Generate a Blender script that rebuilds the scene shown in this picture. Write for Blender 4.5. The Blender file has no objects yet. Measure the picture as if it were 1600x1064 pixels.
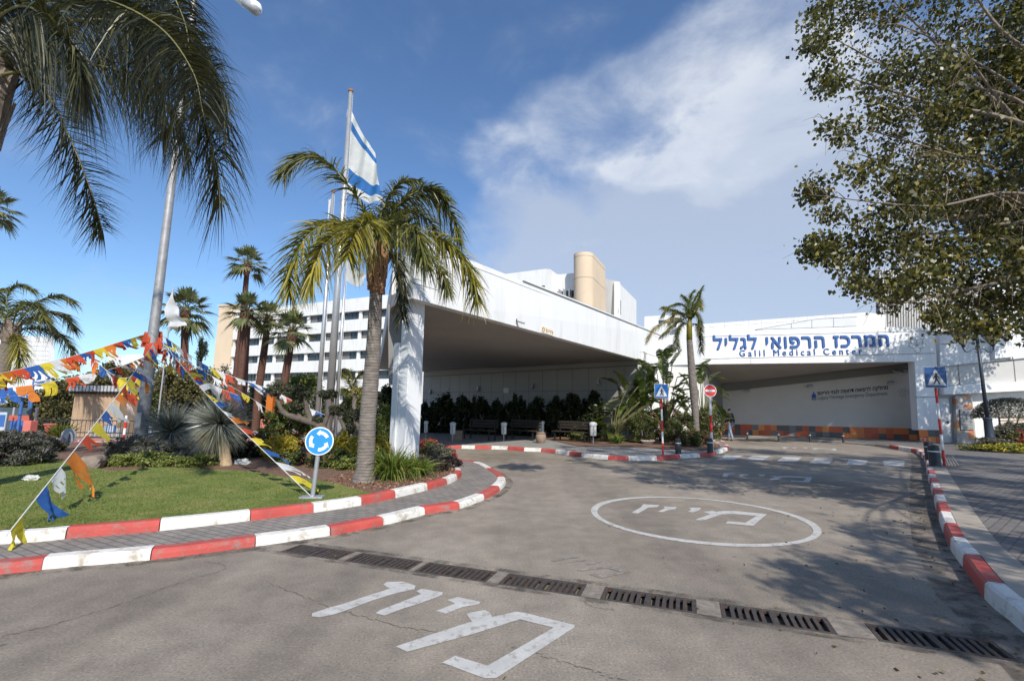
import bpy, bmesh, math, random
from mathutils import Vector, Matrix, Euler, noise
R = random.Random(7)
PI = math.pi
sc = bpy.context.scene
COL = sc.collection
def rad(d): return math.radians(d)

# ---------------------------------------------------------------- camera model
FPX = 735.0            # focal length in pixels of the 1600 px wide photograph
PITCH = rad(8.2); ROLL = 0.0131; EYE = 1.6
_F = Vector((0, math.cos(PITCH), math.sin(PITCH)))
_U0 = Vector((0, -math.sin(PITCH), math.cos(PITCH))); _R0 = Vector((1, 0, 0))
_RT = math.cos(ROLL) * _R0 + math.sin(ROLL) * _U0
_UP = math.cos(ROLL) * _U0 - math.sin(ROLL) * _R0
def ray(px, py):
    return _F * FPX + _RT * (px - 800.0) + _UP * (532.0 - py)
def A(px, py, Y):                       # survey: the place at distance Y ahead seen at this spot
    d = ray(px, py); t = Y / d.y
    return Vector((d.x * t, Y, EYE + d.z * t))
def H(px, py, h):                       # survey: the place at height h
    d = ray(px, py); t = (h - EYE) / d.z
    return Vector((d.x * t, d.y * t, h))
def G(px, py, h=0.0): return H(px, py, h)
import numpy as np
NR = np.random.default_rng(11)
# ---------------------------------------------------------------- mesh builders
class MB:
    """collects shapes and links them as ONE mesh object"""
    def __init__(s): s.v = []; s.f = []; s.m = []
    def add(s, vs, fs, mi=0):
        o = len(s.v); s.v += [tuple(v) for v in vs]
        for f in fs: s.f.append([o + i for i in f]); s.m.append(mi)
    def quad(s, a, b, c, d, mi=0): s.add([a, b, c, d], [(0, 1, 2, 3)], mi)
    def hexa(s, p, mi=0):          # 8 corners: bottom loop 0-3, top loop 4-7
        s.add(p, [(3, 2, 1, 0), (4, 5, 6, 7), (0, 1, 5, 4), (1, 2, 6, 5), (2, 3, 7, 6), (3, 0, 4, 7)], mi)
    def box(s, c, d, rz=0.0, mi=0, M=None):
        x, y, z = d[0] / 2, d[1] / 2, d[2] / 2
        p = [Vector(q) for q in ((-x, -y, -z), (x, -y, -z), (x, y, -z), (-x, y, -z), (-x, -y, z), (x, -y, z), (x, y, z), (-x, y, z))]
        m = Matrix.Translation(c) @ (M if M is not None else Matrix.Rotation(rz, 4, 'Z'))
        s.hexa([m @ q for q in p], mi)
    def prism(s, poly, z0, z1, mi=0):
        n = len(poly); lo = [(p[0], p[1], z0) for p in poly]; hi = [(p[0], p[1], z1) for p in poly]
        s.add(lo + hi, [tuple(range(n - 1, -1, -1)), tuple(range(n, 2 * n))] + [(i, (i + 1) % n, n + (i + 1) % n, n + i) for i in range(n)], mi)
    def slab(s, pts, off, mi=0):   # any planar polygon pushed along a vector
        n = len(pts); lo = [Vector(p) for p in pts]; hi = [p + Vector(off) for p in lo]
        s.add(lo + hi, [tuple(range(n - 1, -1, -1)), tuple(range(n, 2 * n))] + [(i, (i + 1) % n, n + (i + 1) % n, n + i) for i in range(n)], mi)
    def tube(s, pts, rs, n=8, mi=0, cap=True):
        pts = [Vector(p) for p in pts]
        if not hasattr(rs, '__len__'): rs = [rs] * len(pts)
        o = len(s.v); ref = None
        for i, p in enumerate(pts):
            t = (pts[min(i + 1, len(pts) - 1)] - pts[max(i - 1, 0)])
            t = t.normalized() if t.length > 1e-9 else Vector((0, 0, 1))
            if ref is None: ref = Vector((1, 0, 0)) if abs(t.x) < .9 else Vector((0, 1, 0))
            a = (ref - t * ref.dot(t)).normalized(); b = t.cross(a); ref = a
            for k in range(n):
                th = 2 * PI * k / n
                s.v.append(tuple(p + (a * math.cos(th) + b * math.sin(th)) * rs[i]))
        for i in range(len(pts) - 1):
            for k in range(n):
                s.f.append([o + i * n + k, o + i * n + (k + 1) % n, o + (i + 1) * n + (k + 1) % n, o + (i + 1) * n + k]); s.m.append(mi)
        if cap:
            s.f.append([o + k for k in range(n - 1, -1, -1)]); s.m.append(mi)
            e = o + (len(pts) - 1) * n; s.f.append([e + k for k in range(n)]); s.m.append(mi)
    def lathe(s, prof, n=16, c=(0, 0, 0), mi=0):
        o = len(s.v)
        for r, z in prof:
            for k in range(n):
                th = 2 * PI * k / n; s.v.append((c[0] + r * math.cos(th), c[1] + r * math.sin(th), c[2] + z))
        for i in range(len(prof) - 1):
            for k in range(n):
                s.f.append([o + i * n + k, o + i * n + (k + 1) % n, o + (i + 1) * n + (k + 1) % n, o + (i + 1) * n + k]); s.m.append(mi)
        s.f.append([o + k for k in range(n - 1, -1, -1)]); s.m.append(mi)
        e = o + (len(prof) - 1) * n; s.f.append([e + k for k in range(n)]); s.m.append(mi)
    def fill(s, outer, z, holes=(), mi=0):   # flat sheet from an outline (concave is fine) with holes
        from mathutils.geometry import tessellate_polygon
        loops = [[Vector((p[0], p[1], 0)) for p in l] for l in [outer] + list(holes)]
        flat = [p for l in loops for p in l]; tris = tessellate_polygon(loops)
        out = []
        for t in tris:
            a, b, c = (flat[i] for i in t)
            ar = (b.x - a.x) * (c.y - a.y) - (b.y - a.y) * (c.x - a.x)
            if abs(ar) < 1e-9: continue
            out.append(t if ar > 0 else (t[0], t[2], t[1]))
        s.add([(p.x, p.y, z) for p in flat], out, mi)
    def build(s, name, mats, parent=None, smooth=False, bevel=0.0, loc=None):
        me = bpy.data.meshes.new(name)
        me.from_pydata([(tuple(v)) for v in s.v], [], s.f)
        ms = mats if isinstance(mats, (list, tuple)) else [mats]
        for m in ms: me.materials.append(m)
        me.polygons.foreach_set('material_index', s.m)
        if smooth: me.polygons.foreach_set('use_smooth', [True] * len(me.polygons))
        me.update()
        return link(name, me, parent, bevel)
def link(name, me, parent=None, bevel=0.0):
    o = bpy.data.objects.new(name, me); COL.objects.link(o)
    if parent is not None: o.parent = parent
    if bevel:
        b = o.modifiers.new('bevel', 'BEVEL'); b.width = bevel; b.segments = 2; b.limit_method = 'ANGLE'; b.angle_limit = rad(40)
    return o
def smooth_by_angle(o, deg=35):
    me = o.data; me.polygons.foreach_set('use_smooth', [True] * len(me.polygons))
    try: me.set_sharp_from_angle(angle=rad(deg))
    except Exception: pass
    return o
class NB:
    """numpy collector of four-sided leaves and blades"""
    def __init__(s): s.V = []; s.Q = []; s.M = []; s.n = 0
    def add(s, V, Q, mi=0):
        V = np.asarray(V, float).reshape(-1, 3); Q = np.asarray(Q, int)
        s.V.append(V); s.Q.append(Q + s.n); s.M.append(np.full(len(Q), mi)); s.n += len(V)
    def build(s, name, mats, parent=None, smooth=False):
        V = np.concatenate(s.V); Q = np.concatenate(s.Q); M = np.concatenate(s.M)
        me = bpy.data.meshes.new(name)
        me.vertices.add(len(V)); me.vertices.foreach_set('co', V.astype(np.float32).ravel())
        me.loops.add(len(Q) * 4); me.loops.foreach_set('vertex_index', Q.astype(np.int32).ravel())
        me.polygons.add(len(Q)); me.polygons.foreach_set('loop_start', (np.arange(len(Q)) * 4).astype(np.int32))
        me.polygons.foreach_set('loop_total', np.full(len(Q), 4, np.int32))
        for m in (mats if isinstance(mats, (list, tuple)) else [mats]): me.materials.append(m)
        me.polygons.foreach_set('material_index', M.astype(np.int32))
        if smooth: me.polygons.foreach_set('use_smooth', np.ones(len(Q), bool))
        me.update(calc_edges=True); me.validate()
        return link(name, me, parent)
def nrm(a): return a / np.maximum(np.linalg.norm(a, axis=-1, keepdims=True), 1e-9)
def rdir(n): return nrm(NR.normal(size=(n, 3)))
def leaves(nb, C, L, W, D=None, fold=.25, mi=0):
    """one folded pointed leaf at each centre"""
    C = np.asarray(C, float); n = len(C)
    D = rdir(n) if D is None else nrm(D)
    S = nrm(np.cross(D, rdir(n))); N = np.cross(D, S)
    L = np.broadcast_to(L, n)[:, None] * NR.uniform(.7, 1.25, (n, 1)); W = np.broadcast_to(W, n)[:, None] * NR.uniform(.75, 1.2, (n, 1))
    a = C - D * L * .5; b = C - D * L * .08 + S * W * .5 + N * W * fold; c = C + D * L * .5; d = C - D * L * .08 - S * W * .5 + N * W * fold
    V = np.stack([a, b, c, d], 1); nb.add(V, np.arange(4 * n).reshape(n, 4), mi)
def blades(nb, P, D, L, W, droop, seg=3, S=None, mi=0, tipw=.12):
    """tapering blades that bend down with their own weight"""
    P = np.asarray(P, float); n = len(P); D = nrm(np.asarray(D, float))
    L = np.broadcast_to(L, n)[:, None]; W = np.broadcast_to(W, n)[:, None]; droop = np.broadcast_to(droop, n)[:, None]
    if S is None: S = nrm(np.cross(D, rdir(n)))
    vs = []
    for i in range(seg + 1):
        t = i / seg; p = P + D * L * t; p = p + np.array([0, 0, -1.]) * droop * L * t * t
        w = W * (.55 + .45 * math.sin(PI * min(1, t * 1.3 + .15))) * (1 - t ** 2.2 * (1 - tipw)) * .5
        vs += [p - S * w, p + S * w]
    V = np.stack(vs, 1); k = 2 * (seg + 1)
    q = np.array([[2 * i, 2 * i + 1, 2 * i + 3, 2 * i + 2] for i in range(seg)])
    Q = (np.arange(n)[:, None, None] * k + q[None]).reshape(-1, 4)
    nb.add(V, Q, mi)
def curve_pts(ctrl, n):                # Catmull-Rom through the control points
    c = [Vector(p) for p in ctrl]; c = [c[0] * 2 - c[1]] + c + [c[-1] * 2 - c[-2]]
    out = []; m = len(c) - 3
    for i in range(n):
        u = i / (n - 1) * m; k = min(int(u), m - 1); t = u - k
        p0, p1, p2, p3 = c[k:k + 4]
        out.append(.5 * ((2 * p1) + (p2 - p0) * t + (2 * p0 - 5 * p1 + 4 * p2 - p3) * t * t + (3 * p1 - p0 - 3 * p2 + p3) * t ** 3))
    return out
# ---------------------------------------------------------------- things and copies
def tag(o, label=None, cat=None, group=None, kind=None):
    if label: o['label'] = label
    if cat: o['category'] = cat
    if group: o['group'] = group
    if kind: o['kind'] = kind
    return o
def thing(name, label, cat, loc=(0, 0, 0), rz=0.0, group=None):
    o = bpy.data.objects.new(name, None); COL.objects.link(o); o.empty_display_size = .2
    o.location = loc; o.rotation_euler = (0, 0, rz)
    return tag(o, label, cat, group)
def dup(root, loc, rz, label, group=None, scale=None):
    r = root.copy(); COL.objects.link(r); r.location = loc; r.rotation_euler = (0, 0, rz); r['label'] = label
    if scale is not None: r.scale = (scale,) * 3 if not hasattr(scale, '__len__') else scale
    if group: r['group'] = group
    for ch in list(root.children):
        c = ch.copy(); COL.objects.link(c); c.parent = r
        for g in list(ch.children):
            d = g.copy(); COL.objects.link(d); d.parent = c
    return r
def struct(o): o['kind'] = 'structure'; return o
# ---------------------------------------------------------------- materials
def _m(name):
    m = bpy.data.materials.new(name); m.use_nodes = True; nt = m.node_tree
    return m, nt, nt.nodes['Principled BSDF']
def _n(nt, t, **k):
    n = nt.nodes.new(t)
    for a, b in k.items():
        if a.startswith('i_'): n.inputs[int(a[2:]) if a[2:].isdigit() else a[2:]].default_value = b
        else: setattr(n, a, b)
    return n
def ramp(nt, src, stops, interp='LINEAR'):
    r = _n(nt, 'ShaderNodeValToRGB'); e = r.color_ramp; e.interpolation = interp
    while len(e.elements) < len(stops): e.elements.new(.5)
    for el, (p, c) in zip(e.elements, stops):
        el.position = p; el.color = c if len(c) == 4 else (*c, 1)
    nt.links.new(src, r.inputs[0]); return r.outputs[0]
def noise_tex(nt, scale, detail=4, rough=.55, dist=0.0, vec=None):
    t = _n(nt, 'ShaderNodeTexNoise'); t.inputs['Scale'].default_value = scale; t.inputs['Detail'].default_value = detail
    t.inputs['Roughness'].default_value = rough; t.inputs['Distortion'].default_value = dist
    if vec is None: vec = _n(nt, 'ShaderNodeTexCoord').outputs['Object']
    nt.links.new(vec, t.inputs['Vector']); return t.outputs[0]
def mix(nt, fac, a, b, mode='MIX'):
    x = _n(nt, 'ShaderNodeMix', data_type='RGBA', blend_type=mode)
    for s, i in ((fac, 0), (a, 6), (b, 7)):
        if hasattr(s, 'is_linked') or hasattr(s, 'links'): nt.links.new(s, x.inputs[i])
        else: x.inputs[i].default_value = s if i == 0 else ((*s, 1) if len(s) == 3 else s)
    return x.outputs[2]
def bump(nt, b, src, strength=.3, dist=.02):
    n = _n(nt, 'ShaderNodeBump'); n.inputs['Strength'].default_value = strength; n.inputs['Distance'].default_value = dist
    nt.links.new(src, n.inputs['Height']); nt.links.new(n.outputs[0], b.inputs['Normal'])
def sc3(c, k): return tuple(min(1, x * k) for x in c)
def mat(name, col, rough=.6, var=.15, scale=3.0, fine=0, metal=0.0, bmp=0.0, dirt=None, dirt_amt=.5, spec=.4):
    """painted or plain surface with mottling, an optional wear colour and a little relief"""
    m, nt, b = _m(name)
    f = noise_tex(nt, scale, 5, .6)
    c = ramp(nt, f, [(.3, sc3(col, 1 - var)), (.7, sc3(col, 1 + var))])
    if dirt:
        d = noise_tex(nt, scale * 2.3, 8, .7, .4)
        k = ramp(nt, d, [(.56 - .12 * dirt_amt, (0, 0, 0)), (.70 - .1 * dirt_amt, (1, 1, 1))])
        c = mix(nt, k, c, dirt)
    nt.links.new(c, b.inputs['Base Color'])
    b.inputs['Roughness'].default_value = rough; b.inputs['Metallic'].default_value = metal
    b.inputs['Specular IOR Level'].default_value = spec
    if bmp: bump(nt, b, noise_tex(nt, fine or scale * 12, 6, .6), bmp)
    return m
def leafmat(name, stops, rough=.5, trans=.25, spec=.35):
    """foliage: every leaf its own tint"""
    m, nt, b = _m(name)
    g = _n(nt, 'ShaderNodeNewGeometry')
    c = ramp(nt, g.outputs['Random Per Island'], stops)
    f = noise_tex(nt, 1.3, 3)
    c = mix(nt, ramp(nt, f, [(.35, (.72, .72, .72)), (.65, (1.2, 1.2, 1.2))]), (0, 0, 0), c, 'MIX') if False else mix(nt, 1.0, c, ramp(nt, f, [(.3, (.75, .75, .75)), (.7, (1, 1, 1))]), 'MULTIPLY')
    nt.links.new(c, b.inputs['Base Color']); b.inputs['Roughness'].default_value = rough
    b.inputs['Specular IOR Level'].default_value = spec
    if trans:
        tr = _n(nt, 'ShaderNodeBsdfTranslucent'); mx = _n(nt, 'ShaderNodeMixShader'); mx.inputs[0].default_value = trans
        nt.links.new(mix(nt, 1.0, c, (1.25, 1.2, .6), 'MULTIPLY'), tr.inputs[0])
        nt.links.new(b.outputs[0], mx.inputs[1]); nt.links.new(tr.outputs[0], mx.inputs[2])
        nt.links.new(mx.outputs[0], nt.nodes['Material Output'].inputs[0])
    return m
def text_mesh(body, width, height, depth=0.02, bold=0.0, space=1.0):
    """lettering as verts/faces, fitted to width x height, lying in the XY plane"""
    cu = bpy.data.curves.new('lettering', 'FONT'); cu.body = body; cu.size = 1; cu.extrude = .01; cu.offset = bold; cu.space_character = space
    cu.resolution_u = 4
    o = bpy.data.objects.new('lettering', cu); COL.objects.link(o); dg = bpy.context.evaluated_depsgraph_get(); dg.update()
    me = bpy.data.meshes.new_from_object(o.evaluated_get(dg)); vs = [v.co.copy() for v in me.vertices]; fs = [tuple(p.vertices) for p in me.polygons]
    bpy.data.objects.remove(o); bpy.data.curves.remove(cu); bpy.data.meshes.remove(me)
    x0 = min(v.x for v in vs); x1 = max(v.x for v in vs); y0 = min(v.y for v in vs); y1 = max(v.y for v in vs)
    out = [Vector(((v.x - x0) / (x1 - x0) * width, (v.y - y0) / (y1 - y0) * height, depth if v.z > 0 else 0)) for v in vs]
    return out, fs
def fatten(vs, fs, dx, dz):
    """heavier letters: copies nudged sideways and up, each a hair shallower than the last"""
    V, Fc = [], []
    for i, (a, b) in enumerate(((0, 0), (1, 0), (-1, 0), (0, 1), (0, -1), (.7, .7), (-.7, .7), (.7, -.7), (-.7, -.7))):
        o = len(V); V += [Vector((v.x + a * dx, v.y + b * dz, v.z - .0016 * i if v.z > 0 else 0)) for v in vs]; Fc += [tuple(k + o for k in f) for f in fs]
    return V, Fc
def rtl(s): return s[::-1]
def on_plane(px, py, P0, P1):            # the spot on the upright plane through P0 and P1
    d = ray(px, py); u = Vector((P1.x - P0.x, P1.y - P0.y, 0)).normalized(); n = Vector((u.y, -u.x, 0))
    t = (Vector((P0.x, P0.y, 0)) - Vector((0, 0, 0))).dot(n) / Vector((d.x, d.y, 0)).dot(n)
    return Vector((d.x * t, d.y * t, EYE + d.z * t))
M = {}
def asphalt():
    m, nt, b = _m('asphalt'); co = _n(nt, 'ShaderNodeTexCoord').outputs['Object']
    big = noise_tex(nt, .35, 5, .6, .3, co); mid = noise_tex(nt, 3.0, 6, .65, 0, co); fine = noise_tex(nt, 55, 4, .75, 0, co)
    c = ramp(nt, big, [(.3, (.225, .190, .153)), (.55, (.31, .266, .217)), (.75, (.355, .308, .256))])
    c = mix(nt, 1.0, c, ramp(nt, mid, [(.3, (.78, .78, .79)), (.7, (1.14, 1.13, 1.11))]), 'MULTIPLY')
    c = mix(nt, 1.0, c, ramp(nt, fine, [(.28, (.42, .42, .43)), (.46, (.93, .93, .93)), (.58, (1.05, 1.04, 1.02)), (.72, (1.75, 1.72, 1.65))]), 'MULTIPLY')
    mp = _n(nt, 'ShaderNodeMapping'); mp.inputs['Rotation'].default_value = (0, 0, rad(36)); mp.inputs['Scale'].default_value = (.9, .10, 1); nt.links.new(co, mp.inputs[0])
    c = mix(nt, 1.0, c, ramp(nt, noise_tex(nt, 1.0, 5, .6, .3, mp.outputs[0]), [(.34, (.80, .80, .81)), (.6, (1.04, 1.04, 1.03))]), 'MULTIPLY')
    st = ramp(nt, noise_tex(nt, 1.1, 7, .72, .8, co), [(.62, (0, 0, 0)), (.78, (.5, .5, .5))])
    c = mix(nt, st, c, (.13, .12, .11))
    vo = _n(nt, 'ShaderNodeTexVoronoi', feature='F1'); vo.inputs['Scale'].default_value = 3.2; vo.inputs['Randomness'].default_value = 1
    nt.links.new(co, vo.inputs['Vector'])
    sp = ramp(nt, vo.outputs[0], [(.045, (1, 1, 1)), (.085, (0, 0, 0))])
    pk = ramp(nt, vo.outputs[1], [(.60, (0, 0, 0)), (.63, (.6, .6, .6))])
    k = _n(nt, 'ShaderNodeMath', operation='MULTIPLY'); nt.links.new(sp, k.inputs[0]); nt.links.new(pk, k.inputs[1])
    c = mix(nt, k.outputs[0], c, (.07, .065, .06))
    nt.links.new(c, b.inputs['Base Color']); b.inputs['Roughness'].default_value = .82; b.inputs['Specular IOR Level'].default_value = .25
    bump(nt, b, fine, .35, .006); return m
def pavers(name, c1, c2, mort, rot, bw=.2, rh=.1):
    m, nt, b = _m(name); co = _n(nt, 'ShaderNodeTexCoord').outputs['Object']
    mp = _n(nt, 'ShaderNodeMapping'); mp.inputs['Rotation'].default_value = (0, 0, rot); nt.links.new(co, mp.inputs[0])
    wv = mix(nt, .012, mp.outputs[0], noise_tex(nt, 1.2, 2, .5, 0, co), 'ADD')
    br = _n(nt, 'ShaderNodeTexBrick'); br.inputs['Scale'].default_value = 1; br.inputs['Brick Width'].default_value = bw; br.inputs['Row Height'].default_value = rh
    br.inputs['Mortar Size'].default_value = .009; br.inputs['Mortar Smooth'].default_value = .3; br.inputs['Bias'].default_value = 0
    br.inputs[1].default_value = (*c1, 1); br.inputs[2].default_value = (*c2, 1); br.inputs[3].default_value = (*mort, 1)
    nt.links.new(wv, br.inputs[0])
    c = mix(nt, 1.0, br.outputs[0], ramp(nt, noise_tex(nt, 2.0, 6, .65, .3), [(.3, (.72, .72, .72)), (.7, (1.1, 1.1, 1.1))]), 'MULTIPLY')
    c = mix(nt, 1.0, c, ramp(nt, noise_tex(nt, 90, 2, .6), [(.3, (.75, .75, .75)), (.7, (1.15, 1.15, 1.15))]), 'MULTIPLY')
    nt.links.new(c, b.inputs['Base Color']); b.inputs['Roughness'].default_value = .85
    iv = _n(nt, 'ShaderNodeMath', operation='SUBTRACT'); iv.inputs[0].default_value = 1; nt.links.new(br.outputs[1], iv.inputs[1])
    bump(nt, b, iv.outputs[0], .5, .006); return m
def tiles():
    """base course clad in squares of orange, red, brown and grey"""
    m, nt, b = _m('coloured_tiles'); co = _n(nt, 'ShaderNodeTexCoord').outputs['UV']
    sn = _n(nt, 'ShaderNodeVectorMath', operation='FLOOR'); nt.links.new(co, sn.inputs[0])
    w = _n(nt, 'ShaderNodeTexWhiteNoise', noise_dimensions='2D'); nt.links.new(sn.outputs[0], w.inputs['Vector'])
    c = ramp(nt, w.outputs[0], [(0, (.12, .11, .105)), (.2, (.62, .12, .04)), (.36, (.10, .085, .075)), (.46, (.72, .20, .05)), (.6, (.20, .19, .19)), (.70, (.55, .10, .04)), (.84, (.78, .27, .07)), (.95, (.30, .09, .06))], 'CONSTANT')
    nt.links.new(c, b.inputs['Base Color']); b.inputs['Roughness'].default_value = .4; return m
def grassmat():
    m, nt, b = _m('lawn_turf')
    c = ramp(nt, noise_tex(nt, 1.4, 6, .65, .5), [(.3, (.10, .14, .024)), (.5, (.175, .225, .04)), (.68, (.29, .255, .085)), (.8, (.36, .28, .12))])
    c = mix(nt, 1.0, c, ramp(nt, noise_tex(nt, 60, 4, .7), [(.3, (.5, .5, .5)), (.7, (1.3, 1.3, 1.3))]), 'MULTIPLY')
    nt.links.new(c, b.inputs['Base Color']); b.inputs['Roughness'].default_value = .9; bump(nt, b, noise_tex(nt, 90, 3), .6, .02); return m
def panelwhite(name, col, rough=.55):
    m, nt, b = _m(name); co = _n(nt, 'ShaderNodeTexCoord').outputs['Object']
    mp = _n(nt, 'ShaderNodeMapping'); mp.inputs['Scale'].default_value = (1, 1, .12); nt.links.new(co, mp.inputs[0])
    s = noise_tex(nt, 2.2, 7, .7, .2, mp.outputs[0])
    c = ramp(nt, s, [(.28, sc3(col, .80)), (.5, sc3(col, .97)), (.8, sc3(col, 1.03))])
    nt.links.new(c, b.inputs['Base Color']); b.inputs['Roughness'].default_value = rough; return m
def barkrings(name, c1, c2, scale=9):
    m, nt, b = _m(name); co = _n(nt, 'ShaderNodeTexCoord').outputs['Object']
    mp = _n(nt, 'ShaderNodeMapping'); mp.inputs['Scale'].default_value = (.35, .35, 1); nt.links.new(co, mp.inputs[0])
    w = _n(nt, 'ShaderNodeTexWave', wave_type='BANDS', bands_direction='Z'); w.inputs['Scale'].default_value = scale / 1.6; w.inputs['Distortion'].default_value = 4.5; w.inputs['Detail'].default_value = 4
    w.inputs['Detail Scale'].default_value = 2
    nt.links.new(mp.outputs[0], w.inputs[0])
    n = noise_tex(nt, 14, 7, .7, .3, mp.outputs[0])
    c = mix(nt, 1.0, ramp(nt, n, [(.3, c2), (.65, c1)]), ramp(nt, w.outputs[0], [(.05, (.6, .58, .55)), (.4, (1, 1, 1))]), 'MULTIPLY')
    nt.links.new(c, b.inputs['Base Color']); b.inputs['Roughness'].default_value = .9; bump(nt, b, n, .7, .03); return m
M['asphalt'] = asphalt()
M['paver_left'] = pavers('grey_pavers', (.23, .205, .18), (.30, .265, .23), (.13, .115, .10), rad(28))
M['paver_right'] = pavers('dark_pavers', (.165, .15, .14), (.21, .19, .175), (.115, .105, .10), rad(-38))
M['paver_far'] = pavers('far_pavers', (.32, .30, .28), (.37, .345, .31), (.22, .2, .18), rad(10))
M['tiles'] = tiles(); M['turf'] = grassmat()
M['soil'] = mat('mulch_soil', (.16, .09, .058), .95, .35, 9, 60, bmp=.8, dirt=(.27, .165, .11), dirt_amt=.6)
M['ground'] = mat('dry_ground', (.17, .14, .09), .95, .25, .2)
M['kerb_red'] = mat('red_kerb_paint', (.47, .075, .06), .65, .16, 3, 40, bmp=.3, dirt=(.26, .17, .145), dirt_amt=.32)
M['kerb_white'] = mat('white_kerb_paint', (.72, .69, .635), .65, .09, 3, 40, bmp=.3, dirt=(.42, .36, .29), dirt_amt=.45)
M['concrete'] = mat('concrete', (.38, .35, .31), .85, .15, 5, 60, bmp=.4)
M['concrete_strip'] = mat('beige_concrete_edging', (.36, .31, .255), .85, .15, 4, 60, bmp=.4)
M['road_paint'] = mat('worn_road_paint', (.50, .485, .455), .75, .12, 6, 90, bmp=.3, dirt=(.27, .24, .205), dirt_amt=.32)
M['road_paint_old'] = mat('faded_road_paint', (.30, .28, .25), .8, .1, 6, dirt=(.20, .17, .14), dirt_amt=1.6)
M['yellow_line'] = mat('faded_yellow_paint', (.36, .30, .13), .8, .15, 4, dirt=(.27, .24, .2), dirt_amt=1.0)
M['red_road'] = mat('red_road_paint', (.58, .17, .13), .75, .1, 2, dirt=(.4, .2, .17), dirt_amt=.3)
M['crack'] = mat('crack_dark', (.12, .105, .09), .95, .3, 20)
M['iron'] = mat('cast_iron', (.06, .054, .05), .65, .25, 12, 80, metal=.2, bmp=.4, dirt=(.15, .07, .04), dirt_amt=.45)
M['iron_dark'] = mat('dark_iron', (.06, .058, .06), .5, .2, 12, 80, metal=.4, bmp=.3)
M['pit'] = mat('pit_black', (.012, .011, .010), .95, .2, 6)
M['white'] = panelwhite('white_cladding', (.80, .80, .79))
M['white2'] = panelwhite('white_render', (.78, .77, .74), .8)
M['pillar'] = panelwhite('white_painted_column', (.74, .75, .76), .6)
M['returnwall'] = mat('shaded_return_wall', (.23, .22, .21), .7, .08, .8)  # dark grey puts the shade beside the column into the wall colour
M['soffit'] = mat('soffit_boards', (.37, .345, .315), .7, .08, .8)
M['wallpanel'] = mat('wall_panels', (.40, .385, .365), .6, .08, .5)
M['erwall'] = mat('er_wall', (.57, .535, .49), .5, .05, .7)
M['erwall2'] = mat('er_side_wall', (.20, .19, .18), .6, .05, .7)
M['erbeam'] = mat('dark_beam', (.17, .165, .15), .6, .08, 1)
M['greypanel'] = mat('grey_cladding', (.52, .505, .48), .5, .06, .6, metal=0)
M['ltpanel'] = mat('light_grey_cladding', (.66, .67, .68), .4, .05, .6)
M['joint'] = mat('joint_grey', (.22, .21, .20), .8, .1, 3)
M['joint_light'] = mat('seam_grey', (.50, .50, .49), .8, .1, 3)
M['beige'] = mat('beige_render', (.66, .52, .37), .85, .08, .25, 12, bmp=.15)
M['glass'] = mat('window_glass', (.035, .045, .055), .08, .2, .4, spec=.8)
M['blind'] = mat('window_blinds', (.17, .17, .165), .6, .3, .8)
M['frame'] = mat('window_frame_grey', (.38, .39, .40), .4, .05, 2)
M['collar'] = mat('worn_collar_concrete', (.235, .20, .165), .9, .25, 8, 60, bmp=.4, dirt=(.15, .13, .11))
M['rail_dark'] = mat('dark_railing', (.03, .04, .06), .5, .1, 5)
M['mast_paint'] = mat('dark_mast_paint', (.11, .12, .135), .6, .3, 4, 50, dirt=(.2, .2, .2))
M['louvre'] = mat('dark_louvre', (.14, .14, .145), .5, .1, 3)
M['blue_letter'] = mat('blue_letters', (.045, .12, .34), .35, .05, 2)
M['black_letter'] = mat('black_letters', (.03, .03, .03), .5, .05, 2)
M['grey_letter'] = mat('grey_letters', (.20, .20, .195), .5, .05, 2)
M['logo_blue'] = mat('logo_blue', (.03, .12, .45), .4, .1, 8)
M['logo_grey'] = mat('logo_grey', (.33, .35, .37), .5, .05, 2)
M['plate'] = mat('cream_plate', (.78, .71, .58), .5, .06, 4)
M['brown_letter'] = mat('brown_letters', (.32, .16, .04), .5, .1, 4)
M['steel'] = mat('galvanised_steel', (.42, .43, .44), .45, .14, 9, 60, metal=.55)
M['lampsteel'] = mat('weathered_lamp_steel', (.36, .35, .345), .5, .16, 6, 50, metal=.35)
M['flagpole'] = mat('aluminium_pole', (.52, .52, .52), .35, .08, 4, metal=.6)
M['sign_blue'] = mat('sign_blue', (.03, .27, .86), .35, .03, 3)
M['sign_blue_shade'] = mat('shaded_sign_blue', (.018, .07, .22), .4, .05, 4)  # sign blue with the shade painted into it
M['sign_white'] = mat('sign_white', (.82, .82, .82), .4, .03, 3)
M['sign_black'] = mat('sign_black', (.02, .02, .022), .5, .03, 3)
M['sign_red'] = mat('sign_red', (.62, .05, .055), .4, .05, 4)
M['pole_red'] = mat('pole_red', (.52, .035, .03), .45, .1, 6)
M['pole_white'] = mat('pole_white', (.75, .74, .72), .45, .06, 6)
M['sign_back'] = mat('sign_back_grey', (.30, .31, .33), .5, .08, 4, metal=.3)
M['bollard'] = mat('black_bollard', (.028, .03, .034), .45, .15, 6)
M['lamp_black'] = mat('lamp_dark_blue', (.035, .045, .065), .4, .15, 6)
M['lamp_glass'] = mat('yellowed_lamp_glass', (.42, .36, .18), .25, .15, 5)
M['bin_white'] = mat('bin_white', (.66, .66, .64), .5, .08, 5)
M['wood'] = mat('bench_wood', (.045, .034, .025), .7, .25, 8)
M['clay'] = mat('clay_pot', (.27, .19, .14), .8, .15, 5)
M['shed'] = mat('tan_sheet', (.44, .31, .20), .7, .1, 3)
M['shedroof'] = mat('zinc_sheet', (.55, .56, .56), .4, .12, 4, metal=.3)
M['board_blue'] = mat('board_blue', (.045, .14, .40), .4, .12, 2)
M['board_dark'] = mat('board_dark', (.06, .09, .11), .4, .2, 2)
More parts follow.
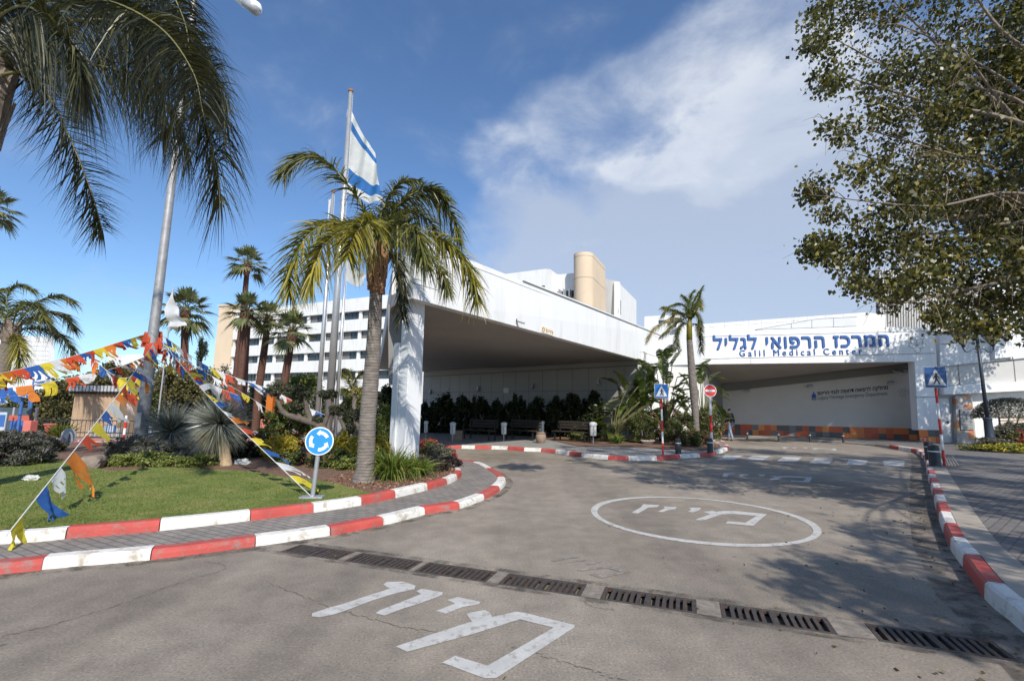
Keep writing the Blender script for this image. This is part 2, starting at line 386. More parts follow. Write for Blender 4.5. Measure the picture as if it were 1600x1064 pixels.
M['board_red'] = mat('board_red', (.45, .11, .07), .5, .15, 3)
M['board_pale'] = mat('board_pale', (.45, .52, .58), .4, .12, 3)
M['blue_pole'] = mat('blue_pole', (.05, .14, .38), .4, .1, 4)
M['cloth_white'] = leafmat('white_cloth', [(0, (.72, .74, .78)), (1, (.80, .80, .82))], .8, .3)
M['cloth_blue'] = leafmat('blue_cloth', [(0, (.03, .11, .40)), (1, (.05, .17, .52))], .7, .3)
M['flag_blue'] = leafmat('flag_blue', [(0, (.035, .17, .52)), (1, (.04, .20, .56))], .7, .3)
M['cloth_yellow'] = leafmat('yellow_cloth', [(0, (.74, .60, .04)), (1, (.80, .66, .06))], .7, .3)
M['cloth_red'] = leafmat('red_cloth', [(0, (.60, .07, .03)), (1, (.66, .11, .04))], .7, .3)
M['cloth_orange'] = leafmat('orange_cloth', [(0, (.72, .20, .03)), (1, (.76, .26, .04))], .7, .3)
M['rope'] = mat('white_rope', (.66, .65, .62), .8, .1, 9)
M['bag'] = leafmat('white_plastic', [(0, (.74, .75, .77)), (1, (.82, .82, .83))], .4, .3)
M['rock'] = mat('rock', (.24, .195, .16), .9, .2, 6, 30, bmp=.6)
# foliage
M['palm'] = leafmat('palm_leaf', [(0, (.05, .066, .018)), (.4, (.10, .12, .03)), (.75, (.19, .19, .045)), (1, (.34, .29, .08))], .42, .22, .5)
M['palm_dark'] = leafmat('palm_leaf_dark', [(0, (.022, .026, .012)), (.5, (.044, .049, .018)), (.85, (.085, .085, .027)), (1, (.20, .175, .065))], .4, .18, .55)
M['palm_gold'] = leafmat('palm_leaf_gold', [(0, (.10, .13, .025)), (.4, (.24, .24, .04)), (.8, (.42, .35, .055)), (1, (.60, .45, .09))], .42, .3, .5)
M['fan'] = leafmat('fan_leaf', [(0, (.10, .13, .05)), (.6, (.19, .21, .09)), (1, (.32, .28, .14))], .5, .2)
M['rachis'] = mat('leaf_stalk', (.16, .15, .06), .5, .2, 6)
M['trunk_palm'] = barkrings('ringed_palm_trunk', (.27, .235, .205), (.12, .10, .085))
M['trunk_fan'] = barkrings('rusty_palm_trunk', (.16, .072, .046), (.075, .034, .024), 16)
M['boots'] = mat('palm_leaf_bases', (.29, .155, .085), .85, .4, 9, 40, bmp=.7)
M['boots_grey'] = mat('grey_leaf_bases', (.24, .19, .15), .85, .4, 9, 40, bmp=.7)
M['bark'] = mat('grey_bark', (.23, .19, .15), .9, .25, 9, 50, bmp=.7)
M['bark_olive'] = mat('olive_bark', (.13, .105, .085), .9, .3, 9, 50, bmp=.8)
M['twig'] = mat('tan_twig', (.34, .26, .16), .8, .2, 9)
M['tree'] = leafmat('poplar_leaf', [(0, (.036, .041, .010)), (.45, (.088, .089, .019)), (.8, (.16, .15, .032)), (1, (.34, .28, .07))], .4, .32, .5)
M['olive'] = leafmat('olive_leaf', [(0, (.05, .058, .034)), (.6, (.10, .11, .06)), (1, (.19, .19, .11))], .5, .15)
M['bush'] = leafmat('bush_leaf', [(0, (.055, .08, .022)), (.6, (.13, .155, .042)), (1, (.25, .245, .08))], .5, .2)
M['bush_lt'] = leafmat('light_bush_leaf', [(0, (.10, .14, .03)), (.6, (.21, .25, .055)), (1, (.36, .36, .11))], .5, .25)
M['bush_gold'] = leafmat('golden_bush_leaf', [(0, (.19, .17, .02)), (.6, (.42, .34, .035)), (1, (.60, .48, .06))], .5, .25)
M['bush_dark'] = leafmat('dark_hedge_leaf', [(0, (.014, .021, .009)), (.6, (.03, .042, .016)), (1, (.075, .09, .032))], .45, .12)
M['olive_br'] = leafmat('warm_olive_leaf', [(0, (.06, .058, .02)), (.6, (.15, .14, .052)), (1, (.30, .265, .11))], .6, .2)
M['bush_grey'] = leafmat('grey_shrub_leaf', [(0, (.085, .09, .065)), (.6, (.16, .16, .115)), (1, (.27, .25, .18))], .7, .15)
M['lavender'] = leafmat('lavender_leaf', [(0, (.075, .08, .055)), (.6, (.13, .135, .09)), (.9, (.18, .16, .17)), (1, (.22, .18, .26))], .7, .15)
M['yucca'] = leafmat('yucca_blade', [(0, (.11, .125, .11)), (.6, (.26, .28, .24)), (1, (.52, .52, .44))], .35, .1, .6)
M['yucca_dry'] = leafmat('dry_yucca_blade', [(0, (.30, .25, .11)), (1, (.48, .41, .22))], .6, .2)
M['drytrunk'] = mat('straw_trunk', (.44, .32, .19), .9, .2, 14, 40, bmp=.6)
M['banana'] = leafmat('paddle_leaf', [(0, (.05, .085, .018)), (.6, (.10, .14, .03)), (1, (.20, .23, .07))], .35, .3, .5)
M['flower_red'] = leafmat('red_petal', [(0, (.45, .03, .04)), (1, (.62, .08, .09))], .6, .25)
M['flower_yellow'] = leafmat('yellow_petal', [(0, (.52, .40, .03)), (1, (.66, .54, .05))], .6, .25)
M['flower_pink'] = leafmat('pink_petal', [(0, (.42, .08, .12)), (1, (.55, .16, .2))], .6, .25)
M['purple_leaf'] = leafmat('dark_purple_leaf', [(0, (.018, .016, .016)), (.7, (.05, .035, .032)), (1, (.10, .05, .04))], .5, .1)
M['strap'] = leafmat('strap_leaf', [(0, (.07, .12, .02)), (.6, (.15, .21, .035)), (.9, (.27, .29, .06)), (1, (.45, .36, .10))], .4, .3)
M['grass'] = leafmat('grass_blade', [(0, (.085, .13, .02)), (.6, (.18, .215, .035)), (1, (.36, .31, .10))], .6, .3)
# people
M['skin'] = mat('skin', (.42, .25, .17), .55, .05, 6); M['jacket'] = mat('black_jacket', (.018, .018, .02), .7, .2, 6)
M['jeans'] = mat('blue_jeans', (.20, .27, .36), .8, .15, 6); M['hair'] = mat('dark_hair', (.02, .016, .013), .6, .2, 20)
M['shoe'] = mat('dark_shoe', (.03, .03, .03), .5, .1, 6); M['grey_top'] = mat('grey_top', (.09, .10, .12), .8, .1, 6)
M['bag_white'] = mat('pale_bag', (.6, .6, .6), .7, .1, 6); M['dark_pants'] = mat('dark_trousers', (.03, .03, .035), .8, .1, 6); M['shoe_pale'] = mat('pale_shoe', (.5, .42, .36), .6, .1, 6)

def gutterdirt():
    m, nt, b = _m('gutter_dirt'); n = noise_tex(nt, 3.5, 8, .7, .5)
    b.inputs['Base Color'].default_value = (.085, .072, .058, 1); b.inputs['Roughness'].default_value = .95
    nt.links.new(ramp(nt, n, [(.44, (0, 0, 0)), (.66, (.75, .75, .75))]), b.inputs['Alpha']); return m
M['gutter_dirt'] = gutterdirt(); M['sign_white_shade'] = mat('shaded_sign_white', (.45, .46, .48), .5, .05, 4)  # sign white greyed to carry the shade on the right crossing sign
# ================================================================ SETTING: ground, road, kerbs, lawn, markings
def flat(name, outer, z, m, holes=()):
    b = MB(); b.fill(outer, z, holes); return struct(b.build(name, m))
GRQ = [((447,857),(464,851),(552,867),(529,873)), ((538,878),(561,867.5),(655,880),(625,894)), ((639,896),(668,882),(775,896),(751,912)),
       ((769,915),(794,899),(921,919),(899,936)), ((926,941),(944,922),(1096,945),(1088,966)), ((1115,969),(1123,947),(1307,969),(1311,993)), ((1351,1000),(1344,975),(1576,1004),(1600,1030))]
gq = []
for q in GRQ:
    p = [G(*c) for c in q]; c = sum(p, Vector()) / 4
    gq.append(c)
gl0, gl1 = gq[0], gq[-1]
gdir = (gl1 - gl0).normalized(); gnor = Vector((-gdir.y, gdir.x, 0)); gang = math.atan2(gdir.y, gdir.x)
GW, GD = .77, .31
gcen = [gl0 + gdir * (gdir.dot(c - gl0)) for c in gq]
def rect(c, w, d): return [c - gdir * w / 2 - gnor * d / 2, c + gdir * w / 2 - gnor * d / 2, c + gdir * w / 2 + gnor * d / 2, c - gdir * w / 2 + gnor * d / 2]
flat('ground', [(-2500, -2500), (2500, -2500), (2500, 2500), (-2500, 2500)], -.05, M['ground'])
_rd = MB(); _rd.fill([(-90, -60), (90, -60), (90, 75), (-90, 75)], 0, [rect(c, GW, GD) for c in gcen]); struct(_rd.build('road', M['asphalt']))
# drain grates let into the road
gp = MB()                                   # pit: open box under the road
def pit(mb):
    x, y = GW / 2, GD / 2; z = -.9
    mb.quad((-x, -y, z), (x, -y, z), (x, y, z), (-x, y, z))
    for a, b in (((-x, -y), (x, -y)), ((x, -y), (x, y)), ((x, y), (-x, y)), ((-x, y), (-x, -y))):
        mb.quad((*a, -.004), (*b, -.004), (*b, z), (*a, z))
pit(gp)
gr = MB(); x, y = GW / 2 - .002, GD / 2 - .002; zt, th = .003, .03
for (cx, cy, w, d) in ((0, y - .016, 2 * x, .032), (0, -y + .016, 2 * x, .032), (x - .016, 0, .032, 2 * y - .064), (-x + .016, 0, .032, 2 * y - .064), (0, 0, .05, 2 * y - .064)):
    gr.box((cx, cy, zt - th / 2), (w, d, th))
nb_ = 6
for sgn in (-1, 1):
    for k in range(1, nb_):
        gr.box((sgn * (.025 + (x - .057) * k / nb_), 0, zt - .002 - th / 2), (.032, 2 * y - .064, th))
GL = ['iron drain grate touching the striped kerb by the lawn, first of the row', 'iron drain grate second in the row from the striped lawn kerb',
      'iron drain grate third from the lawn kerb, beside the top of the big painted word', 'iron drain grate fourth from the lawn kerb, in the middle of the row',
      'iron drain grate with rusty left half, fifth from the lawn kerb', 'iron drain grate second from the right hand kerb, slots in sunlight', 'iron drain grate in the tree shade nearest the right hand kerb']
g0 = None
for i, c in enumerate(gcen):
    if g0 is None:
        g0 = thing('drain_grate', GL[0], 'drain grate', c, gang, 'drain grates in a row across the road')
        gr.build('grate', M['iron'], g0, bevel=.003); gp.build('pit', M['pit'], g0)
    else: dup(g0, c, gang, GL[i])
# concrete collars round the grates
col_ = MB()
for i in range(len(gcen) - 1):
    a = gcen[i] + gdir * (GW / 2 + .004); b = gcen[i + 1] - gdir * (GW / 2 + .004)
    if (b - a).dot(gdir) > .03:
        j = [R.uniform(-.02, .02) for _ in range(4)]
        col_.quad(*[Vector((p.x, p.y, .004)) for p in (a - gnor * (GD / 2 + j[0]), b - gnor * (GD / 2 + j[1]), b + gnor * (GD / 2 + j[2]), a + gnor * (GD / 2 + j[3]))])
struct(col_.build('concrete_patch', M['collar']))

# ---- kerbs
def polyline(pts, step=.12):
    c = [Vector((p[0], p[1], 0)) for p in pts]; d = curve_pts(c, len(c) * 24); out = [d[0]]; acc = 0
    for a, b in zip(d, d[1:]):
        acc += (b - a).length
        if acc >= step: out.append(b); acc = 0
    return out
def kerb(name, pts, h, w, z0=0.0, breaks=None, first=0, lens=(1.0,), side=1, mats=('kerb_red', 'kerb_white'), drop=None):
    """painted kerb stones along a line; side=+1 grows to the left of the line"""
    pl = polyline(pts); s = [0]
    for a, b in zip(pl, pl[1:]): s.append(s[-1] + (b - a).length)
    def at(t):
        t = max(0, min(s[-1] - 1e-6, t)); i = max(0, min(len(s) - 2, next((k for k in range(len(s)) if s[k] > t), len(s) - 1) - 1))
        f = (t - s[i]) / (s[i + 1] - s[i]); p = pl[i].lerp(pl[i + 1], f)
        a = pl[max(0, i - 2)]; b = pl[min(len(pl) - 1, i + 3)]; d = (b - a).normalized()
        return p, Vector((-d.y, d.x, 0)) * side
    def arc(p):
        q = Vector((p[0], p[1], 0)); return min(range(len(pl)), key=lambda i: (pl[i] - q).length)
    bs = [0.0] if breaks is None else []
    if breaks is not None: bs = [s[arc(p)] for p in breaks]
    k = 0
    if breaks is None:
        while bs[-1] < s[-1] - .3: bs.append(min(s[-1], bs[-1] + lens[k % len(lens)] * R.uniform(.96, 1.04))); k += 1
    else:
        while bs[-1] < s[-1] - .3: bs.append(min(s[-1], bs[-1] + lens[0]))
        pre = [bs[0]]
        while pre[-1] > .3: pre.append(max(0, pre[-1] - lens[0]))
        first += len(pre) - 1; bs = pre[::-1][:-1] + bs
    mb = MB(); prof = ((0, 0), (.008, h * .55), (.016, h - .022), (.038, h), (w - .03, h + .003), (w, h - .02), (w, 0)); n = len(prof)
    for j, (a, b) in enumerate(zip(bs, bs[1:])):
        hh = R.uniform(-.006, .006); oo = R.uniform(-.008, .008)
        nst = max(2, int((b - a) / .2) + 1); loops = []
        for q in range(nst):
            f = q / (nst - 1); p, nn = at(a + .006 + (b - a - .012) * f)
            loops.append([tuple(p + nn * (x + oo) + Vector((0, 0, z0 + max(0, zz + (hh if zz > 0 else 0)) * (1 if drop is None else drop(p))))) for x, zz in prof])
        V = [v for l in loops for v in l]; F = []
        for q in range(nst - 1):
            for i in range(n - 1): F.append((q * n + i, q * n + i + 1, (q + 1) * n + i + 1, (q + 1) * n + i) if side < 0 else (q * n + i, (q + 1) * n + i, (q + 1) * n + i + 1, q * n + i + 1))
        F += [tuple(range(n)), tuple(range((nst - 1) * n, nst * n))]
        mb.add(V, F, (first + j) % 2)
    ob = mb.build(name, [M[m] for m in mats]); struct(ob)
    bm = bmesh.new(); bm.from_mesh(ob.data); bmesh.ops.recalc_face_normals(bm, faces=bm.faces); bm.to_mesh(ob.data); bm.free()
    return pl
def off_line(pl, d):
    out = []
    for i, p in enumerate(pl):
        a = pl[max(0, i - 2)]; b = pl[min(len(pl) - 1, i + 2)]; t = (b - a).normalized(); out.append(p + Vector((-t.y, t.x, 0)) * d)
    return out
HO, HI, HB = .10, .22, .20               # outer kerb top, inner kerb top, bed level
outpts = [(-13, 1.2), (-8.5, 3.0)] + [tuple(G(*p)[:2]) for p in ((0,898),(62,890),(242,874),(390,855),(515,837),(602,820),(669,803),(718,795),(758,780),(781,767),(790,752),(770,737),(750,727),(715,721))] + [(-3.3, 17.2), (-6.5, 20.6), (-11, 21.6)]
pl_out = kerb('kerb', outpts, HO, .20, 0, breaks=[tuple(G(*p)[:2]) for p in ((62,890),(242,874),(390,855),(515,837),(602,820),(669,803),(718,795),(758,780),(781,767),(790,752),(770,737),(750,727))], first=1, lens=(1.05,), side=1)
zi = .09
inpts = [(-13, 2.6), (-8.7, 4.35)] + [tuple(G(px, py, zi)[:2]) for px, py in ((0,850),(100,842),(253,829),(382,814.5),(487,801),(566,789),(622,777),(667,766),(699,757),(715,749),(721,742),(717,735),(712,728))] + [(-2.5, 15.6), (-5.5, 18.6), (-11.2, 19.2), (-16, 17.0), (-21, 13)]
pl_in = kerb('kerb', inpts, HI - zi, .17, zi - .01, breaks=[tuple(G(px, py, zi)[:2]) for px, py in ((100,842),(253,829),(382,814.5),(487,801),(566,789),(622,777),(667,766),(699,757),(715,749),(721,742),(717,735),(712,728))], first=0, lens=(.95,), side=1)
# the narrow paved walk between the two kerbs
w_o = off_line(pl_out, .17); w_i = [p for p in off_line(pl_in, .03)]
cut = max(range(len(w_i)), key=lambda i: -abs(w_i[i].x + 11) if w_i[i].y > 10 else -99)
flat('pavement', w_o + w_i[:cut][::-1], zi, M['paver_left'])
bedline = off_line(pl_in, .15)
flat('planting_bed', bedline + [Vector((-24, 9, 0)), Vector((-20, 4, 0))], HB, M['soil'])
# lawn with its own wavy outline
lawnpx = [(583,772), (515,754), (440,745), (400,738), (300,732), (240,731), (175,736), (140,727), (100,719), (60,717), (-60,717), (-260,722)]
back = [G(px, py, HB) for px, py in lawnpx]
i0 = min(range(len(bedline)), key=lambda i: (bedline[i] - Vector((back[0].x, back[0].y, 0))).length)
lawn_poly = bedline[:i0 + 1] + [Vector((p.x, p.y, 0)) for p in curve_pts(back, 60)[1:]] + [Vector((-19.5, 5, 0))]
flat('lawn', lawn_poly, HB + .012, M['turf'])
# grass blades over the lawn that the camera side shows
def inside(p, poly):
    c = False; n = len(poly); j = n - 1
    for i in range(n):
        a, b = poly[i], poly[j]
        if (a.y > p[1]) != (b.y > p[1]) and p[0] < (b.x - a.x) * (p[1] - a.y) / (b.y - a.y) + a.x: c = not c
        j = i
    return c
gb = NB(); P = []
while len(P) < 52000:
    yy = 5 + 13 * R.random() ** 1.8; xx = R.uniform(-1.15 * yy - 1, -1.5)
    if inside((xx, yy), lawn_poly): P.append((xx, yy, HB + .008))
P = np.array(P); D = nrm(np.stack([NR.normal(0, .55, len(P)), NR.normal(0, .55, len(P)), np.ones(len(P))], 1))
blades(gb, P, D, NR.uniform(.025, .07, len(P)), .006 + .0009 * P[:, 1], .5, 1)
tag(gb.build('grass', M['grass']), 'short mown green grass covering the roundabout lawn', 'grass', kind='stuff')
# ---- far kerb of the island under the canopy
farpx = [(560,694),(620,698),(660,700),(715,701),(770,702),(795,703),(820,705),(843,706),(866,708),(888,711),(908,714),(947,718),(981,719.5),(1026,719.5),(1064,716.5),(1096,714.5),(1120,710),(1137,704)]
farpts = [(-15, 20.6)] + [tuple(G(*p)[:2]) for p in farpx] + [(9.75, 21.6), (9.9, 24.0), (9.6, 26.4)]
_ramp = G(1080, 716)
pl_far = kerb('kerb', farpts, .13, .18, 0, breaks=[tuple(G(*p)[:2]) for p in ((660,700),(693,700.7),(718,701.2),(744,701.6),(769,702),(794,703),(819,705),(843,706),(866,708),(888,711),(908,714),(947,718),(981,719.5),(1026,719.5),(1064,716.5),(1096,714.5),(1120,710),(1137,704))], first=1, lens=(.95,), side=1)
far_in = off_line(pl_far, .15)
flat('pavement', far_in + [Vector((8.6, 27.2, 0)), Vector((-16, 44, 0))], .12, M['paver_far'])
bedfar = [Vector((p.x, p.y, 0)) for p in (G(905,697,.14), G(960,697,.14), G(1010,699,.14), G(1060,702,.14), G(1100,703,.14), G(1126,699,.14), G(1124,693.5,.14))] + [Vector((9.3, 25.6, 0)), Vector((8.3, 26.9, 0)), Vector((3.5, 28.5, 0)), Vector((1.5, 24.8, 0))]
flat('planting_bed', bedfar, .14, M['soil'])
# ---- right hand kerb and pavement
rpx = [(1600,988),(1541,938),(1506,888),(1484,856),(1467,812),(1458,779),(1449,744),(1445,722),(1436,711),(1425,706),(1399,702)]
rpts = [(1.2, -.9), (2.0, .6), (2.95, 2.2)] + [tuple(G(*p)[:2]) for p in rpx] + [tuple(G(1388,700)[:2])]
rbr = [tuple(G(*p)[:2]) for p in ((1541,938),(1506,888),(1484,856))]
pl_r = kerb('kerb', rpts, .15, .17, 0, breaks=rbr, first=0, lens=(.98,), side=-1)
kerb('kerb', [tuple(G(1388,700)[:2]), (17.6, 24.0), (16.2, 27.0), (14.4, 29.6)], .13, .17, 0, lens=(1.0,), side=-1, mats=('concrete_strip', 'concrete'))
edge_in = off_line(pl_r, -.15); edge_out = off_line(pl_r, -.42)
flat('pavement_edging', edge_in + edge_out[::-1], .148, M['concrete_strip'])
flat('pavement', edge_out + [Vector((17.8, 24.2, 0)), Vector((16.5, 27, 0)), Vector((14.7, 29.8, 0)), Vector((20.5, 28.4, 0)), Vector((60, 26.4, 0)), Vector((60, -3, 0))], .145, M['paver_right'])
# ---- painted markings
def px_poly(pts, ox=0, oy=0, k=1.0, z=.004): return [G(ox + x / k, oy + y / k, z) for x, y in pts]
def marking(name, polys, m='road_paint', z=.004):
    b = MB()
    for p in polys: b.fill(p, z)
    return struct(b.build(name, M[m]))
C4 = (400, 800, 2.6667); C5 = (900, 700, 2.2857)
near = [[(530,300),(545,290),(610,288),(665,305),(660,320),(590,335),(490,365),(385,405),(325,425),(270,437),(232,433),(235,420),(300,398),(360,382),(450,352),(555,318)],
        [(668,328),(690,318),(778,333),(775,345),(680,380),(600,405),(535,430),(498,420),(515,408),(600,375),(688,340)],
        [(797,365),(840,352),(935,372),(930,382),(858,395),(790,422),(750,410),(830,380)],
        [(583,558),(740,505),(890,457),(1085,413),(1120,418),(1330,470),(1325,480),(1000,690),(950,690),(775,625),(830,597),(965,638),(1240,480),(1100,445),(900,508),(750,548),(630,580)],
        [(875,420),(955,407),(975,420),(985,437),(905,462)]]
marking('road_marking', [px_poly(p, *C4) for p in near[:4]]); marking('road_marking', [px_poly(near[4], *C4, z=.003)], z=.0035)
circ = [[(240,200),(298,203),(290,210),(258,212),(222,233),(197,230),(232,210)], [(312,208),(360,210),(355,217),(330,221),(308,228),(293,226),(318,214)],
        [(402,212),(448,212),(440,221),(418,229),(400,226),(412,219)], [(425,255),(510,225),(560,223),(682,235),(632,277),(535,268),(542,260),(605,266),(645,242),(560,234),(520,236),(455,258)], [(455,226),(490,223),(505,229),(480,236)]]
cw = [px_poly(p, *C5) for p in circ]; marking('road_marking', cw[:4]); marking('road_marking', cw[4:], z=.0035)
cpts = [G(917,800), G(1275,822), G(1100,840), G(1085,777)]; cc = (cpts[0] + cpts[1] + cpts[2] + cpts[3]) / 4; cr = sum((p - cc).length for p in cpts) / 4
rg = MB(); nseg = 96
for i in range(nseg):
    a, b = 2 * PI * i / nseg, 2 * PI * (i + 1) / nseg; w = .055 + .012 * math.sin(3 * a + 1); w2 = .055 + .012 * math.sin(3 * b + 1)
    f = lambda t, r: (cc.x + r * math.cos(t), cc.y + r * math.sin(t), .0045)
    rg.quad(f(a, cr - w), f(a, cr + w), f(b, cr + w2), f(b, cr - w2))
struct(rg.build('road_marking', M['road_paint']))
def moved(polys, src0, src1, dst0, dst1, ky=1.0):
    u = src1 - src0; v = dst1 - dst0; s = v.length / u.length; a = math.atan2(v.y, v.x) - math.atan2(u.y, u.x)
    out = []
    for p in polys: out.append([dst0 + (Matrix.Rotation(a, 3, 'Z') @ (q - src0)) * s for q in p])
    return out
s0, s1 = G(986.5, 801), G(1195, 803)
t3 = moved(cw, s0, s1, G(1128, 745), G(1267, 745.5)); marking('road_marking', t3[:4]); marking('road_marking', t3[4:], z=.0035)
t4 = moved(cw, s0, s1, G(1224, 700.5), G(1305, 701)); marking('road_marking', t4[:4]); marking('road_marking', t4[4:], z=.0035)
t5 = moved(cw, s0, s1, G(860, 876), G(986, 893)); marking('road_marking', t5[:4], 'road_paint_old')
zq = [((500,42),(535,25),(600,25),(565,42)), ((600,42),(630,27),(694,28),(668,43)), ((715,48),(740,31),(806,33),(785,49)), ((832,53),(855,36),(918,38),(906,54)), ((964,58),(975,41),(1042,43),(1034,60)), ((1100,66),(1097,44),(1173,46),(1172,68))]
marking('road_marking', [px_poly(q, *C5) for q in zq])
def stripe(pts, w, z=.0045):
    b = MB(); pl = [G(*p) for p in pts]
    for a, c in zip(pl, pl[1:]):
        t = (c - a).normalized(); n = Vector((-t.y, t.x, 0)) * w / 2
        b.quad(*[Vector((q.x, q.y, z)) for q in (a - n, c - n, c + n, a + n)])
    return b
struct(stripe([(720,712),(800,714),(860,716),(940,722),(1060,727),(1200,731),(1330,733),(1425,728)], .10).build('road_marking', M['yellow_line']))
yl = MB(); a, c = G(1478,728,.15), G(1640,730,.15)
t = (c - a).normalized(); n = Vector((-t.y, t.x, 0)) * .05
yl.quad(*[Vector((q.x, q.y, .152)) for q in (a - n, c - n, c + n, a + n)]); struct(yl.build('pavement_marking', M['yellow_line']))
tp = MB(); q = [G(*p, .15) for p in ((1470,728),(1467,716),(1489,713),(1499,728))]; tp.fill(q, .156)
for i in range(6):
    f = (i + .5) / 6; a = q[0].lerp(q[3], f); b = q[1].lerp(q[2], f); tp.tube([a + Vector((0, 0, .008)), b + Vector((0, 0, .008))], .02, 4)
struct(tp.build('tactile_paving', M['concrete_strip']))
# cracks in the asphalt
ck = MB()
for pts in ([(0,995),(60,982),(130,962),(200,940),(260,918),(310,902),(352,888),(340,880),(316,878)], [(420,912),(470,930),(530,953),(580,967),(640,982),(700,988)], [(560,866),(600,872),(640,882)], [(800,1010),(860,1028),(930,1050),(1000,1070)], [(906,936),(925,948),(960,953)], [(1300,972),(1330,985),(1348,990)]):
    pl = curve_pts([G(*p) for p in pts], len(pts) * 8)
    for i, (a, c) in enumerate(zip(pl, pl[1:])):
        t = (c - a).normalized(); n = Vector((-t.y, t.x, 0)); w0 = .0015 + .004 * R.random() ** 2; j = R.uniform(-.014, .014)
        a, c = a + n * j, c + n * j
        ck.quad(*[Vector((q.x, q.y, .003)) for q in (a - n * w0, c - n * w0, c + n * w0, a + n * w0)])
struct(ck.build('road_crack', M['crack']))
# red painted lane and beige footpath behind the roundabout
flat('red_lane', [G(*p, .0) for p in ((-60,707),(45,709),(110,703),(190,697.5),(187,690),(150,685),(-60,687))], .006, M['red_road'])
b = MB()
for pts in ([(40,686),(190,687)], [(188,686),(187,697)], [(60,710),(160,701)]):
    s_ = stripe(pts, .14, .012); b.add(s_.v, s_.f)
struct(b.build('road_marking', M['road_paint']))
kerb('kerb', [tuple(G(*p)[:2]) for p in ((120,706.5),(150,704.5),(180,703.5),(215,703),(250,702))], .13, .2, 0, lens=(1.0,), side=1)
# low hills far beyond the trees

# grit and dirt gathered in the gutters
def gutter(pl, side, w):
    b = MB(); a = off_line(pl, .005 * side); c = off_line(pl, w * side)
    for i in range(len(a) - 1):
        j0, j1 = c[i], c[i + 1]; b.quad((a[i].x, a[i].y, .0062), (a[i + 1].x, a[i + 1].y, .0062), (j1.x, j1.y, .0062), (j0.x, j0.y, .0062))
    struct(b.build('gutter_dirt', M['gutter_dirt']))
gutter(pl_out, -1, .16); gutter(pl_r, 1, .34); gutter(pl_far, -1, .16)
gd = MB(); a, c = gcen[0] - gdir * .7, gcen[-1] + gdir * .7
for o0, o1 in ((GD / 2 + .002, GD / 2 + .09), (-GD / 2 - .09, -GD / 2 - .002)): gd.quad(*[Vector((p.x, p.y, .0063)) for p in (a + gnor * o0, c + gnor * o0, c + gnor * o1, a + gnor * o1)])
struct(gd.build('gutter_dirt', M['gutter_dirt']))
# ================================================================ BUILDINGS
def part(mb, name, mats, parent, smooth=False, bevel=0.0):
    l = parent.location
    q = parent
    mb.v = [(v[0] - l.x, v[1] - l.y, v[2] - l.z) for v in mb.v]
    return mb.build(name, mats, parent, smooth, bevel)
def sub(mb, name, mats, base, parent, **k):       # sub-part: base is the thing that carries the offset
    l = base.location; mb.v = [(v[0] - l.x, v[1] - l.y, v[2] - l.z) for v in mb.v]
    return mb.build(name, mats, parent, **k)
def outward(P0, P1):
    u = Vector((P1.x - P0.x, P1.y - P0.y, 0)).normalized(); n = Vector((u.y, -u.x, 0))
    return u, n
def plate(mb, P0, P1, pts, depth, proud=0.0, mi=0):
    """a slab whose face follows picture points on the plane P0-P1 and goes depth back"""
    u, n = outward(P0, P1)
    q = [on_plane(px, py, P0, P1) + n * proud for px, py in pts]
    mb.slab(q, -n * depth, mi)
def seam(mb, P0, P1, a, b, w=.03, proud=.003, mi=0):
    u, n = outward(P0, P1); p, q = on_plane(*a, P0, P1), on_plane(*b, P0, P1)
    bar(mb, p, q, n, w, proud + .01, -.01, mi)
def bar(mb, p, q, n, w, out, inn, mi=0):
    t = (q - p).normalized(); s = t.cross(n).normalized() * w / 2
    a = [p - s + n * inn, q - s + n * inn, q + s + n * inn, p + s + n * inn]
    b = [x + n * (out - inn) for x in a]; mb.hexa(a + b, mi)
def plane_text(parent, name, body, bl, br, top, P0, P1, m, depth=.05, bold=0.0, space=1.0, proud=0.0, fat=None):
    u, n = outward(P0, P1); a, b = on_plane(*bl, P0, P1), on_plane(*br, P0, P1); c = on_plane(*top, P0, P1)
    vs, fs = text_mesh(body, (b - a).length, c.z - a.z, depth, bold, space); ux = (b - a).normalized(); mb = MB()
    if fat: vs, fs = fatten(vs, fs, *fat)
    mb.add([a + ux * v.x + Vector((0, 0, v.y)) + n * (v.z + proud) for v in vs], fs); return part(mb, name, m, parent)
# ---- the big drop-off canopy -------------------------------------------------
N = H(645, 466, 4.4); F = A(1032, 571, 26.4)
TN = A(645, 371, N.y); TF = A(1032, 524, F.y)
B = Vector((-7.05, 37.7, 4.4)); Q = Vector((6.8, 24.2, 4.24))
cu, cn = outward(N, F); inn = -cn
can = thing('entrance_canopy', 'big white triangular hospital canopy on one square column over the drop-off lane', 'canopy', (N.x, N.y, 0))
mb = MB(); a, b_ = N.copy(), F.copy(); p = [a, b_, b_ + inn * .3, a + inn * .3]; t = [TN, TF, TF + inn * .3, TN + inn * .3]
mb.hexa([Vector(x) for x in p] + [Vector(x) for x in t]); part(mb, 'fascia', M['white'], can)
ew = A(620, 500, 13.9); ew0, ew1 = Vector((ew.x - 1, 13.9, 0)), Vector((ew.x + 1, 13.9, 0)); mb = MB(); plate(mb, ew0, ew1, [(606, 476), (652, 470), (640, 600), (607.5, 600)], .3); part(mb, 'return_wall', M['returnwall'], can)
mb = MB(); Ni, Fi = N + inn * .3, F + inn * .3
so = [Vector((v.x, v.y, v.z + .02)) for v in (Ni, Fi, Q + Vector((-.2, .3, 0)), B + Vector((0, 0, .0))) ]
Bl = Vector((-10.2, 36.2, 4.42)); El = Vector((N.x - .9, N.y + 1.3, 4.42))
so = [Ni + Vector((0, 0, .02)), Fi + Vector((0, 0, .02)), Q + Vector((.1, .1, .02)), B + Vector((.2, .2, .02)), Bl, El]
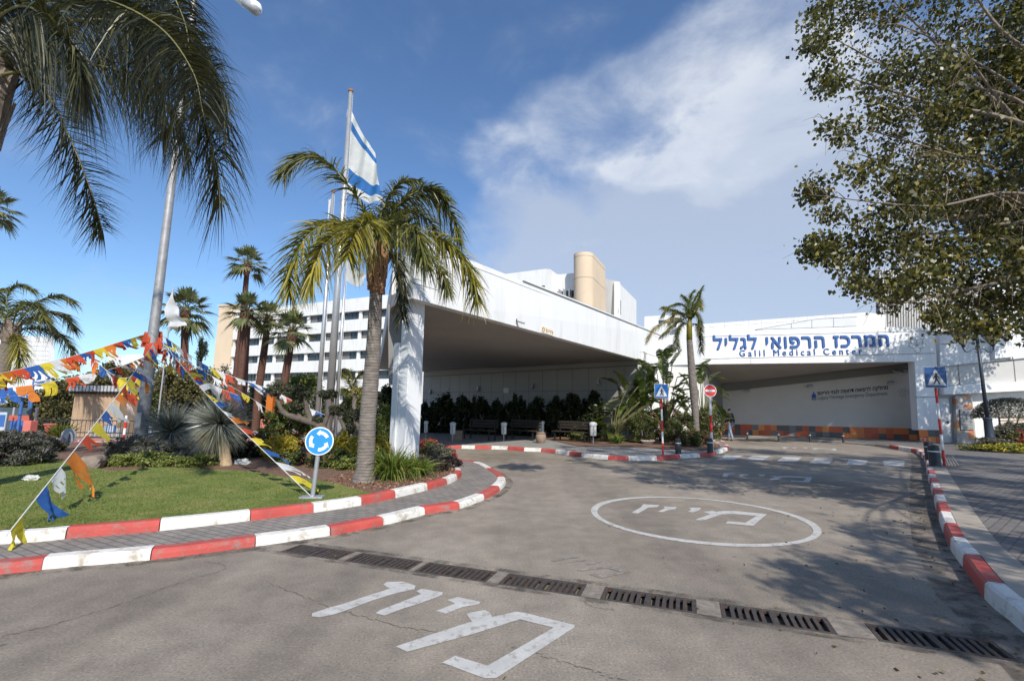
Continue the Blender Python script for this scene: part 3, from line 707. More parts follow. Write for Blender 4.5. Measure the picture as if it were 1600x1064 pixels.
mb.slab(so, (0, 0, .35)); part(mb, 'soffit', M['soffit'], can)
mb = MB()
for k in (.28, .55, .8):
    p0 = Ni.lerp(Bl, k * .85); p1 = Fi.lerp(Q + Vector((0, .3, 0)), 0).lerp(B, k * .95)
    bar(mb, p0 + Vector((0, 0, .02)), p1 + Vector((0, 0, .02)), Vector((0, 0, -1)), .03, .004, -.01)
part(mb, 'soffit_joint', M['joint'], can)
mb = MB()     # thin roof over the parapet ring
mb.slab([Ni + Vector((0, 0, 1.2)), Fi + Vector((0, 0, 1.2)), B + Vector((0, 0, 1.2)), Bl + Vector((0, 0, 1.2)), El + Vector((0, 0, 1.2))], (0, 0, .1)); part(mb, 'roof', M['white2'], can)
mb = MB()     # back parapets so that the roof reads as a slab from the side
for a, c in ((B, Bl), (Bl, El), (Fi, B)):
    d = (c - a).normalized(); nn = Vector((-d.y, d.x, 0)) * .12
    mb.hexa([a + Vector((0, 0, .38)), c + Vector((0, 0, .38)), c + nn + Vector((0, 0, .38)), a + nn + Vector((0, 0, .38))] + [Vector((v.x, v.y, 5.75)) for v in (a, c, c + nn, a + nn)])
part(mb, 'parapet', M['white2'], can)
mb = MB(); L0 = lambda f, z: N.lerp(F, f) + Vector((0, 0, z))
def fas(f, g): return N.lerp(F, f).lerp(TN.lerp(TF, f), g)
bar(mb, fas(0, .25), fas(1, .25), cn, .022, .004, -.01); bar(mb, fas(0, .89), fas(1, .89), cn, .022, .004, -.01)
part(mb, 'joint', M['joint'], can)
mb = MB()
for k in range(1, 15): bar(mb, fas(k / 15, .0), fas(k / 15, .88), cn, .018, .002, -.01)
part(mb, 'panel_seam', M['joint_light'], can)
mb = MB()     # cap flashing over the far two thirds of the parapet
a, c = fas(.27, 1), fas(1, 1); mb.hexa([a + cn * .06, c + cn * .06, c + inn * .34, a + inn * .34] + [v + Vector((0, 0, .05)) for v in (a + cn * .06, c + cn * .06, c + inn * .34, a + inn * .34)]); part(mb, 'cap_flashing', M['white'], can)
# column
cb = A(664, 482, N.y + .75); cx, cy = cb.x, cb.y
mb = MB(); c0 = Vector((cx, cy, 0)); c1 = c0 - cu * .50; p4 = [c1, c0, c0 + inn * .34, c1 + inn * .34]
mb.hexa([Vector((v.x, v.y, .15)) for v in p4] + [Vector((v.x, v.y, 4.42)) for v in p4]); part(mb, 'column', M['pillar'], can, bevel=.012)
mb = MB(); p5 = [c1 + inn * .35 - cu * .05, c1 + inn * .35 + cu * .14, c1 + inn * .55 + cu * .14, c1 + inn * .55 - cu * .05]
mb.hexa([Vector((v.x, v.y, .15)) for v in p5] + [Vector((v.x, v.y, 3.3)) for v in p5]); part(mb, 'downpipe_casing', M['pillar'], can)
# back wall of panels under the canopy
wu, wn = outward(B, Q)
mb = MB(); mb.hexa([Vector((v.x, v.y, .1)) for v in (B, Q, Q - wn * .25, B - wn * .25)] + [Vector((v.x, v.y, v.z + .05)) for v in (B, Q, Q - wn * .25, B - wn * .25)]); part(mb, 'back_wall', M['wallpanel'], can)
mb = MB(); wl = (Q - B).length
bar(mb, Vector((B.x, B.y, 4.02)), Vector((Q.x, Q.y, 3.9)), wn, .07, .006, -.02)
bar(mb, Vector((B.x, B.y, 2.75)), Vector((Q.x, Q.y, 2.62)), wn, .03, .005, -.02)
for k in range(1, 17):
    q = B.lerp(Q, k / 17); bar(mb, Vector((q.x, q.y, .2)), Vector((q.x, q.y, 3.95)), wn, .03, .004, -.02)
part(mb, 'panel_joint', M['joint'], can)
for px in (674, 749, 834, 937):
    q = on_plane(px, {674: 612, 749: 607, 834: 603, 937: 597}[px], B, Q); mb = MB()
    mb.box(q + wn * .12, (.16, .16, .28), math.atan2(wu.y, wu.x)); mb.tube([q + wn * .16 + Vector((0, 0, -.2)), q + wn * .16 + Vector((0, 0, -.12))], [.13, .09], 10); part(mb, 'wall_lamp', M['steel'], can)
mb = MB(); plate(mb, B, Q, [(787, 606), (795, 606), (795, 614), (787, 614)], .02, .03); part(mb, 'notice', M['plate'], can)
# panel under the far end of the fascia, where the canopy meets the emergency wing
L = A(1100, 569, 25.4); Rr = A(1429, 565, 24.6)
mb = MB(); z0 = .1
for a, c in ((Q + inn * -.0, F + inn * .1), (F + inn * .1, L + Vector((0, .15, 0)))):
    u_, n_ = outward(a, c); mb.hexa([Vector((v.x, v.y, z0)) for v in (a, c, c - n_ * .3, a - n_ * .3)] + [Vector((v.x, v.y, v.z + .3)) for v in (a, c, c - n_ * .3, a - n_ * .3)])
part(mb, 'link_wall', M['white2'], can)
TL = A(1105, 521, 25.4)
mb = MB(); a, c = F + cn * .0, L + Vector((-.05, 0, 0)); u_, n_ = outward(a, c)
mb.hexa([a + u_ * .01, c, c - n_ * .3, a - n_ * .3 + u_ * .01] + [Vector((a.x, a.y, TF.z)) + u_ * .01, Vector((c.x, c.y, TL.z)), Vector((c.x, c.y, TL.z)) - n_ * .3, Vector((a.x, a.y, TF.z)) - n_ * .3]); part(mb, 'link_fascia', M['white'], can)
# notice plate with writing on the fascia edge
pl_a, pl_b = fas(.475, 0), fas(.475, .25)
mb = MB(); plate(mb, N, F, [(845, 509), (864, 515), (864, 525), (845, 519)], .02, .02); npl = part(mb, 'name_plate', M['plate'], can)
def child_text(pt, thg, *a, **k):
    o = plane_text(thg, *a, **k); o.parent = pt; return o
child_text(npl, can, 'lettering', rtl('מיון'), (852, 519.2), (863, 523.2), (852, 514), N, F, M['brown_letter'], .01, 0, proud=.022)
mb = MB(); q = on_plane(848.2, 515, N, F) + cn * .03
for k in range(14): bar(mb, q + (cu * math.cos(k * PI / 7) + Vector((0, 0, math.sin(k * PI / 7)))) * .07, q + (cu * math.cos((k + 1) * PI / 7) + Vector((0, 0, math.sin((k + 1) * PI / 7)))) * .07, cn, .02, .005, -.006)
o_ = part(mb, 'emblem', M['brown_letter'], can); o_.parent = npl
def camera_unit(label, p, n, group='security cameras on the hospital walls', s=1.0):
    u = Vector((-n.y, n.x, 0)); t = thing('security_camera', label, 'security camera', p, 0, group)
    mb = MB(); mb.tube([Vector((0, 0, 0)), n * .12 * s, n * .2 * s + Vector((0, 0, -.05 * s))], .022 * s, 8); mb.box(n * .005, (.09 * s, .09 * s, .12 * s), math.atan2(u.y, u.x)); mb.build('bracket', M['sign_black'], t)
    mb = MB(); d = (n * .8 + u * .5 + Vector((0, 0, -.35))).normalized(); mb.tube([n * .2 * s + Vector((0, 0, -.06 * s)) - d * .15 * s, n * .2 * s + Vector((0, 0, -.06 * s)) + d * .2 * s], .055 * s, 10); mb.build('housing', M['frame'], t, bevel=.01)
    return t
camera_unit('small dark security camera on the lower edge of the canopy fascia', on_plane(807, 501, N, F), cn, s=.8)
# ---- emergency wing with the blue letters -------------------------------------
er = thing('emergency_building', 'white emergency wing with big blue lettering over a deep covered entrance', 'building', (L.x, L.y, 0))
W1 = A(1130, 640, 31.0); W1.z = 0; W2 = A(1433, 640, 26.6); W2.z = 0
eu, en = outward(L, Rr)
mb = MB(); plate(mb, L, Rr, [(1098, 569), (1429, 565), (1463.5, 560), (1459, 511.5), (1390, 511), (1240, 515), (1098, 521.5)], .45); part(mb, 'fascia', M['white'], er)
mb = MB(); plate(mb, L, Rr, [(1429, 565.2), (1463.6, 560.2), (1467, 672), (1435, 672)], .45); part(mb, 'pillar', M['white'], er)
mb = MB(); seam(mb, L, Rr, (1098, 526), (1459, 517), .02); seam(mb, L, Rr, (1098, 561), (1461, 552), .025); seam(mb, L, Rr, (1430, 620.5), (1466, 620.5), .03); part(mb, 'joint', M['joint'], er)
mb = MB()
for x in (1173, 1248, 1322, 1396): seam(mb, L, Rr, (x, 561), (x + .3, 567), .012, .002)
part(mb, 'panel_seam', M['joint_light'], er)
Lb, Rb = on_plane(1098, 569, L, Rr) - en * .43, on_plane(1430, 565, L, Rr) - en * .43
wtl, wtr = on_plane(1128, 600, W1, W2), on_plane(1404, 566, W1, W2)
wbl, wbr = on_plane(1128, 612, W1, W2), on_plane(1425, 580, W1, W2)
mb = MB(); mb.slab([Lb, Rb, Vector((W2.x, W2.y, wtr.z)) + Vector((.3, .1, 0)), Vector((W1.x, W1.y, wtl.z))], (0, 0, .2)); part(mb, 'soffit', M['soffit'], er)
wu2, wn2 = outward(W1, W2)
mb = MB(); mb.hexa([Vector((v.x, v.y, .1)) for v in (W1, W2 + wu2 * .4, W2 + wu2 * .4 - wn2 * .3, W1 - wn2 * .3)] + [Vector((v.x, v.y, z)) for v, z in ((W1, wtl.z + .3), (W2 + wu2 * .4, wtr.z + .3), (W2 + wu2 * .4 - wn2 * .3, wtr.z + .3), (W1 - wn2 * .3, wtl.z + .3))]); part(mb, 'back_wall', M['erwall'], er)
mb = MB(); a, b_ = Vector((W1.x, W1.y, wbl.z)), Vector((W2.x, W2.y, wbr.z)); c, d = Vector((W1.x, W1.y, wtl.z - .01)), Vector((W2.x, W2.y, wtr.z - .01))
mb.hexa([a - wn2 * .05, b_ - wn2 * .05, b_ + wn2 * .22, a + wn2 * .22] + [c - wn2 * .05, d - wn2 * .05, d + wn2 * .22, c + wn2 * .22]); part(mb, 'beam', M['erbeam'], er)
S1 = Vector((10.75, 25.9, 0)); su, sn = outward(S1, W1)
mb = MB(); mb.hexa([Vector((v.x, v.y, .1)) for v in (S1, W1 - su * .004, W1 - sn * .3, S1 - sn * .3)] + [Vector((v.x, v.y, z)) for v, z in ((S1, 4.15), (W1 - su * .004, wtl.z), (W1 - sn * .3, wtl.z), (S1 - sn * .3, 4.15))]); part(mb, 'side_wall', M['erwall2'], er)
def tile_course(parent, runs, z0, z1, size=.34, name='tiled_base'):
    V, Fc, UV = [], [], []
    for a, b_, n_ in runs:
        l = (Vector((b_.x, b_.y, 0)) - Vector((a.x, a.y, 0))).length; o = len(V)
        for z in (z0, z1):
            for p in (a, b_): V.append((p.x + n_.x * .015 - parent.location.x, p.y + n_.y * .015 - parent.location.y, z - parent.location.z))
        for p in (b_, a): V.append((p.x + n_.x * .0 - parent.location.x, p.y - parent.location.y, z1))
        k = a.x * 3.7
        Fc += [(o, o + 1, o + 3, o + 2), (o + 2, o + 3, o + 4, o + 5)]; UV += [(k, 0), (k + l / size, 0), (k + l / size, (z1 - z0) / size), (k, (z1 - z0) / size)] + [(k, 9), (k + 1, 9), (k + 1, 9.1), (k, 9.1)]
    me = bpy.data.meshes.new(name); me.from_pydata(V, [], Fc); uv = me.uv_layers.new(name='UVMap')
    for i, c in enumerate(UV): uv.data[i].uv = c
    me.materials.append(M['tiles']); return link(name, me, parent)
pr = on_plane(1435, 672, L, Rr); pr2 = on_plane(1467, 672, L, Rr)
tile_course(er, [(W1, W2, wn2), (pr - eu * .0, pr2 + eu * .02, en), (S1, W1, sn)], .1, .78)
plane_text(er, 'lettering', rtl('המרכז הרפואי לגליל'), (1115, 546), (1388.5, 540.8), (1115, 524.8), L, Rr, M['blue_letter'], .07, 0, 1.12, fat=(.014, .030))
plane_text(er, 'lettering', 'Galil Medical Center', (1155.5, 557), (1347, 553.3), (1155.5, 547.4), L, Rr, M['blue_letter'], .04, 0, 1.6, fat=(.006, .006))
plane_text(er, 'wall_lettering', rtl('מחלקה לרפואה דחופה לגסי הריטג׳'), (1277, 619.3), (1387.5, 610.0), (1277, 611.3), W1, W2, M['black_letter'], .012, 0, proud=.012, fat=(.005, .007))
plane_text(er, 'wall_lettering', 'Legacy Heritage Emergency Department', (1278, 626.5), (1387, 619.5), (1278, 618.4), W1, W2, M['grey_letter'], .01, 0, proud=.012)
mb = MB(); c = on_plane(1271.5, 617, W1, W2); uu = Vector((wu2.x, wu2.y, 0))
for dx, h, w in ((-.07, .26, .07), (0, .42, .09), (.07, .3, .07)):
    o_ = c + uu * dx + Vector((0, 0, -.2)); mb.slab([o_ + uu * (-w * .4) + wn2 * .02, o_ + uu * (w * .4) + wn2 * .02, o_ + uu * w * .7 + Vector((0, 0, h * .45)) + wn2 * .02, o_ + Vector((0, 0, h)) + wn2 * .02, o_ - uu * w * .7 + Vector((0, 0, h * .4)) + wn2 * .02], wn2 * .01)
part(mb, 'flame_emblem', M['logo_blue'], er)
mb = MB(); mb.box(c + Vector((0, 0, -.27)) + wn2 * .02, (.24, .02, .05), math.atan2(wu2.y, wu2.x)); part(mb, 'emblem_bar', M['black_letter'], er)
def ring_outline(mb, pts, n_, w, out=.012):
    for a, b_ in zip(pts, pts[1:] + pts[:1]): bar(mb, a, b_, n_, w, out, -.004)
mb = MB(); c = on_plane(1412.5, 613, W1, W2)
for dx, dz in ((-.12, -.1), (.0, .12), (.12, -.02), (-.02, -.2), (.14, .16), (-.15, .1)):
    q = c + uu * dx + Vector((0, 0, dz)); ring_outline(mb, [q + uu * sx * .08 + Vector((0, 0, sz * .08)) for sx, sz in ((-1, -1), (1, -1), (1, 1), (-1, 1))], wn2, .012)
part(mb, 'square_emblem', M['logo_grey'], er)
mb = MB(); c = on_plane(1433, 539.5, L, Rr)           # flower-shaped outline emblem beside the letters
def petal(ang, ln, wd):
    d = eu * math.cos(ang) + Vector((0, 0, math.sin(ang))); s_ = eu * -math.sin(ang) + Vector((0, 0, math.cos(ang))); out = []
    for i in range(12):
        f = i / 12; 
        if f < .5: g = f * 2; out.append(c + d * ln * g + s_ * wd * math.sin(PI * g))
        else: g = (1 - f) * 2; out.append(c + d * ln * g - s_ * wd * math.sin(PI * g))
    return out
for a in (-90, 0, 180, 50, 130): ring_outline(mb, petal(rad(a), .46, .15), en, .02)
part(mb, 'flower_emblem', M['logo_grey'], er)
for px, py in ((1168, 610), (1266, 603), (1391, 598)):
    q = on_plane(px, py, W1, W2); mb = MB(); mb.box(q + wn2 * .1, (.26, .2, .13), math.atan2(wu2.y, wu2.x)); mb.slab([q + wn2 * .2 + uu * x + Vector((0, 0, z)) for x, z in ((-.13, -.06), (.13, -.06), (.13, .06), (-.13, .06))], wn2 * .06 + Vector((0, 0, -.05))); part(mb, 'wall_lamp', M['frame'], er)
camera_unit('white boxy security camera on the dark beam beside the emergency pillar', on_plane(1397, 580, W1, W2) + wn2 * .22, wn2, s=1.3)
camera_unit('beige dome-ended security camera touching the inner edge of the emergency pillar', on_plane(1413, 579, W1, W2) + wn2 * .22, wn2, s=1.1)
# parapet storey behind the lettering
bp0, bp1 = A(1095, 510, 29.5), A(1370, 500, 28.2)
bh = thing('upper_storey', 'white panelled upper storey with a wedge-shaped window strip behind the blue letters', 'building', (bp0.x, bp0.y, 0))
mb = MB(); plate(mb, bp0, bp1, [(1062, 560), (1386, 560), (1384, 492), (1354, 488), (1230, 497), (1095, 506.5), (1062, 508)], 3.0); part(mb, 'wall', M['white2'], bh)
mb = MB(); plate(mb, bp0, bp1, [(1180, 515.2), (1338, 509.5), (1337.5, 495), (1278, 498)], .05, .03); ws = part(mb, 'window_strip', M['ltpanel'], bh)
mb = MB()
for x, y0, y1 in ((1236, 506, 513), (1268, 500, 512), (1302, 497, 511)): seam(mb, bp0, bp1, (x, y0), (x + .3, y1), .03, .035)
seam(mb, bp0, bp1, (1180, 515.2), (1278, 498), .035, .035); seam(mb, bp0, bp1, (1278, 498), (1337.5, 495), .03, .035)
o_ = part(mb, 'mullion', M['frame'], bh); o_.parent = ws
mb = MB()
for x in (1132, 1150, 1170, 1190, 1214, 1240, 1262, 1290, 1318): seam(mb, bp0, bp1, (x, 505 - (x - 1095) * .062), (x + .4, 515), .014, .002)
seam(mb, bp0, bp1, (1095, 512), (1354, 493.5), .014, .002)
part(mb, 'panel_seam', M['joint_light'], bh)
rp0, rp1 = A(1005, 500, 33), A(1064, 500, 32.2)
bk = thing('roof_house', 'low white rooftop house with one dark window slot above the far canopy end', 'building', (rp0.x, rp0.y, 0))
mb = MB(); plate(mb, rp0, rp1, [(1006, 560), (1064, 560), (1062, 491.5), (1007, 494.5)], 4); part(mb, 'wall', M['white2'], bk)
mb = MB(); plate(mb, rp0, rp1, [(1029, 506), (1059.5, 504.5), (1059.5, 499), (1029, 500.5)], .04, .01); part(mb, 'window', M['glass'], bk)
# ---- right hand wing
V0 = on_plane(1465, 690, L, Rr) + Vector((.3, .25, 0)); V0.z = 0; V1 = Vector((36, 23.4, 0)); vu, vn = outward(V0, V1)
rw = thing('clinic_wing', 'white and grey clad clinic wing with a tiled pier and a slim grey door', 'building', (V0.x, V0.y, 0))
mb = MB(); plate(mb, V0, V1, [(1463, 603), (1720, 594), (1720, 760), (1470, 705)], .3); part(mb, 'wall', M['white2'], rw)
mb = MB(); plate(mb, V0, V1, [(1464, 617), (1720, 604), (1720, 588), (1463, 604.5)], .9, .5); part(mb, 'ledge', M['white'], rw)
mb = MB(); plate(mb, V0, V1, [(1462.5, 604), (1720, 588), (1720, 548), (1461.5, 574)], .4, .3); part(mb, 'grey_cladding', M['greypanel'], rw)
mb = MB(); plate(mb, V0, V1, [(1461.5, 573.8), (1572, 562), (1571, 520), (1461, 520)], .4, .32); plate(mb, V0, V1, [(1573, 562), (1720, 547), (1720, 400), (1571.5, 400)], .4, .36); part(mb, 'upper_cladding', M['ltpanel'], rw)
mb = MB(); plate(mb, V0, V1, [(1540, 562), (1571, 559), (1570, 440), (1536, 440)], .4, .55); part(mb, 'white_cladding', M['white'], rw)
mb = MB()
for x, y0, y1 in ((1489, 571, 602), (1575, 562, 597), (1640, 556, 592)): seam(mb, V0, V1, (x, y0), (x + 3, y1), .03, .31)
seam(mb, V0, V1, (1461.5, 574), (1720, 548), .03, .37); seam(mb, V0, V1, (1461.5, 539), (1571, 533), .02, .33)
part(mb, 'joint', M['joint'], rw)
mb = MB(); plate(mb, V0, V1, [(1467, 693.5), (1488, 694), (1482, 622), (1463, 622)], .05, .04); dr = part(mb, 'door', M['ltpanel'], rw)
mb = MB(); q = on_plane(1480, 659.5, V0, V1) + vn * .05; mb.tube([q, q + vn * .06, q + vn * .06 - vu * .14], .014, 6); mb.box(q + vn * .005, (.05, .02, .16), math.atan2(vu.y, vu.x)); o_ = sub(mb, 'handle', M['sign_black'], rw, dr)
mb = MB(); seam(mb, V0, V1, (1462, 620.5), (1487, 620.5), .12, .07); seam(mb, V0, V1, (1484, 621), (1490, 695), .10, .07); o_ = sub(mb, 'frame', M['frame'], rw, dr)
def uvplate(parent, name, pts, proud, size=.3):
    q = [on_plane(px, py, V0, V1) + vn * proud for px, py in pts]; l = parent.location
    V = [tuple(v - l) for v in q] + [tuple(v - vn * .3 - l) for v in q]; n4 = len(q)
    Fc = [tuple(range(n4))] + [(i, i + n4, (i + 1) % n4 + n4, (i + 1) % n4) for i in range(n4)]
    me = bpy.data.meshes.new(name); me.from_pydata(V, [], Fc); uv = me.uv_layers.new(name='UVMap')
    for i, lp in enumerate(me.loops):
        v = Vector(V[lp.vertex_index]) + l; uv.data[i].uv = ((v - V0).dot(vu) / size, v.z / size)
    me.materials.append(M['tiles2']); return link(name, me, parent)
M['tiles2'] = M['tiles'].copy(); M['tiles2'].name = 'pale_tiles'
for nd in M['tiles2'].node_tree.nodes:
    if nd.type == 'VALTORGB':
        for e, c in zip(nd.color_ramp.elements, [(.38, .36, .34), (.45, .38, .33), (.50, .18, .09), (.40, .38, .37), (.46, .42, .38), (.52, .24, .10), (.36, .34, .33), (.50, .40, .28)]): e.color = (*c, 1)
pier = uvplate(rw, 'tiled_pier', [(1489, 697), (1519, 697), (1511, 617), (1486, 619)], .28)
mb = MB(); plate(mb, V0, V1, [(1493, 672), (1513, 671.5), (1510, 638), (1491, 639.5)], .03, .31); lv = part(mb, 'louvre', M['louvre'], rw)
mb = MB()
for k in range(14):
    y = 640.5 + k * 2.25; seam(mb, V0, V1, (1491.5 + (y - 639) * .05, y), (1510.3 + (y - 638) * .09, y - .6), .05, .335)
o_ = sub(mb, 'slat', M['frame'], rw, lv)
tile_course(rw, [(V0 + vn * .001 + vu * 2.6, V1, vn)], .1, .62, .3)
mb = MB()
for k in range(9):
    y = 650 + k * 5; seam(mb, V0, V1, (1560, y + 2), (1700, y - 3), .07, .03)
part(mb, 'shutter_slat', M['shed'], rw)
# block with dark upright louvres behind the tree, and a white tower block
lp0, lp1 = A(1370, 500, 31), A(1475, 500, 30)
lb = thing('louvred_block', 'grey plant room of upright dark louvres half hidden by the overhanging tree', 'building', (lp0.x, lp0.y, 0))
mb = MB(); plate(mb, lp0, lp1, [(1374, 560), (1485, 560), (1480, 400), (1372, 425)], .4); part(mb, 'wall', M['louvre'], lb)
mb = MB()
for k in range(26): seam(mb, lp0, lp1, (1376 + k * 4.1, 555), (1374 + k * 4.1, 424 - k * .95), .09, .12)
part(mb, 'slat', M['greypanel'], lb)
tp0, tp1 = A(1545, 460, 36), A(1640, 460, 34)
wt = thing('white_block', 'tall plain white block showing through the leaves behind the lamp post', 'building', (tp0.x, tp0.y, 0))
mb = MB(); plate(mb, tp0, tp1, [(1478, 640), (1760, 640), (1745, 395), (1470, 425)], 2); part(mb, 'wall', M['white2'], wt)
mb = MB()
for y in (470, 500): seam(mb, tp0, tp1, (1496, y + 6), (1748, y - 10), .03, .004)
part(mb, 'joint', M['joint_light'], wt)
# ---- long ward block, left background
hp0, hp1 = A(367, 487, 91.6), A(640, 455, 74)
hu, hn = outward(hp0, hp1); hl = (Vector((hp1.x, hp1.y, 0)) - Vector((hp0.x, hp0.y, 0))).length; hz = 19.8
hb = thing('ward_block', 'long white ward block with rows of dark windows behind the flagpoles', 'building', (hp0.x, hp0.y, 0))
def ho(s, out, z): return Vector((hp0.x, hp0.y, 0)) + hu * s + hn * out + Vector((0, 0, z))
mb = MB(); HW = hl + 2
def hbox(mb, s0, s1, o0, o1, z0, z1): mb.hexa([ho(s0, o1, z0), ho(s1, o1, z0), ho(s1, o0, z0), ho(s0, o0, z0), ho(s0, o1, z1), ho(s1, o1, z1), ho(s1, o0, z1), ho(s0, o0, z1)])
hbox(mb, 0, HW, -14, -.55, 0, hz - .4); part(mb, 'wall', M['white2'], hb)
bays = 11; bw = HW / bays; rows = [(hz - 2.25 - 3.38 * k) for k in range(6)]
mb = MB(); hbox(mb, 0, HW, -.5, .25, rows[0] + .02, hz)
for k in range(6):
    zt = rows[k] - 1.4; zb = rows[k + 1] if k < 5 else 0
    hbox(mb, 0, HW, -.5, .25, zb, zt)
part(mb, 'spandrel', M['white2'], hb)
pp = MB(); pp.box((0, 0, 0), (.54, .47, 1.40)); p0_ = None
for k in range(5):
    for i in range(bays + 1):
        if p0_ is None: p0_ = pp.build('pilaster', M['white2'], hb); q_ = p0_
        else: q_ = p0_.copy(); COL.objects.link(q_); q_.parent = hb
        q_.location = ho(min(max(i * bw, .27), HW - .27), -.295, rows[k] - .69) - hb.location; q_.rotation_euler = (0, 0, math.atan2(hu.y, hu.x))
wf = MB(); w2 = bw / 2 - .29
for x0, x1, z0, z1 in ((-w2, w2, -.04, .04), (-w2, w2, 1.31, 1.38), (-w2, -w2 + .07, .04, 1.31), (w2 - .07, w2, .04, 1.31), (-.04, .04, .04, 1.31), (w2 * .45, w2 * .45 + .05, .04, 1.31)):
    wf.hexa([Vector((x, y, z)) for x, y, z in ((x0, -.04, z0), (x1, -.04, z0), (x1, .04, z0), (x0, .04, z0), (x0, -.04, z1), (x1, -.04, z1), (x1, .04, z1), (x0, .04, z1))])
wp = MB(); wp.box((0, .02, .68), (2 * w2 - .1, .02, 1.28)); bl = MB(); bl.box((-w2 * .5, .0, .68), (w2 * .85, .02, 1.2))
w0 = None; har = math.atan2(hu.y, hu.x)
for k in range(5):
    for i in range(bays):
        l = ho((i + .5) * bw, -.42, rows[k] - 1.39) - hb.location
        if w0 is None:
            w0 = wf.build('window', M['rail_dark'], hb); w0p = wp.build('pane', M['glass'], w0); w0b = bl.build('blind', M['blind'], w0); w = w0
        else:
            w = w0.copy(); COL.objects.link(w); w.parent = hb; q = w0p.copy(); COL.objects.link(q); q.parent = w
            if R.random() < .55: q = w0b.copy(); COL.objects.link(q); q.parent = w
        w.location = l; w.rotation_euler = (0, 0, har)
mb = MB(); tb0 = A(342, 485, 92); tb1 = A(367, 485, 91); u_, n_ = outward(tb0, tb1); zt = A(345, 479, 92).z; l_ = (tb1 - tb0).length
a, b_ = Vector((tb0.x, tb0.y, 0)), Vector((tb1.x, tb1.y, 0))
mb.hexa([a, b_, b_ - n_ * 8, a - n_ * 8] + [Vector((v.x, v.y, zt)) for v in (a, b_, b_ - n_ * 8, a - n_ * 8)])
st = thing('stair_tower', 'pale beige stair tower closing the left end of the ward block', 'tower', a); part(mb, 'shaft', M['beige'], st)
mb = MB(); mb.hexa([a - u_ * .15 + n_ * .15, b_ + u_ * .15 + n_ * .15, b_ + u_ * .15 - n_ * 8, a - u_ * .15 - n_ * 8][:4] + [Vector((v.x, v.y, zt + .3)) for v in (a - u_ * .15 + n_ * .15, b_ + u_ * .15 + n_ * .15, b_ + u_ * .15 - n_ * 8, a - u_ * .15 - n_ * 8)]) if False else mb.box(((a + b_) / 2 - n_ * 4 + Vector((0, 0, zt + .15))), (l_ + .4, 8.4, .3), math.atan2(u_.y, u_.x)); part(mb, 'coping', M['beige'], st)
# ---- white block with the rounded beige stair tower, above the canopy
ct = thing('hospital_block', 'white hospital block with a rounded beige stair tower rising above the canopy', 'building', A(850, 640, 62).xy.to_3d())
c0_, c1_ = A(790, 430, 66), A(905, 422, 61)
cu2, cn2 = outward(c0_, c1_)
mb = MB(); plate(mb, c0_, c1_, [(700, 640), (862, 640), (861, 454), (860, 421), (853, 420), (795, 427.5), (700, 441)], 8); part(mb, 'wall', M['white2'], ct)
mb = MB(); plate(mb, c0_, c1_, [(855, 600), (925, 600), (925, 430), (898, 422.5), (862, 426), (855, 440)], 3, -1.2); part(mb, 'upper_wall', M['white2'], ct)
mb = MB(); plate(mb, c0_, c1_, [(865, 464), (899, 461), (899, 450), (866, 453)], .1, -1.1); wdw = part(mb, 'window', M['glass'], ct)
mb = MB()
for x in (873, 880, 889): seam(mb, c0_, c1_, (x, 463), (x, 451.5), .1, -1.05)
o_ = part(mb, 'mullion', M['frame'], ct); o_.parent = wdw
mb = MB(); plate(mb, c0_, c1_, [(839, 452), (851.5, 451), (851, 446), (839, 448)], .1, .02); part(mb, 'window', M['glass'], ct)
# rounded shaft: stadium plan running back from the camera
ta = A(912, 398, 60.5); r_ = 1.33; bdir = Vector((.42, .9, 0)).normalized(); bn = Vector((bdir.y, -bdir.x, 0)); zt2 = A(912, 396.5, 60).z
plan = [Vector((ta.x, ta.y, 0)) + (bn * math.cos(t) - bdir * math.sin(t)) * r_ * (1.0) for t in [PI * k / 14 for k in range(15)]]
plan = [Vector((ta.x, ta.y, 0)) + bn * r_ * math.cos(PI - PI * k / 14) - bdir * r_ * math.sin(PI * k / 14) for k in range(15)]
plan += [plan[-1] + bdir * 6.3, plan[0] + bdir * 6.3]
mb = MB(); mb.prism(plan, 0, zt2 - .5); o_ = part(mb, 'stair_shaft', M['beige'], ct); smooth_by_angle(o_)
mb = MB(); ins = [v + (Vector((ta.x, ta.y, 0)) + bdir * 2.5 - v).normalized() * .0 for v in plan]; mb.prism([v * 1.0 for v in plan], zt2 - .49, zt2); o_ = part(mb, 'shaft_cap', M['beige'], ct); smooth_by_angle(o_)
mb = MB()
for z in (zt2 - 3.4, zt2 - .5):
    for a, b_ in zip(plan[:16], plan[1:17]):
        d = (b_ - a).normalized(); nn = Vector((d.y, -d.x, 0)); bar(mb, a + Vector((0, 0, z)), b_ + Vector((0, 0, z)), nn, .05, .01, -.02)
part(mb, 'shaft_joint', M['blind'], ct)
e0, e1 = A(953, 450, 67), A(966, 440, 66); mb = MB(); plate(mb, e0, e1, [(925, 620), (967, 620), (966, 440), (925, 431)], .5); part(mb, 'recess_wall', M['white2'], ct)
f0, f1 = A(965, 440, 66), A(994.5, 470, 77.5); mb = MB(); plate(mb, f0, f1, [(965.5, 600), (995, 600), (994.3, 469.5), (965, 440)], .5); part(mb, 'side_wall', M['white2'], ct)
mb = MB(); plate(mb, f0, f1, [(966, 489), (970, 492), (970, 470), (966, 467)], .1, .03); part(mb, 'window', M['glass'], ct)
mb = MB(); q = A(909.5, 397, 61); mb.tube([q + Vector((0, 0, -.6)), q + Vector((0, 0, 1.3))], .05, 5); part(mb, 'aerial', M['frame'], ct)
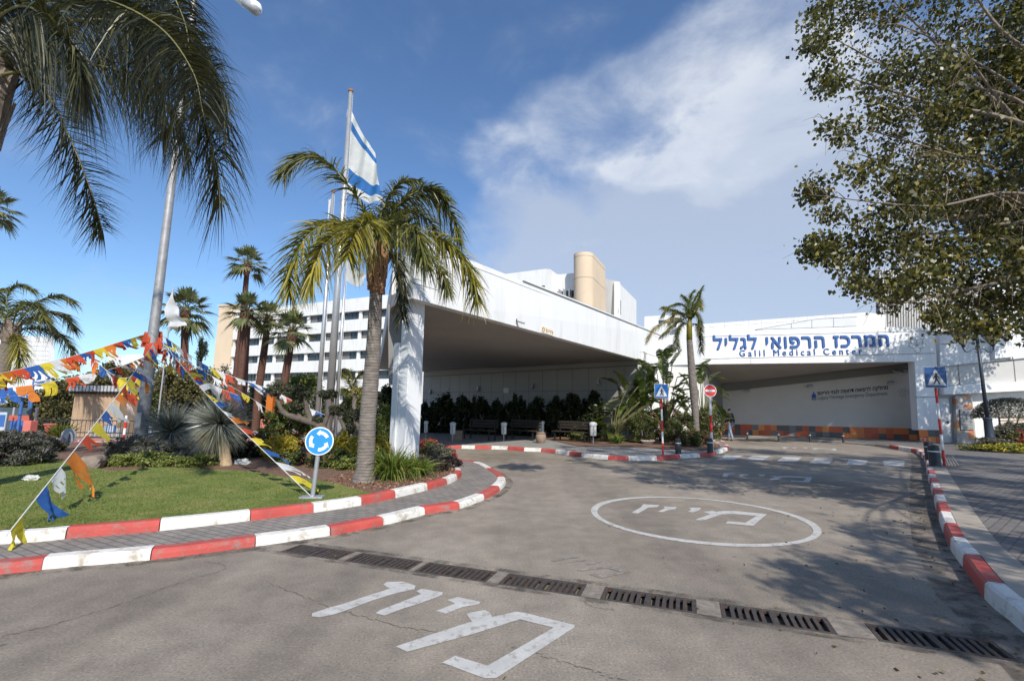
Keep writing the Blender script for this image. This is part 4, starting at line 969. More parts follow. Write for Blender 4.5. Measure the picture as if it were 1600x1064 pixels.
# ---- low white tiled building at far left
lw0, lw1 = A(8, 570, 46), A(76, 560, 44)
lw = thing('tiled_building', 'white gridded block beyond the trees at the far left edge', 'building', (lw0.x, lw0.y, 0))
mb = MB(); plate(mb, lw0, lw1, [(-60, 660), (76, 660), (74, 527), (20, 523.5), (-60, 520)], .5); part(mb, 'wall', M['white2'], lw)
mb = MB()
for k in range(8): seam(mb, lw0, lw1, (-55, 530 + k * 8), (75, 534 + k * 7.2), .03, .004)
for k in range(12): seam(mb, lw0, lw1, (-50 + k * 11, 524), (-50 + k * 11, 590), .03, .004)
part(mb, 'joint', M['joint_light'], lw)
mb = MB(); plate(mb, lw0, lw1, [(-40, 650), (36, 650), (35, 620), (-40, 620)], .1, .04); part(mb, 'shadowed_opening', M['greypanel'], lw)
mb = MB(); plate(mb, lw0, lw1, [(-60, 618), (40, 617), (40, 612), (-60, 612)], 1.2, 1.2); part(mb, 'awning_slab', M['white2'], lw)
lc0, lc1 = A(165, 560, 52), A(215, 555, 50)
lc = thing('far_building', 'white building glimpsed behind the bunting left of the lamp post', 'building', (lc0.x, lc0.y, 0))
mb = MB(); plate(mb, lc0, lc1, [(168, 660), (216, 660), (215, 553), (172, 556), (168, 556.5)], .5); part(mb, 'wall', M['white2'], lc)
mb = MB(); plate(mb, lc0, lc1, [(176, 640), (200, 640), (200, 600), (176, 600)], .1, .04); part(mb, 'window', M['glass'], lc)
ld0, ld1 = A(310, 590, 60), A(345, 590, 60)
ld = thing('annex', 'small white annex half hidden between the lamp post and the rusty palm trunks', 'building', (ld0.x, ld0.y, 0))
mb = MB(); plate(mb, ld0, ld1, [(315, 660), (352, 660), (350, 580), (316, 582)], .5); part(mb, 'wall', M['white2'], ld)
mb = MB(); plate(mb, ld0, ld1, [(330, 640), (345, 640), (345, 610), (330, 610)], .1, .04); part(mb, 'window', M['glass'], ld)
# ================================================================ STREET FURNITURE, SIGNS, FLAGS
def arc_arrow(mb, c, r, w, a0, a1, y, head=.5):
    n = 14; ins, out = [], []
    for i in range(n + 1):
        a = a0 + (a1 - a0) * i / n; ins.append((c[0] + (r - w / 2) * math.cos(a), y, c[1] + (r - w / 2) * math.sin(a))); out.append((c[0] + (r + w / 2) * math.cos(a), y, c[1] + (r + w / 2) * math.sin(a)))
    for i in range(n): mb.quad(ins[i], out[i], out[i + 1], ins[i + 1])
    s = 1 if a1 > a0 else -1; f = lambda rr, a: (c[0] + rr * math.cos(a), y, c[1] + rr * math.sin(a))
    mb.add([f(r - w * .95, a1), f(r + w * .95, a1), f(r - w * .1, a1 + s * head)], [(0, 1, 2)])
def disc(mb, r, y0, y1, z, n=48, mi=0, cx=0):
    p = [(cx + r * math.cos(2 * PI * i / n), z + r * math.sin(2 * PI * i / n)) for i in range(n)]
    mb.add([(x, y0, zz) for x, zz in p] + [(x, y1, zz) for x, zz in p], [tuple(range(n)), tuple(range(2 * n - 1, n - 1, -1))] + [(i, i + n, (i + 1) % n + n, (i + 1) % n) for i in range(n)], mi)
def face(b): return math.atan2(-b.x, b.y)      # rotation that turns a sign's front (-Y) to the camera side
def banded(mb, h, r, bands, z0=0):
    for i in range(bands): pass
# roundabout sign on the lawn
p = G(487, 778, HB + .01); s = (p.y) / 735
rs = thing('roundabout_sign', 'round blue sign with three white circling arrows on a short grey post', 'traffic sign', p, rad(6))
zc_ = A(497, 689, p.y).z - p.z; r_ = .214
mb = MB(); mb.tube([(0, .035, 0), (.045, .035, zc_ - .1), (.06, .035, zc_ + .12)], .034, 12); mb.build('post', M['steel'], rs, smooth=False)
mb = MB(); mb.box((0, .03, .012), (.34, .2, .024)); mb.build('base_plate', M['steel'], rs, bevel=.004)
mb = MB(); disc(mb, r_, .0, -.012, zc_, cx=.058); dk = mb.build('disc', M['sign_white'], rs)
mb = MB(); disc(mb, r_ * .925, -.0125, -.0145, zc_, cx=.058); mb.build('blue_face', M['sign_blue'], dk)
for a in (25, 145, 265):
    mb = MB(); arc_arrow(mb, (.058, zc_), r_ * .60, r_ * .235, rad(a), rad(a + 62), -.0165, .45); mb.build('arrow', M['sign_white'], dk)
for cz in (zc_ - .12, zc_ + .1):
    mb = MB(); mb.box((.055, .035, cz), (.10, .085, .03)); mb.build('clamp', M['steel'], rs)
# striped sign poles
def striped_pole(t, h, r, segs, red_first=True, z0=0.0, lean=0.0):
    zs = [z0 + (h - z0) * i / segs for i in range(segs + 1)]
    for i in range(segs):
        red = (i % 2 == 0) == red_first; m_ = MB()
        m_.tube([(lean * zs[i], 0, zs[i]), (lean * zs[i + 1], 0, zs[i + 1])], r, 12); m_.build('red_band' if red else 'white_band', M['pole_red' if red else 'pole_white'], t)
def walker(mb, k, y, z):     # pictogram of a walking figure
    def limb(a, b, w0, w1):
        a, b = Vector((a[0], 0, a[1])), Vector((b[0], 0, b[1])); d = (b - a).normalized(); n = Vector((-d.z, 0, d.x))
        mb.add([(v.x * k, y, v.z * k + z) for v in (a - n * w0, b - n * w1, b + n * w1, a + n * w0)], [(0, 1, 2, 3)])
    hp = [(0.03 + .075 * math.cos(t), .36 + .075 * math.sin(t)) for t in [2 * PI * i / 14 for i in range(14)]]
    mb.add([(x * k, y, zz * k + z) for x, zz in hp], [tuple(range(14))])
    limb((.01, .28), (.0, -.02), .085, .065); limb((.02, .0), (.13, -.18), .055, .045); limb((.13, -.18), (.2, -.38), .045, .035); limb((-.01, .0), (-.07, -.2), .055, .045); limb((-.07, -.2), (-.2, -.37), .045, .035)
    limb((.06, .26), (.17, .1), .035, .03); limb((.17, .1), (.25, .06), .028, .025); limb((-.04, .26), (-.13, .1), .035, .03); limb((-.13, .1), (-.2, .0), .028, .025)
def crossing_sign(name_lbl, p, size, zb, rz, dark=False, segs=5, lean=0.0):  # dark: sign colours with shade painted in
    t = thing('crossing_sign', name_lbl, 'traffic sign', p, rz, 'pedestrian crossing signs'); h = size / 2; cz = zb + h
    cx = lean * cz
    striped_pole(t, zb, .032, segs, True, 0, lean)
    mb = MB(); mb.tube([(lean * zb, .0, zb), (cx, 0, cz + h + .02)], .03, 10); mb.build('pole_top', M['steel'], t)
    mb = MB(); mb.box((cx, -.04, cz), (size, .014, size)); pl = mb.build('plate', M['sign_back'] if dark else M['sign_white'], t, bevel=.004)
    mb = MB(); mb.box((cx, -.0485, cz), (size * .95, .003, size * .95)); mb.build('blue_field', M['sign_blue_shade'] if dark else M['sign_blue_mid'], pl)
    mb = MB(); mb.add([(cx - size * .42, -.0515, cz - h * .76), (cx + size * .42, -.0515, cz - h * .76), (cx, -.0515, cz + h * .80)], [(0, 1, 2)]); mb.build('triangle', M['sign_white_shade'] if dark else M['sign_white'], pl)
    mb = MB(); walker(mb, size * .66, -.0535, cz - h * .17)
    for v in range(len(mb.v)): mb.v[v] = (mb.v[v][0] + cx, mb.v[v][1], mb.v[v][2])
    mb.build('walker', M['sign_black'], pl); return t
M['sign_blue_mid'] = mat('sign_blue_mid', (.035, .20, .58), .4, .04, 4)
pL = G(1036, 710, .13); crossing_sign('blue pedestrian crossing sign on a striped pole in front of the strelitzia plants', pL, 21.5 * pL.y / 735, A(1033, 622, pL.y).z - pL.z, rad(0), segs=5)
pR = G(1476, 728, .15); crossing_sign('shade-darkened blue pedestrian crossing sign on a striped pole beside the emergency pillar', pR, 33 * pR.y / 735, A(1463, 606, pR.y).z - pR.z, rad(-4), True, segs=5)
# no-entry sign
p = G(1113, 704, .13); t = thing('no_entry_sign', 'round red no-entry sign on a white and red pole in front of the dark passage', 'traffic sign', p, 0)
zc_ = A(1110, 610.5, p.y).z - p.z; r_ = 9.8 * p.y / 735; zb = zc_ - r_
w_, r2 = MB(), MB(); zz = [0, .22 * zb, .46 * zb, .80 * zb * .92, zb + .1]
w_.tube([(0, 0, 0), (0, 0, .34 * zb)], .045, 12); w_.build('white_band', M['pole_white'], t); r2.tube([(0, 0, .34 * zb), (0, 0, .66 * zb)], .046, 12); r2.build('red_band', M['pole_red'], t); w_ = MB(); w_.tube([(0, 0, .66 * zb), (0, 0, zb + .15)], .045, 12); w_.build('white_band', M['pole_white'], t)
mb = MB(); disc(mb, r_, -.05, -.062, zc_); dk = mb.build('disc', M['sign_white'], t)
mb = MB(); disc(mb, r_ * .9, -.0625, -.0645, zc_); mb.build('red_face', M['sign_red'], dk)
mb = MB(); mb.box((0, -.066, zc_), (r_ * 1.5, .003, r_ * .32)); mb.build('white_bar', M['sign_white'], dk)
vs, fs = text_mesh(rtl('אין כניסה'), r_ * .62, r_ * .16, .001, .01); mb = MB(); mb.add([(v.x - r_ * .31, -.0685 - v.z, v.y + zc_ - r_ * .08) for v in vs], fs); mb.build('lettering', M['sign_black'], dk)
mb = MB()
for sx, sz in ((-.1, .36), (.08, .36), (-.05, -.38), (.14, -.38)):
    mb.box((sx * r_, -.066, zc_ + sz * r_), (r_ * .16, .002, r_ * .09), 0, M=Matrix.Rotation(rad(35 if sz > 0 else -30), 4, 'Y'))
mb.build('faded_marks', M['brown_letter'], dk)
# bollards
def bollard(label, p, h, r, first=[None]):
    if first[0] is None:
        t = thing('bollard', label, 'bollard', p, 0, 'black bollards with a white ring'); first[0] = t
        mb = MB(); mb.lathe([(.16, 0), (.16, .03), (.15, .05), (.148, .78), (.13, .86), (.06, .90), (.0, .905)], 20); smooth_by_angle(mb.build('post', M['bollard'], t))
        mb = MB(); mb.lathe([(.149, .60), (.152, .605), (.152, .635), (.149, .64)], 20); mb.build('white_ring', M['sign_white'], t)
        t.scale = (r / .15, r / .15, h / .9); return t
    return dup(first[0], p, 0, label, scale=(r / .15, r / .15, h / .9))
q = G(1060, 709, .13); bollard('black bollard standing on the pavement kerb right of the left crossing sign', q, 23.5 * q.y / 735, .10)
q = G(1110, 707, .13); bollard('black bollard at the foot of the no-entry sign', q, 22 * q.y / 735, .10)
q = G(1461.5, 728, .15); bollard('large black bollard at the foot of the right crossing sign', q, 32 * q.y / 735, .135)
q = G(1453, 718, .15); bollard('black bollard half hidden behind the large one by the right kerb', q, 28 * q.y / 735, .12)
for px, py, lb in ((1168, 687.5, 'small dark post by the tiled wall just right of the walking person'), (1217, 689.5, 'small dark post by the tiled wall under the left wall lamp'), (1266, 690.5, 'small dark post by the tiled wall under the flame emblem'), (1318, 691.5, 'small dark post by the tiled wall under the black wall writing')):
    q = G(px, py, .1); bollard(lb, q, .5, .05)
# ---- tall galvanised lamp mast, left
p = G(217, 704, HB); top = A(312, -60, p.y)
t = thing('lamp_mast', 'very tall tapering grey lamp mast rising out of the roundabout bed', 'street lamp', p)
d = top - p; mb = MB(); mb.tube([Vector((0, 0, 0)), Vector((0, 0, d.z * .3)), Vector((0, 0, d.z * .62)), Vector((0, 0, d.z))], [.170, .130, .105, .085], 16); smooth_by_angle(mb.build('mast', M['lampsteel'], t), 60)
mb = MB(); zp = A(240, 553, p.y).z - p.z; mb.tube([(0, 0, .02), (d.x * .02, 0, zp * .5), (0, 0, zp)], [.178, .168, .158], 16); smooth_by_angle(mb.build('painted_foot', M['mast_paint'], t), 60)
mb = MB(); mb.lathe([(.28, 0), (.28, .04), (.21, .06)], 16); mb.build('base_flange', M['lampsteel'], t)
mb = MB(); mb.box((.0, -.165, .9), (.16, .02, .45)); mb.build('access_hatch', M['lampsteel'], t, bevel=.006)
hA = A(360, -14, p.y) - p; hB = A(407, 18, p.y) - p
mb = MB(); mb.tube([Vector((0, 0, d.z - .25)), Vector((.5, -.1, d.z + .1)), hA], .07, 10); mb.build('arm', M['lampsteel'], t)
mb = MB(); m_ = hA.lerp(hB, .5); mb.tube([hA, hA.lerp(hB, .12), m_, hA.lerp(hB, .88), hB], [.09, .17, .23, .21, .08], 14); lh = mb.build('lamp_head', M['sign_white'], t, smooth=True)
mb = MB(); mb.tube([m_ + Vector((.08, -.06, -.11)), hA.lerp(hB, .95) + Vector((-.02, -.06, -.13))], [.2, .15], 12); mb.build('lamp_glass', M['frame'], lh, smooth=True)
mast_base, mast_d = p, d
# ---- old style double lamp, right
Y_ = 20.5; pb = A(1547.5, 690, Y_); pb.z = .145; pt = A(1526, 548, Y_)
t = thing('lamp_post', 'dark old-style lamp post with two lantern heads half under the leaves', 'street lamp', pb); h = pt.z - pb.z
mb = MB(); mb.lathe([(.17, 0), (.17, .5), (.155, .55), (.14, 1.2), (.155, 1.24), (.155, 1.3), (.085, 1.34)], 14); smooth_by_angle(mb.build('base', M['lamp_black'], t))
mb = MB(); mb.tube([(0, 0, 1.3), (0, 0, h + .7)], [.075, .055], 12); mb.build('shaft', M['lamp_black'], t, smooth=True)
mb = MB(); mb.lathe([(.055, h + .7), (.08, h + .74), (.03, h + .85), (.0, h + .9)], 10); mb.build('finial', M['lamp_black'], t)
mb = MB()
for s_ in (-1, 1): mb.tube([(0, .0, h - .55), (s_ * .18, 0, h - .47)], .012, 5)
mb.build('banner_hook', M['steel'], t)
for s_ in (-1, 1):
    mb = MB(); mb.tube(curve_pts([(s_ * .05, 0, h + .02), (s_ * .2, 0, h + .10), (s_ * .38, 0, h - .02), (s_ * .56, 0, h - .06), (s_ * .66, 0, h + .08), (s_ * .66, 0, h + .22)], 20), .024, 8); mb.tube(curve_pts([(s_ * .05, 0, h + .04), (s_ * .1, 0, h - .08), (s_ * .16, 0, h - .02)], 8), .015, 6); mb.build('arm', M['lamp_black'], t, smooth=True)
    mb = MB(); cx = s_ * .66; mb.lathe([(.05, h + .2), (.07, h + .24), (.09, h + .28)], 12, (cx, 0, 0)); ln = mb.build('lantern', M['lamp_black'], t); mb = MB(); mb.lathe([(.34, h + .66), (.36, h + .70), (.22, h + .88), (.07, h + .98), (.03, h + 1.05), (0, h + 1.08)], 12, (cx, 0, 0)); mb.build('lantern_cap', M['lamp_black'], ln)
    mb = MB(); mb.lathe([(.09, h + .28), (.31, h + .655)], 6, (cx, 0, 0)); mb.build('lantern_glass', M['lamp_glass'], ln)
    mb = MB()
    for k in range(6): a = PI / 3 * k; mb.tube([(cx + .092 * math.cos(a), .092 * math.sin(a), h + .28), (cx + .315 * math.cos(a), .315 * math.sin(a), h + .66)], .012, 5)
    mb.build('lantern_rib', M['lamp_black'], ln)
# ---- flagpoles and flags
def flagpole(label, pxb, pyb, pxt, pyt, Y, r0, r1):
    tp_ = A(pxt, pyt, Y); bs = A(pxb, pyb, Y); bs = Vector((tp_.x * .5 + bs.x * .5, Y, HB)); t = thing('flagpole', label, 'flagpole', bs, 0, 'flagpoles behind the roundabout'); h = tp_.z - HB
    mb = MB(); mb.tube([(0, 0, 0), (0, 0, h * .45), (0, 0, h)], [r0, r0 * .8, r1], 14); mb.build('pole', M['flagpole'], t, smooth=True)
    mb = MB(); mb.lathe([(r1, h), (r1 * 1.5, h + .05), (r1 * 1.5, h + .12), (r1 * .5, h + .17), (0, h + .18)], 10); mb.build('cap', M['boots'], t)
    mb = MB(); mb.lathe([(r0 * 2, 0), (r0 * 2, .05), (r0 * 1.1, .07)], 14); mb.build('base_flange', M['steel'], t)
    mb = MB(); mb.tube([(r0 + .03, -.02, 1.1), (r1 + .03, -.02, h - .1)], .006, 5); mb.build('halyard', M['rope'], t); return bs, h
f1, h1 = flagpole('tallest and thickest grey flagpole carrying the blue and white flag', 512, 668, 548.5, 145, 18.0, .155, .075)
f2, h2 = flagpole('thinner flagpole just left of the tallest one', 494, 668, 521, 302, 18.6, .10, .05)
f3, h3 = flagpole('thin flagpole with a plain white flag just right of the tallest one', 525, 668, 541.5, 390, 19.4, .075, .035)
def cloth(name, grid, mats, mi=None, parent=None, label=None, cat='flag', group=None, base=None):
    """a cloth from a grid of points; mi(i, j) picks the stripe colour"""
    nu, nv = len(grid), len(grid[0]); mb = MB(); o0 = base if base is not None else grid[0][0]
    mb.v = [tuple(Vector(p) - Vector(o0)) for r_ in grid for p in r_]
    for i in range(nu - 1):
        for j in range(nv - 1): mb.f.append([i * nv + j, i * nv + j + 1, (i + 1) * nv + j + 1, (i + 1) * nv + j]); mb.m.append(0 if mi is None else mi(i / (nu - 1), j / (nv - 1)))
    ob = mb.build(name, mats, parent, smooth=True)
    if parent is None: ob.location = o0; tag(ob, label, cat, group)
    return ob
def hangflag(TLp, BLp, TRp, BRp, nu=24, nv=18, amp=.12, waves=2.5, seed=0):
    """bilinear cloth between four corners with folds running down from the hoist"""
    g = []; rr = random.Random(seed); ph = rr.random() * 6
    for i in range(nu):
        u = i / (nu - 1); row = []
        for j in range(nv):
            v = j / (nv - 1); a = TLp.lerp(TRp, u); b = BLp.lerp(BRp, u); p = a.lerp(b, v)
            p = p + Vector((0, 1, 0)) * math.sin(waves * 2 * PI * (u * .8 + .35 * v) + ph) * amp * u ** .6 + Vector((0, 0, -1)) * .10 * math.sin(PI * u) * (1 + math.sin(7 * v + ph) * .3)
            row.append(p)
        g.append(row)
    return g
Yf = 18.0
g = hangflag(A(549.5, 174, Yf), A(542, 300, Yf), A(584, 235, Yf - .5), A(599, 318, Yf - .6), amp=.20, seed=3)
def st_blue(u, v): return 1 if (.06 < v < .22 or .70 < v < .88) else 0
cloth('flag', g, [M['cloth_white'], M['flag_blue']], st_blue, label='large white flag with two blue stripes on the tallest flagpole', group='flags on tall poles')
g = hangflag(A(547.5, 150, 18.2), A(538, 232, 18.2), A(543, 172, 18.5), A(540, 226, 18.5), amp=.05, seed=5)
cloth('flag', g, [M['cloth_white'], M['flag_blue']], lambda u, v: 1 if v < .35 and v > .2 else 0, label='narrow furled flag pressed against the left side of the tallest pole', group='flags on tall poles')
g = hangflag(A(519, 306, 18.6), A(512, 352, 18.6), A(514, 312, 18.9), A(512, 345, 18.9), amp=.04, seed=6)
cloth('flag', g, [M['cloth_white'], M['flag_blue']], None, label='narrow white furled flag at the top of the left flagpole', group='flags on tall poles')
g = hangflag(A(541, 404, 19.4), A(541, 438, 19.4), A(571, 428, 19.0), A(568, 446, 19.0), amp=.10, seed=8)
cloth('flag', g, [M['cloth_white'], M['flag_blue']], None, label='plain white flag blowing behind the main palm trunk', group='flags on tall poles')
g = hangflag(A(269, 456, 19), A(256, 484, 19), A(290, 508, 18.7), A(271, 517, 18.7), amp=.14, seed=9)
fl = cloth('flag', g, [M['cloth_white']], None, label='pale see-through flag hanging beside the lamp mast', group='flags on tall poles')
mb = MB(); pz = A(269, 455, 19); mb.tube([Vector((pz.x, 19.05, .2)) - fl.location, pz + Vector((0, .05, .2)) - fl.location], .03, 8); mb.build('staff', M['flagpole'], fl)
g = hangflag(A(239.5, 464, 16.3), A(237, 486, 16.3), A(243, 470, 16.2), A(240, 488, 16.2), nu=8, nv=8, amp=.04, seed=10)
cloth('flag', g, [M['cloth_white'], M['flag_blue']], lambda u, v: 1 if v > .7 or v < .2 else 0, label='tiny striped flag on the left side of the lamp mast', group='flags on tall poles')
# ---- bunting: each string is one thing, its rope and every pennant a part
CLO = ['cloth_yellow', 'cloth_blue', 'cloth_white', 'cloth_orange', 'cloth_red']; CNM = ['yellow', 'blue', 'white', 'orange', 'red']
def bunting(label, pts, n, size, order, wind, first=.04, last=.97, sag=.0, width=.30, split=True, seed=1):
    rr = random.Random(seed); base = Vector(pts[0]); t = thing('bunting', label, 'bunting', base, 0, 'strings of coloured bunting round the lamp mast')
    cp = curve_pts(pts, 60); L_ = [0]
    for a, b in zip(cp, cp[1:]): L_.append(L_[-1] + (b - a).length)
    def at(s):
        i = max(0, min(len(cp) - 2, next((k for k in range(len(L_)) if L_[k] > s), len(L_) - 1) - 1)); f = (s - L_[i]) / (L_[i + 1] - L_[i]); return cp[i].lerp(cp[i + 1], f)
    mb = MB(); mb.tube([p - base for p in cp], .0065, 6); mb.build('rope', M['rope'], t)
    for k in range(n):
        ci = order[k % len(order)]; s = L_[-1] * (first + (last - first) * (k + rr.uniform(-.12, .12)) / max(1, n - 1)); s = max(.01, min(L_[-1] - width, s))
        wd = width * rr.uniform(.85, 1.15); a, b = at(s), at(s + wd); ln = size * rr.uniform(.6, 1.15); tails = rr.choice([2, 3, 3, 4, 4]); nd = 8
        wv = (Vector(wind) + Vector((rr.uniform(-.45, .35), rr.uniform(-.4, .4), rr.uniform(-.4, .45)))).normalized(); mb = MB(); tw = rr.uniform(-.6, .6); ph = rr.random() * 6
        side = Vector((-wv.y, wv.x, 0)).normalized()
        def P(u, v, spread):
            p = a.lerp(b, u); p = p + wv * ln * v + Vector((0, 0, -1)) * ln * .35 * v * v + side * ln * (.20 * math.sin(6.5 * v + ph + u * 4.5) * v + tw * .3 * v * v) + (b - a) * spread * v * v
            c = a.lerp(b, .5) + wv * ln * v + Vector((0, 0, -1)) * ln * .35 * v * v
            return p.lerp(c, .04 * v) - base
        vs_ = .38 if split else 1
        nu = tails * 2
        for i in range(nu):
            u0, u1 = i / nu, (i + 1) / nu; q = i // 2; sp = rr.uniform(-.6, .6) if i % 2 == 0 else sp; cutl = rr.uniform(.55, 1.0) if i % 2 == 0 else cutl
            for j in range(nd):
                v0, v1 = j / nd, (j + 1) / nd
                s0_, s1_ = max(0, v0 - vs_) * sp * 2, max(0, v1 - vs_) * sp * 2; g_ = .0 if v0 < vs_ else .04
                mb.quad(P(u0 + (g_ if i % 2 == 0 else 0), v0 * cutl if v0 > vs_ else v0, s0_), P(u1 - (g_ if i % 2 else 0), v0 * cutl if v0 > vs_ else v0, s0_), P(u1 - (g_ if i % 2 else 0), v1 * cutl if v1 > vs_ else v1, s1_), P(u0 + (g_ if i % 2 == 0 else 0), v1 * cutl if v1 > vs_ else v1, s1_))
        o_ = mb.build('pennant', M[CLO[ci]], t, smooth=False); o_['label'] = CNM[ci] + ' frayed pennant'
    return t
mp = A(246, 528, mast_base.y - .25)
gA = G(8, 843, .21); gA.z = .24
bunting('bunting string running down to the white kerb at the lower left corner', [gA, gA.lerp(mp, .5) + Vector((0, 0, -.12)), mp + Vector((-.1, 0, -.2))], 18, .52, [0, 1, 2, 3, 4], (.8, .1, -.8), .015, .97, width=.42, seed=4)
gB = G(489, 779, HB) + Vector((-.02, -.01, .03))
bunting('bunting string running down to the foot of the roundabout sign', [gB, gB.lerp(mp, .5) + Vector((0, 0, -.12)), mp + Vector((.15, 0, -.1))], 18, .48, [0, 2, 1, 0, 4, 3, 2, 1], (.97, -.1, -.06), .05, .97, width=.36, seed=7)
bunting('upper bunting string stretching left from the mast past the big palm', [mp + Vector((-.1, 0, .2)), A(185, 535, 15.0), A(130, 552, 14.0), A(60, 570, 12.8), A(-30, 590, 11.5)], 19, .46, [4, 3, 2, 0, 1, 4, 3, 0, 4, 1], (.65, .3, -.65), .05, .97, width=.42, seed=11)
bunting('lower bunting string stretching left from the mast over the kiosk', [mp + Vector((-.1, 0, -.5)), A(180, 575, 17), A(110, 590, 16.5), A(60, 600, 16), A(-40, 612, 15)], 15, .46, [1, 2, 4, 0, 3, 1, 2, 4], (.7, .2, -.6), .05, .97, width=.40, seed=13)
bunting('long thin bunting string stretching right to the flagpoles', [mp + Vector((.1, 0, .1)), A(330, 575, 17), A(420, 608, 17.8), A(470, 632, 17.9), f1 + Vector((-.1, -.15, A(515, 648, 18).z - HB))], 22, .44, [1, 0, 2, 4, 2, 1, 2], (.55, -.1, -.8), .03, .95, width=.30, seed=17)
bunting('second bunting string dropping right behind the topiary olive', [mp + Vector((.1, 0, -.05)), A(300, 570, 18.5), A(360, 603, 19.5), A(405, 630, 20.5), A(440, 655, 21.5)], 14, .5, [4, 1, 2, 4, 0, 2], (.5, -.1, -.85), .05, .97, width=.34, seed=19)
bunting('short bunting tail hanging straight down right of the mast', [A(255, 545, 15.9), A(256, 580, 15.9), A(258, 632, 15.9)], 7, .4, [4, 0, 1, 2, 4, 0], (.35, .1, -.95), .05, .85, width=.2, seed=23)
gC = G(694, 731, HB); colp = A(658, 711, N.y + .8)
bunting('short ribbon of white and blue bunting tied to the canopy column foot', [colp, colp.lerp(gC, .5) + Vector((0, 0, -.03)), gC + Vector((0, 0, .05))], 5, .22, [2, 1, 2], (.9, -.2, -.5), .15, .9, width=.2, seed=29)
bunting('loose bunting strand drooping left from the mast toward the tan shed', [mp + Vector((-.05, 0, -.2)), A(222, 572, 15.8), A(200, 590, 15.4), A(176, 585, 15.6), A(140, 556, 16.4)], 12, .5, [0, 4, 2, 1, 3, 4], (.5, .1, -.85), .05, .95, width=.34, seed=31)
bunting('slack bunting strand looping right of the mast above the round yuccas', [mp + Vector((.1, 0, -.1)), A(288, 575, 16.4), A(330, 600, 17), A(372, 618, 17.6)], 12, .5, [3, 4, 0, 2, 4, 1], (.5, -.1, -.85), .06, .95, width=.34, seed=37)
bunting('short bunting strand hanging from the mast in front of the tan shed', [mp + Vector((-.1, -.1, -.4)), A(222, 575, 15.6), A(205, 612, 14.9), A(196, 640, 14.4)], 9, .46, [0, 1, 4, 2, 3], (.75, .1, -.7), .05, .92, width=.32, seed=41)
mb = MB()     # knot of red and grey cloth tied round the mast
for k in range(9):
    a = rad(40 * k); c = Vector((math.cos(a) * .15, math.sin(a) * .15, R.uniform(-.25, .25))); mb.quad(c + Vector((-.1, 0, .16)), c + Vector((.12, .03, .14)), c * 1.35 + Vector((.14, 0, -.22)), c * 1.3 + Vector((-.12, 0, -.2)))
kn = mb.build('cloth_knot', M['cloth_red']); kn.location = Vector((mast_base.x, mast_base.y, mp.z - .1)); tag(kn, 'bundle of red cloth knotted round the lamp mast where the strings meet', 'cloth')
# ---- litter bins, pots and benches under the canopy
def litter(label, px, py, hpx, wpx, first=[None]):
    p = G(px, py, .12); k = p.y / 735
    if first[0] is None:
        t = thing('litter_bin', label, 'litter bin', p, 0, 'white litter bins under the canopy'); first[0] = t
        mb = MB(); mb.tube([(0, 0, 0), (0, 0, .38)], .04, 8); mb.build('post', M['steel'], t)
        mb = MB(); mb.lathe([(.2, .36), (.21, .37), (.21, .82), (.0, .82)], 18); smooth_by_angle(mb.build('body', M['bin_white'], t))
        mb = MB(); mb.lathe([(.25, .83), (.255, .85), (.25, .95), (.1, .99), (0, 1.0)], 18); smooth_by_angle(mb.build('lid', M['bin_white'], t))
        mb = MB()
        for i in range(4): mb.box((-.02 + .02 * (i % 2), -.212, .45 + i * .1), (.1, .004, .06))
        mb.build('lettering', M['grey_letter'], t)
        t.scale = (k * wpx / .5,) * 2 + (k * hpx,); return t
    return dup(first[0], p, 0, label, scale=(k * wpx / .5,) * 2 + (k * hpx,))
litter('white litter bin in sunlight beside the strelitzia plants', 927, 693, 33, 12)
litter('white litter bin in the shade just right of the canopy column', 707, 689, 29, 9.5)
litter('white litter bin in the shade in the middle of the dark hedge', 787, 689, 29, 9.5)
litter('pale litter bin in the shade behind the clay pot', 846, 686, 28, 9.5)
litter('litter bin deepest in the shade at the edge of the column', 665, 686, 28, 6.5)
p = G(845, 692, .12); k = p.y / 735; t = thing('clay_pot', 'round clay plant pot at the foot of the dark hedge', 'plant pot', p)
mb = MB(); mb.lathe([(.2, 0), (.28, .1), (.33, .3), (.30, .45), (.25, .5), (.29, .54), (.29, .58), (.24, .58), (.22, .5)], 20); smooth_by_angle(mb.build('bowl', M['clay'], t)); mb = MB(); mb.lathe([(.23, .5), (.0, .52)], 16); mb.build('earth', M['soil'], t); t.scale = (.72, .72, .78)
p = G(714, 688, .12); t = thing('square_planter', 'low square concrete planter beside the left shaded bin', 'plant pot', p); mb = MB(); mb.box((0, 0, .22), (.5, .5, .44)); mb.build('tub', M['clay'], t, bevel=.02); mb = MB(); mb.box((0, 0, .445), (.4, .4, .01)); mb.build('earth', M['soil'], t)
p = A(1012, 694, 21.2); p.z = .14; t = thing('clay_trough', 'low pale trough under the red flowering bush', 'plant pot', p); mb = MB(); mb.lathe([(.2, 0), (.32, .12), (.30, .16), (.2, .14)], 16); mb.build('bowl', M['plate'], t); mb = MB(); mb.lathe([(.2, .13), (0, .135)], 12); mb.build('earth', M['soil'], t)
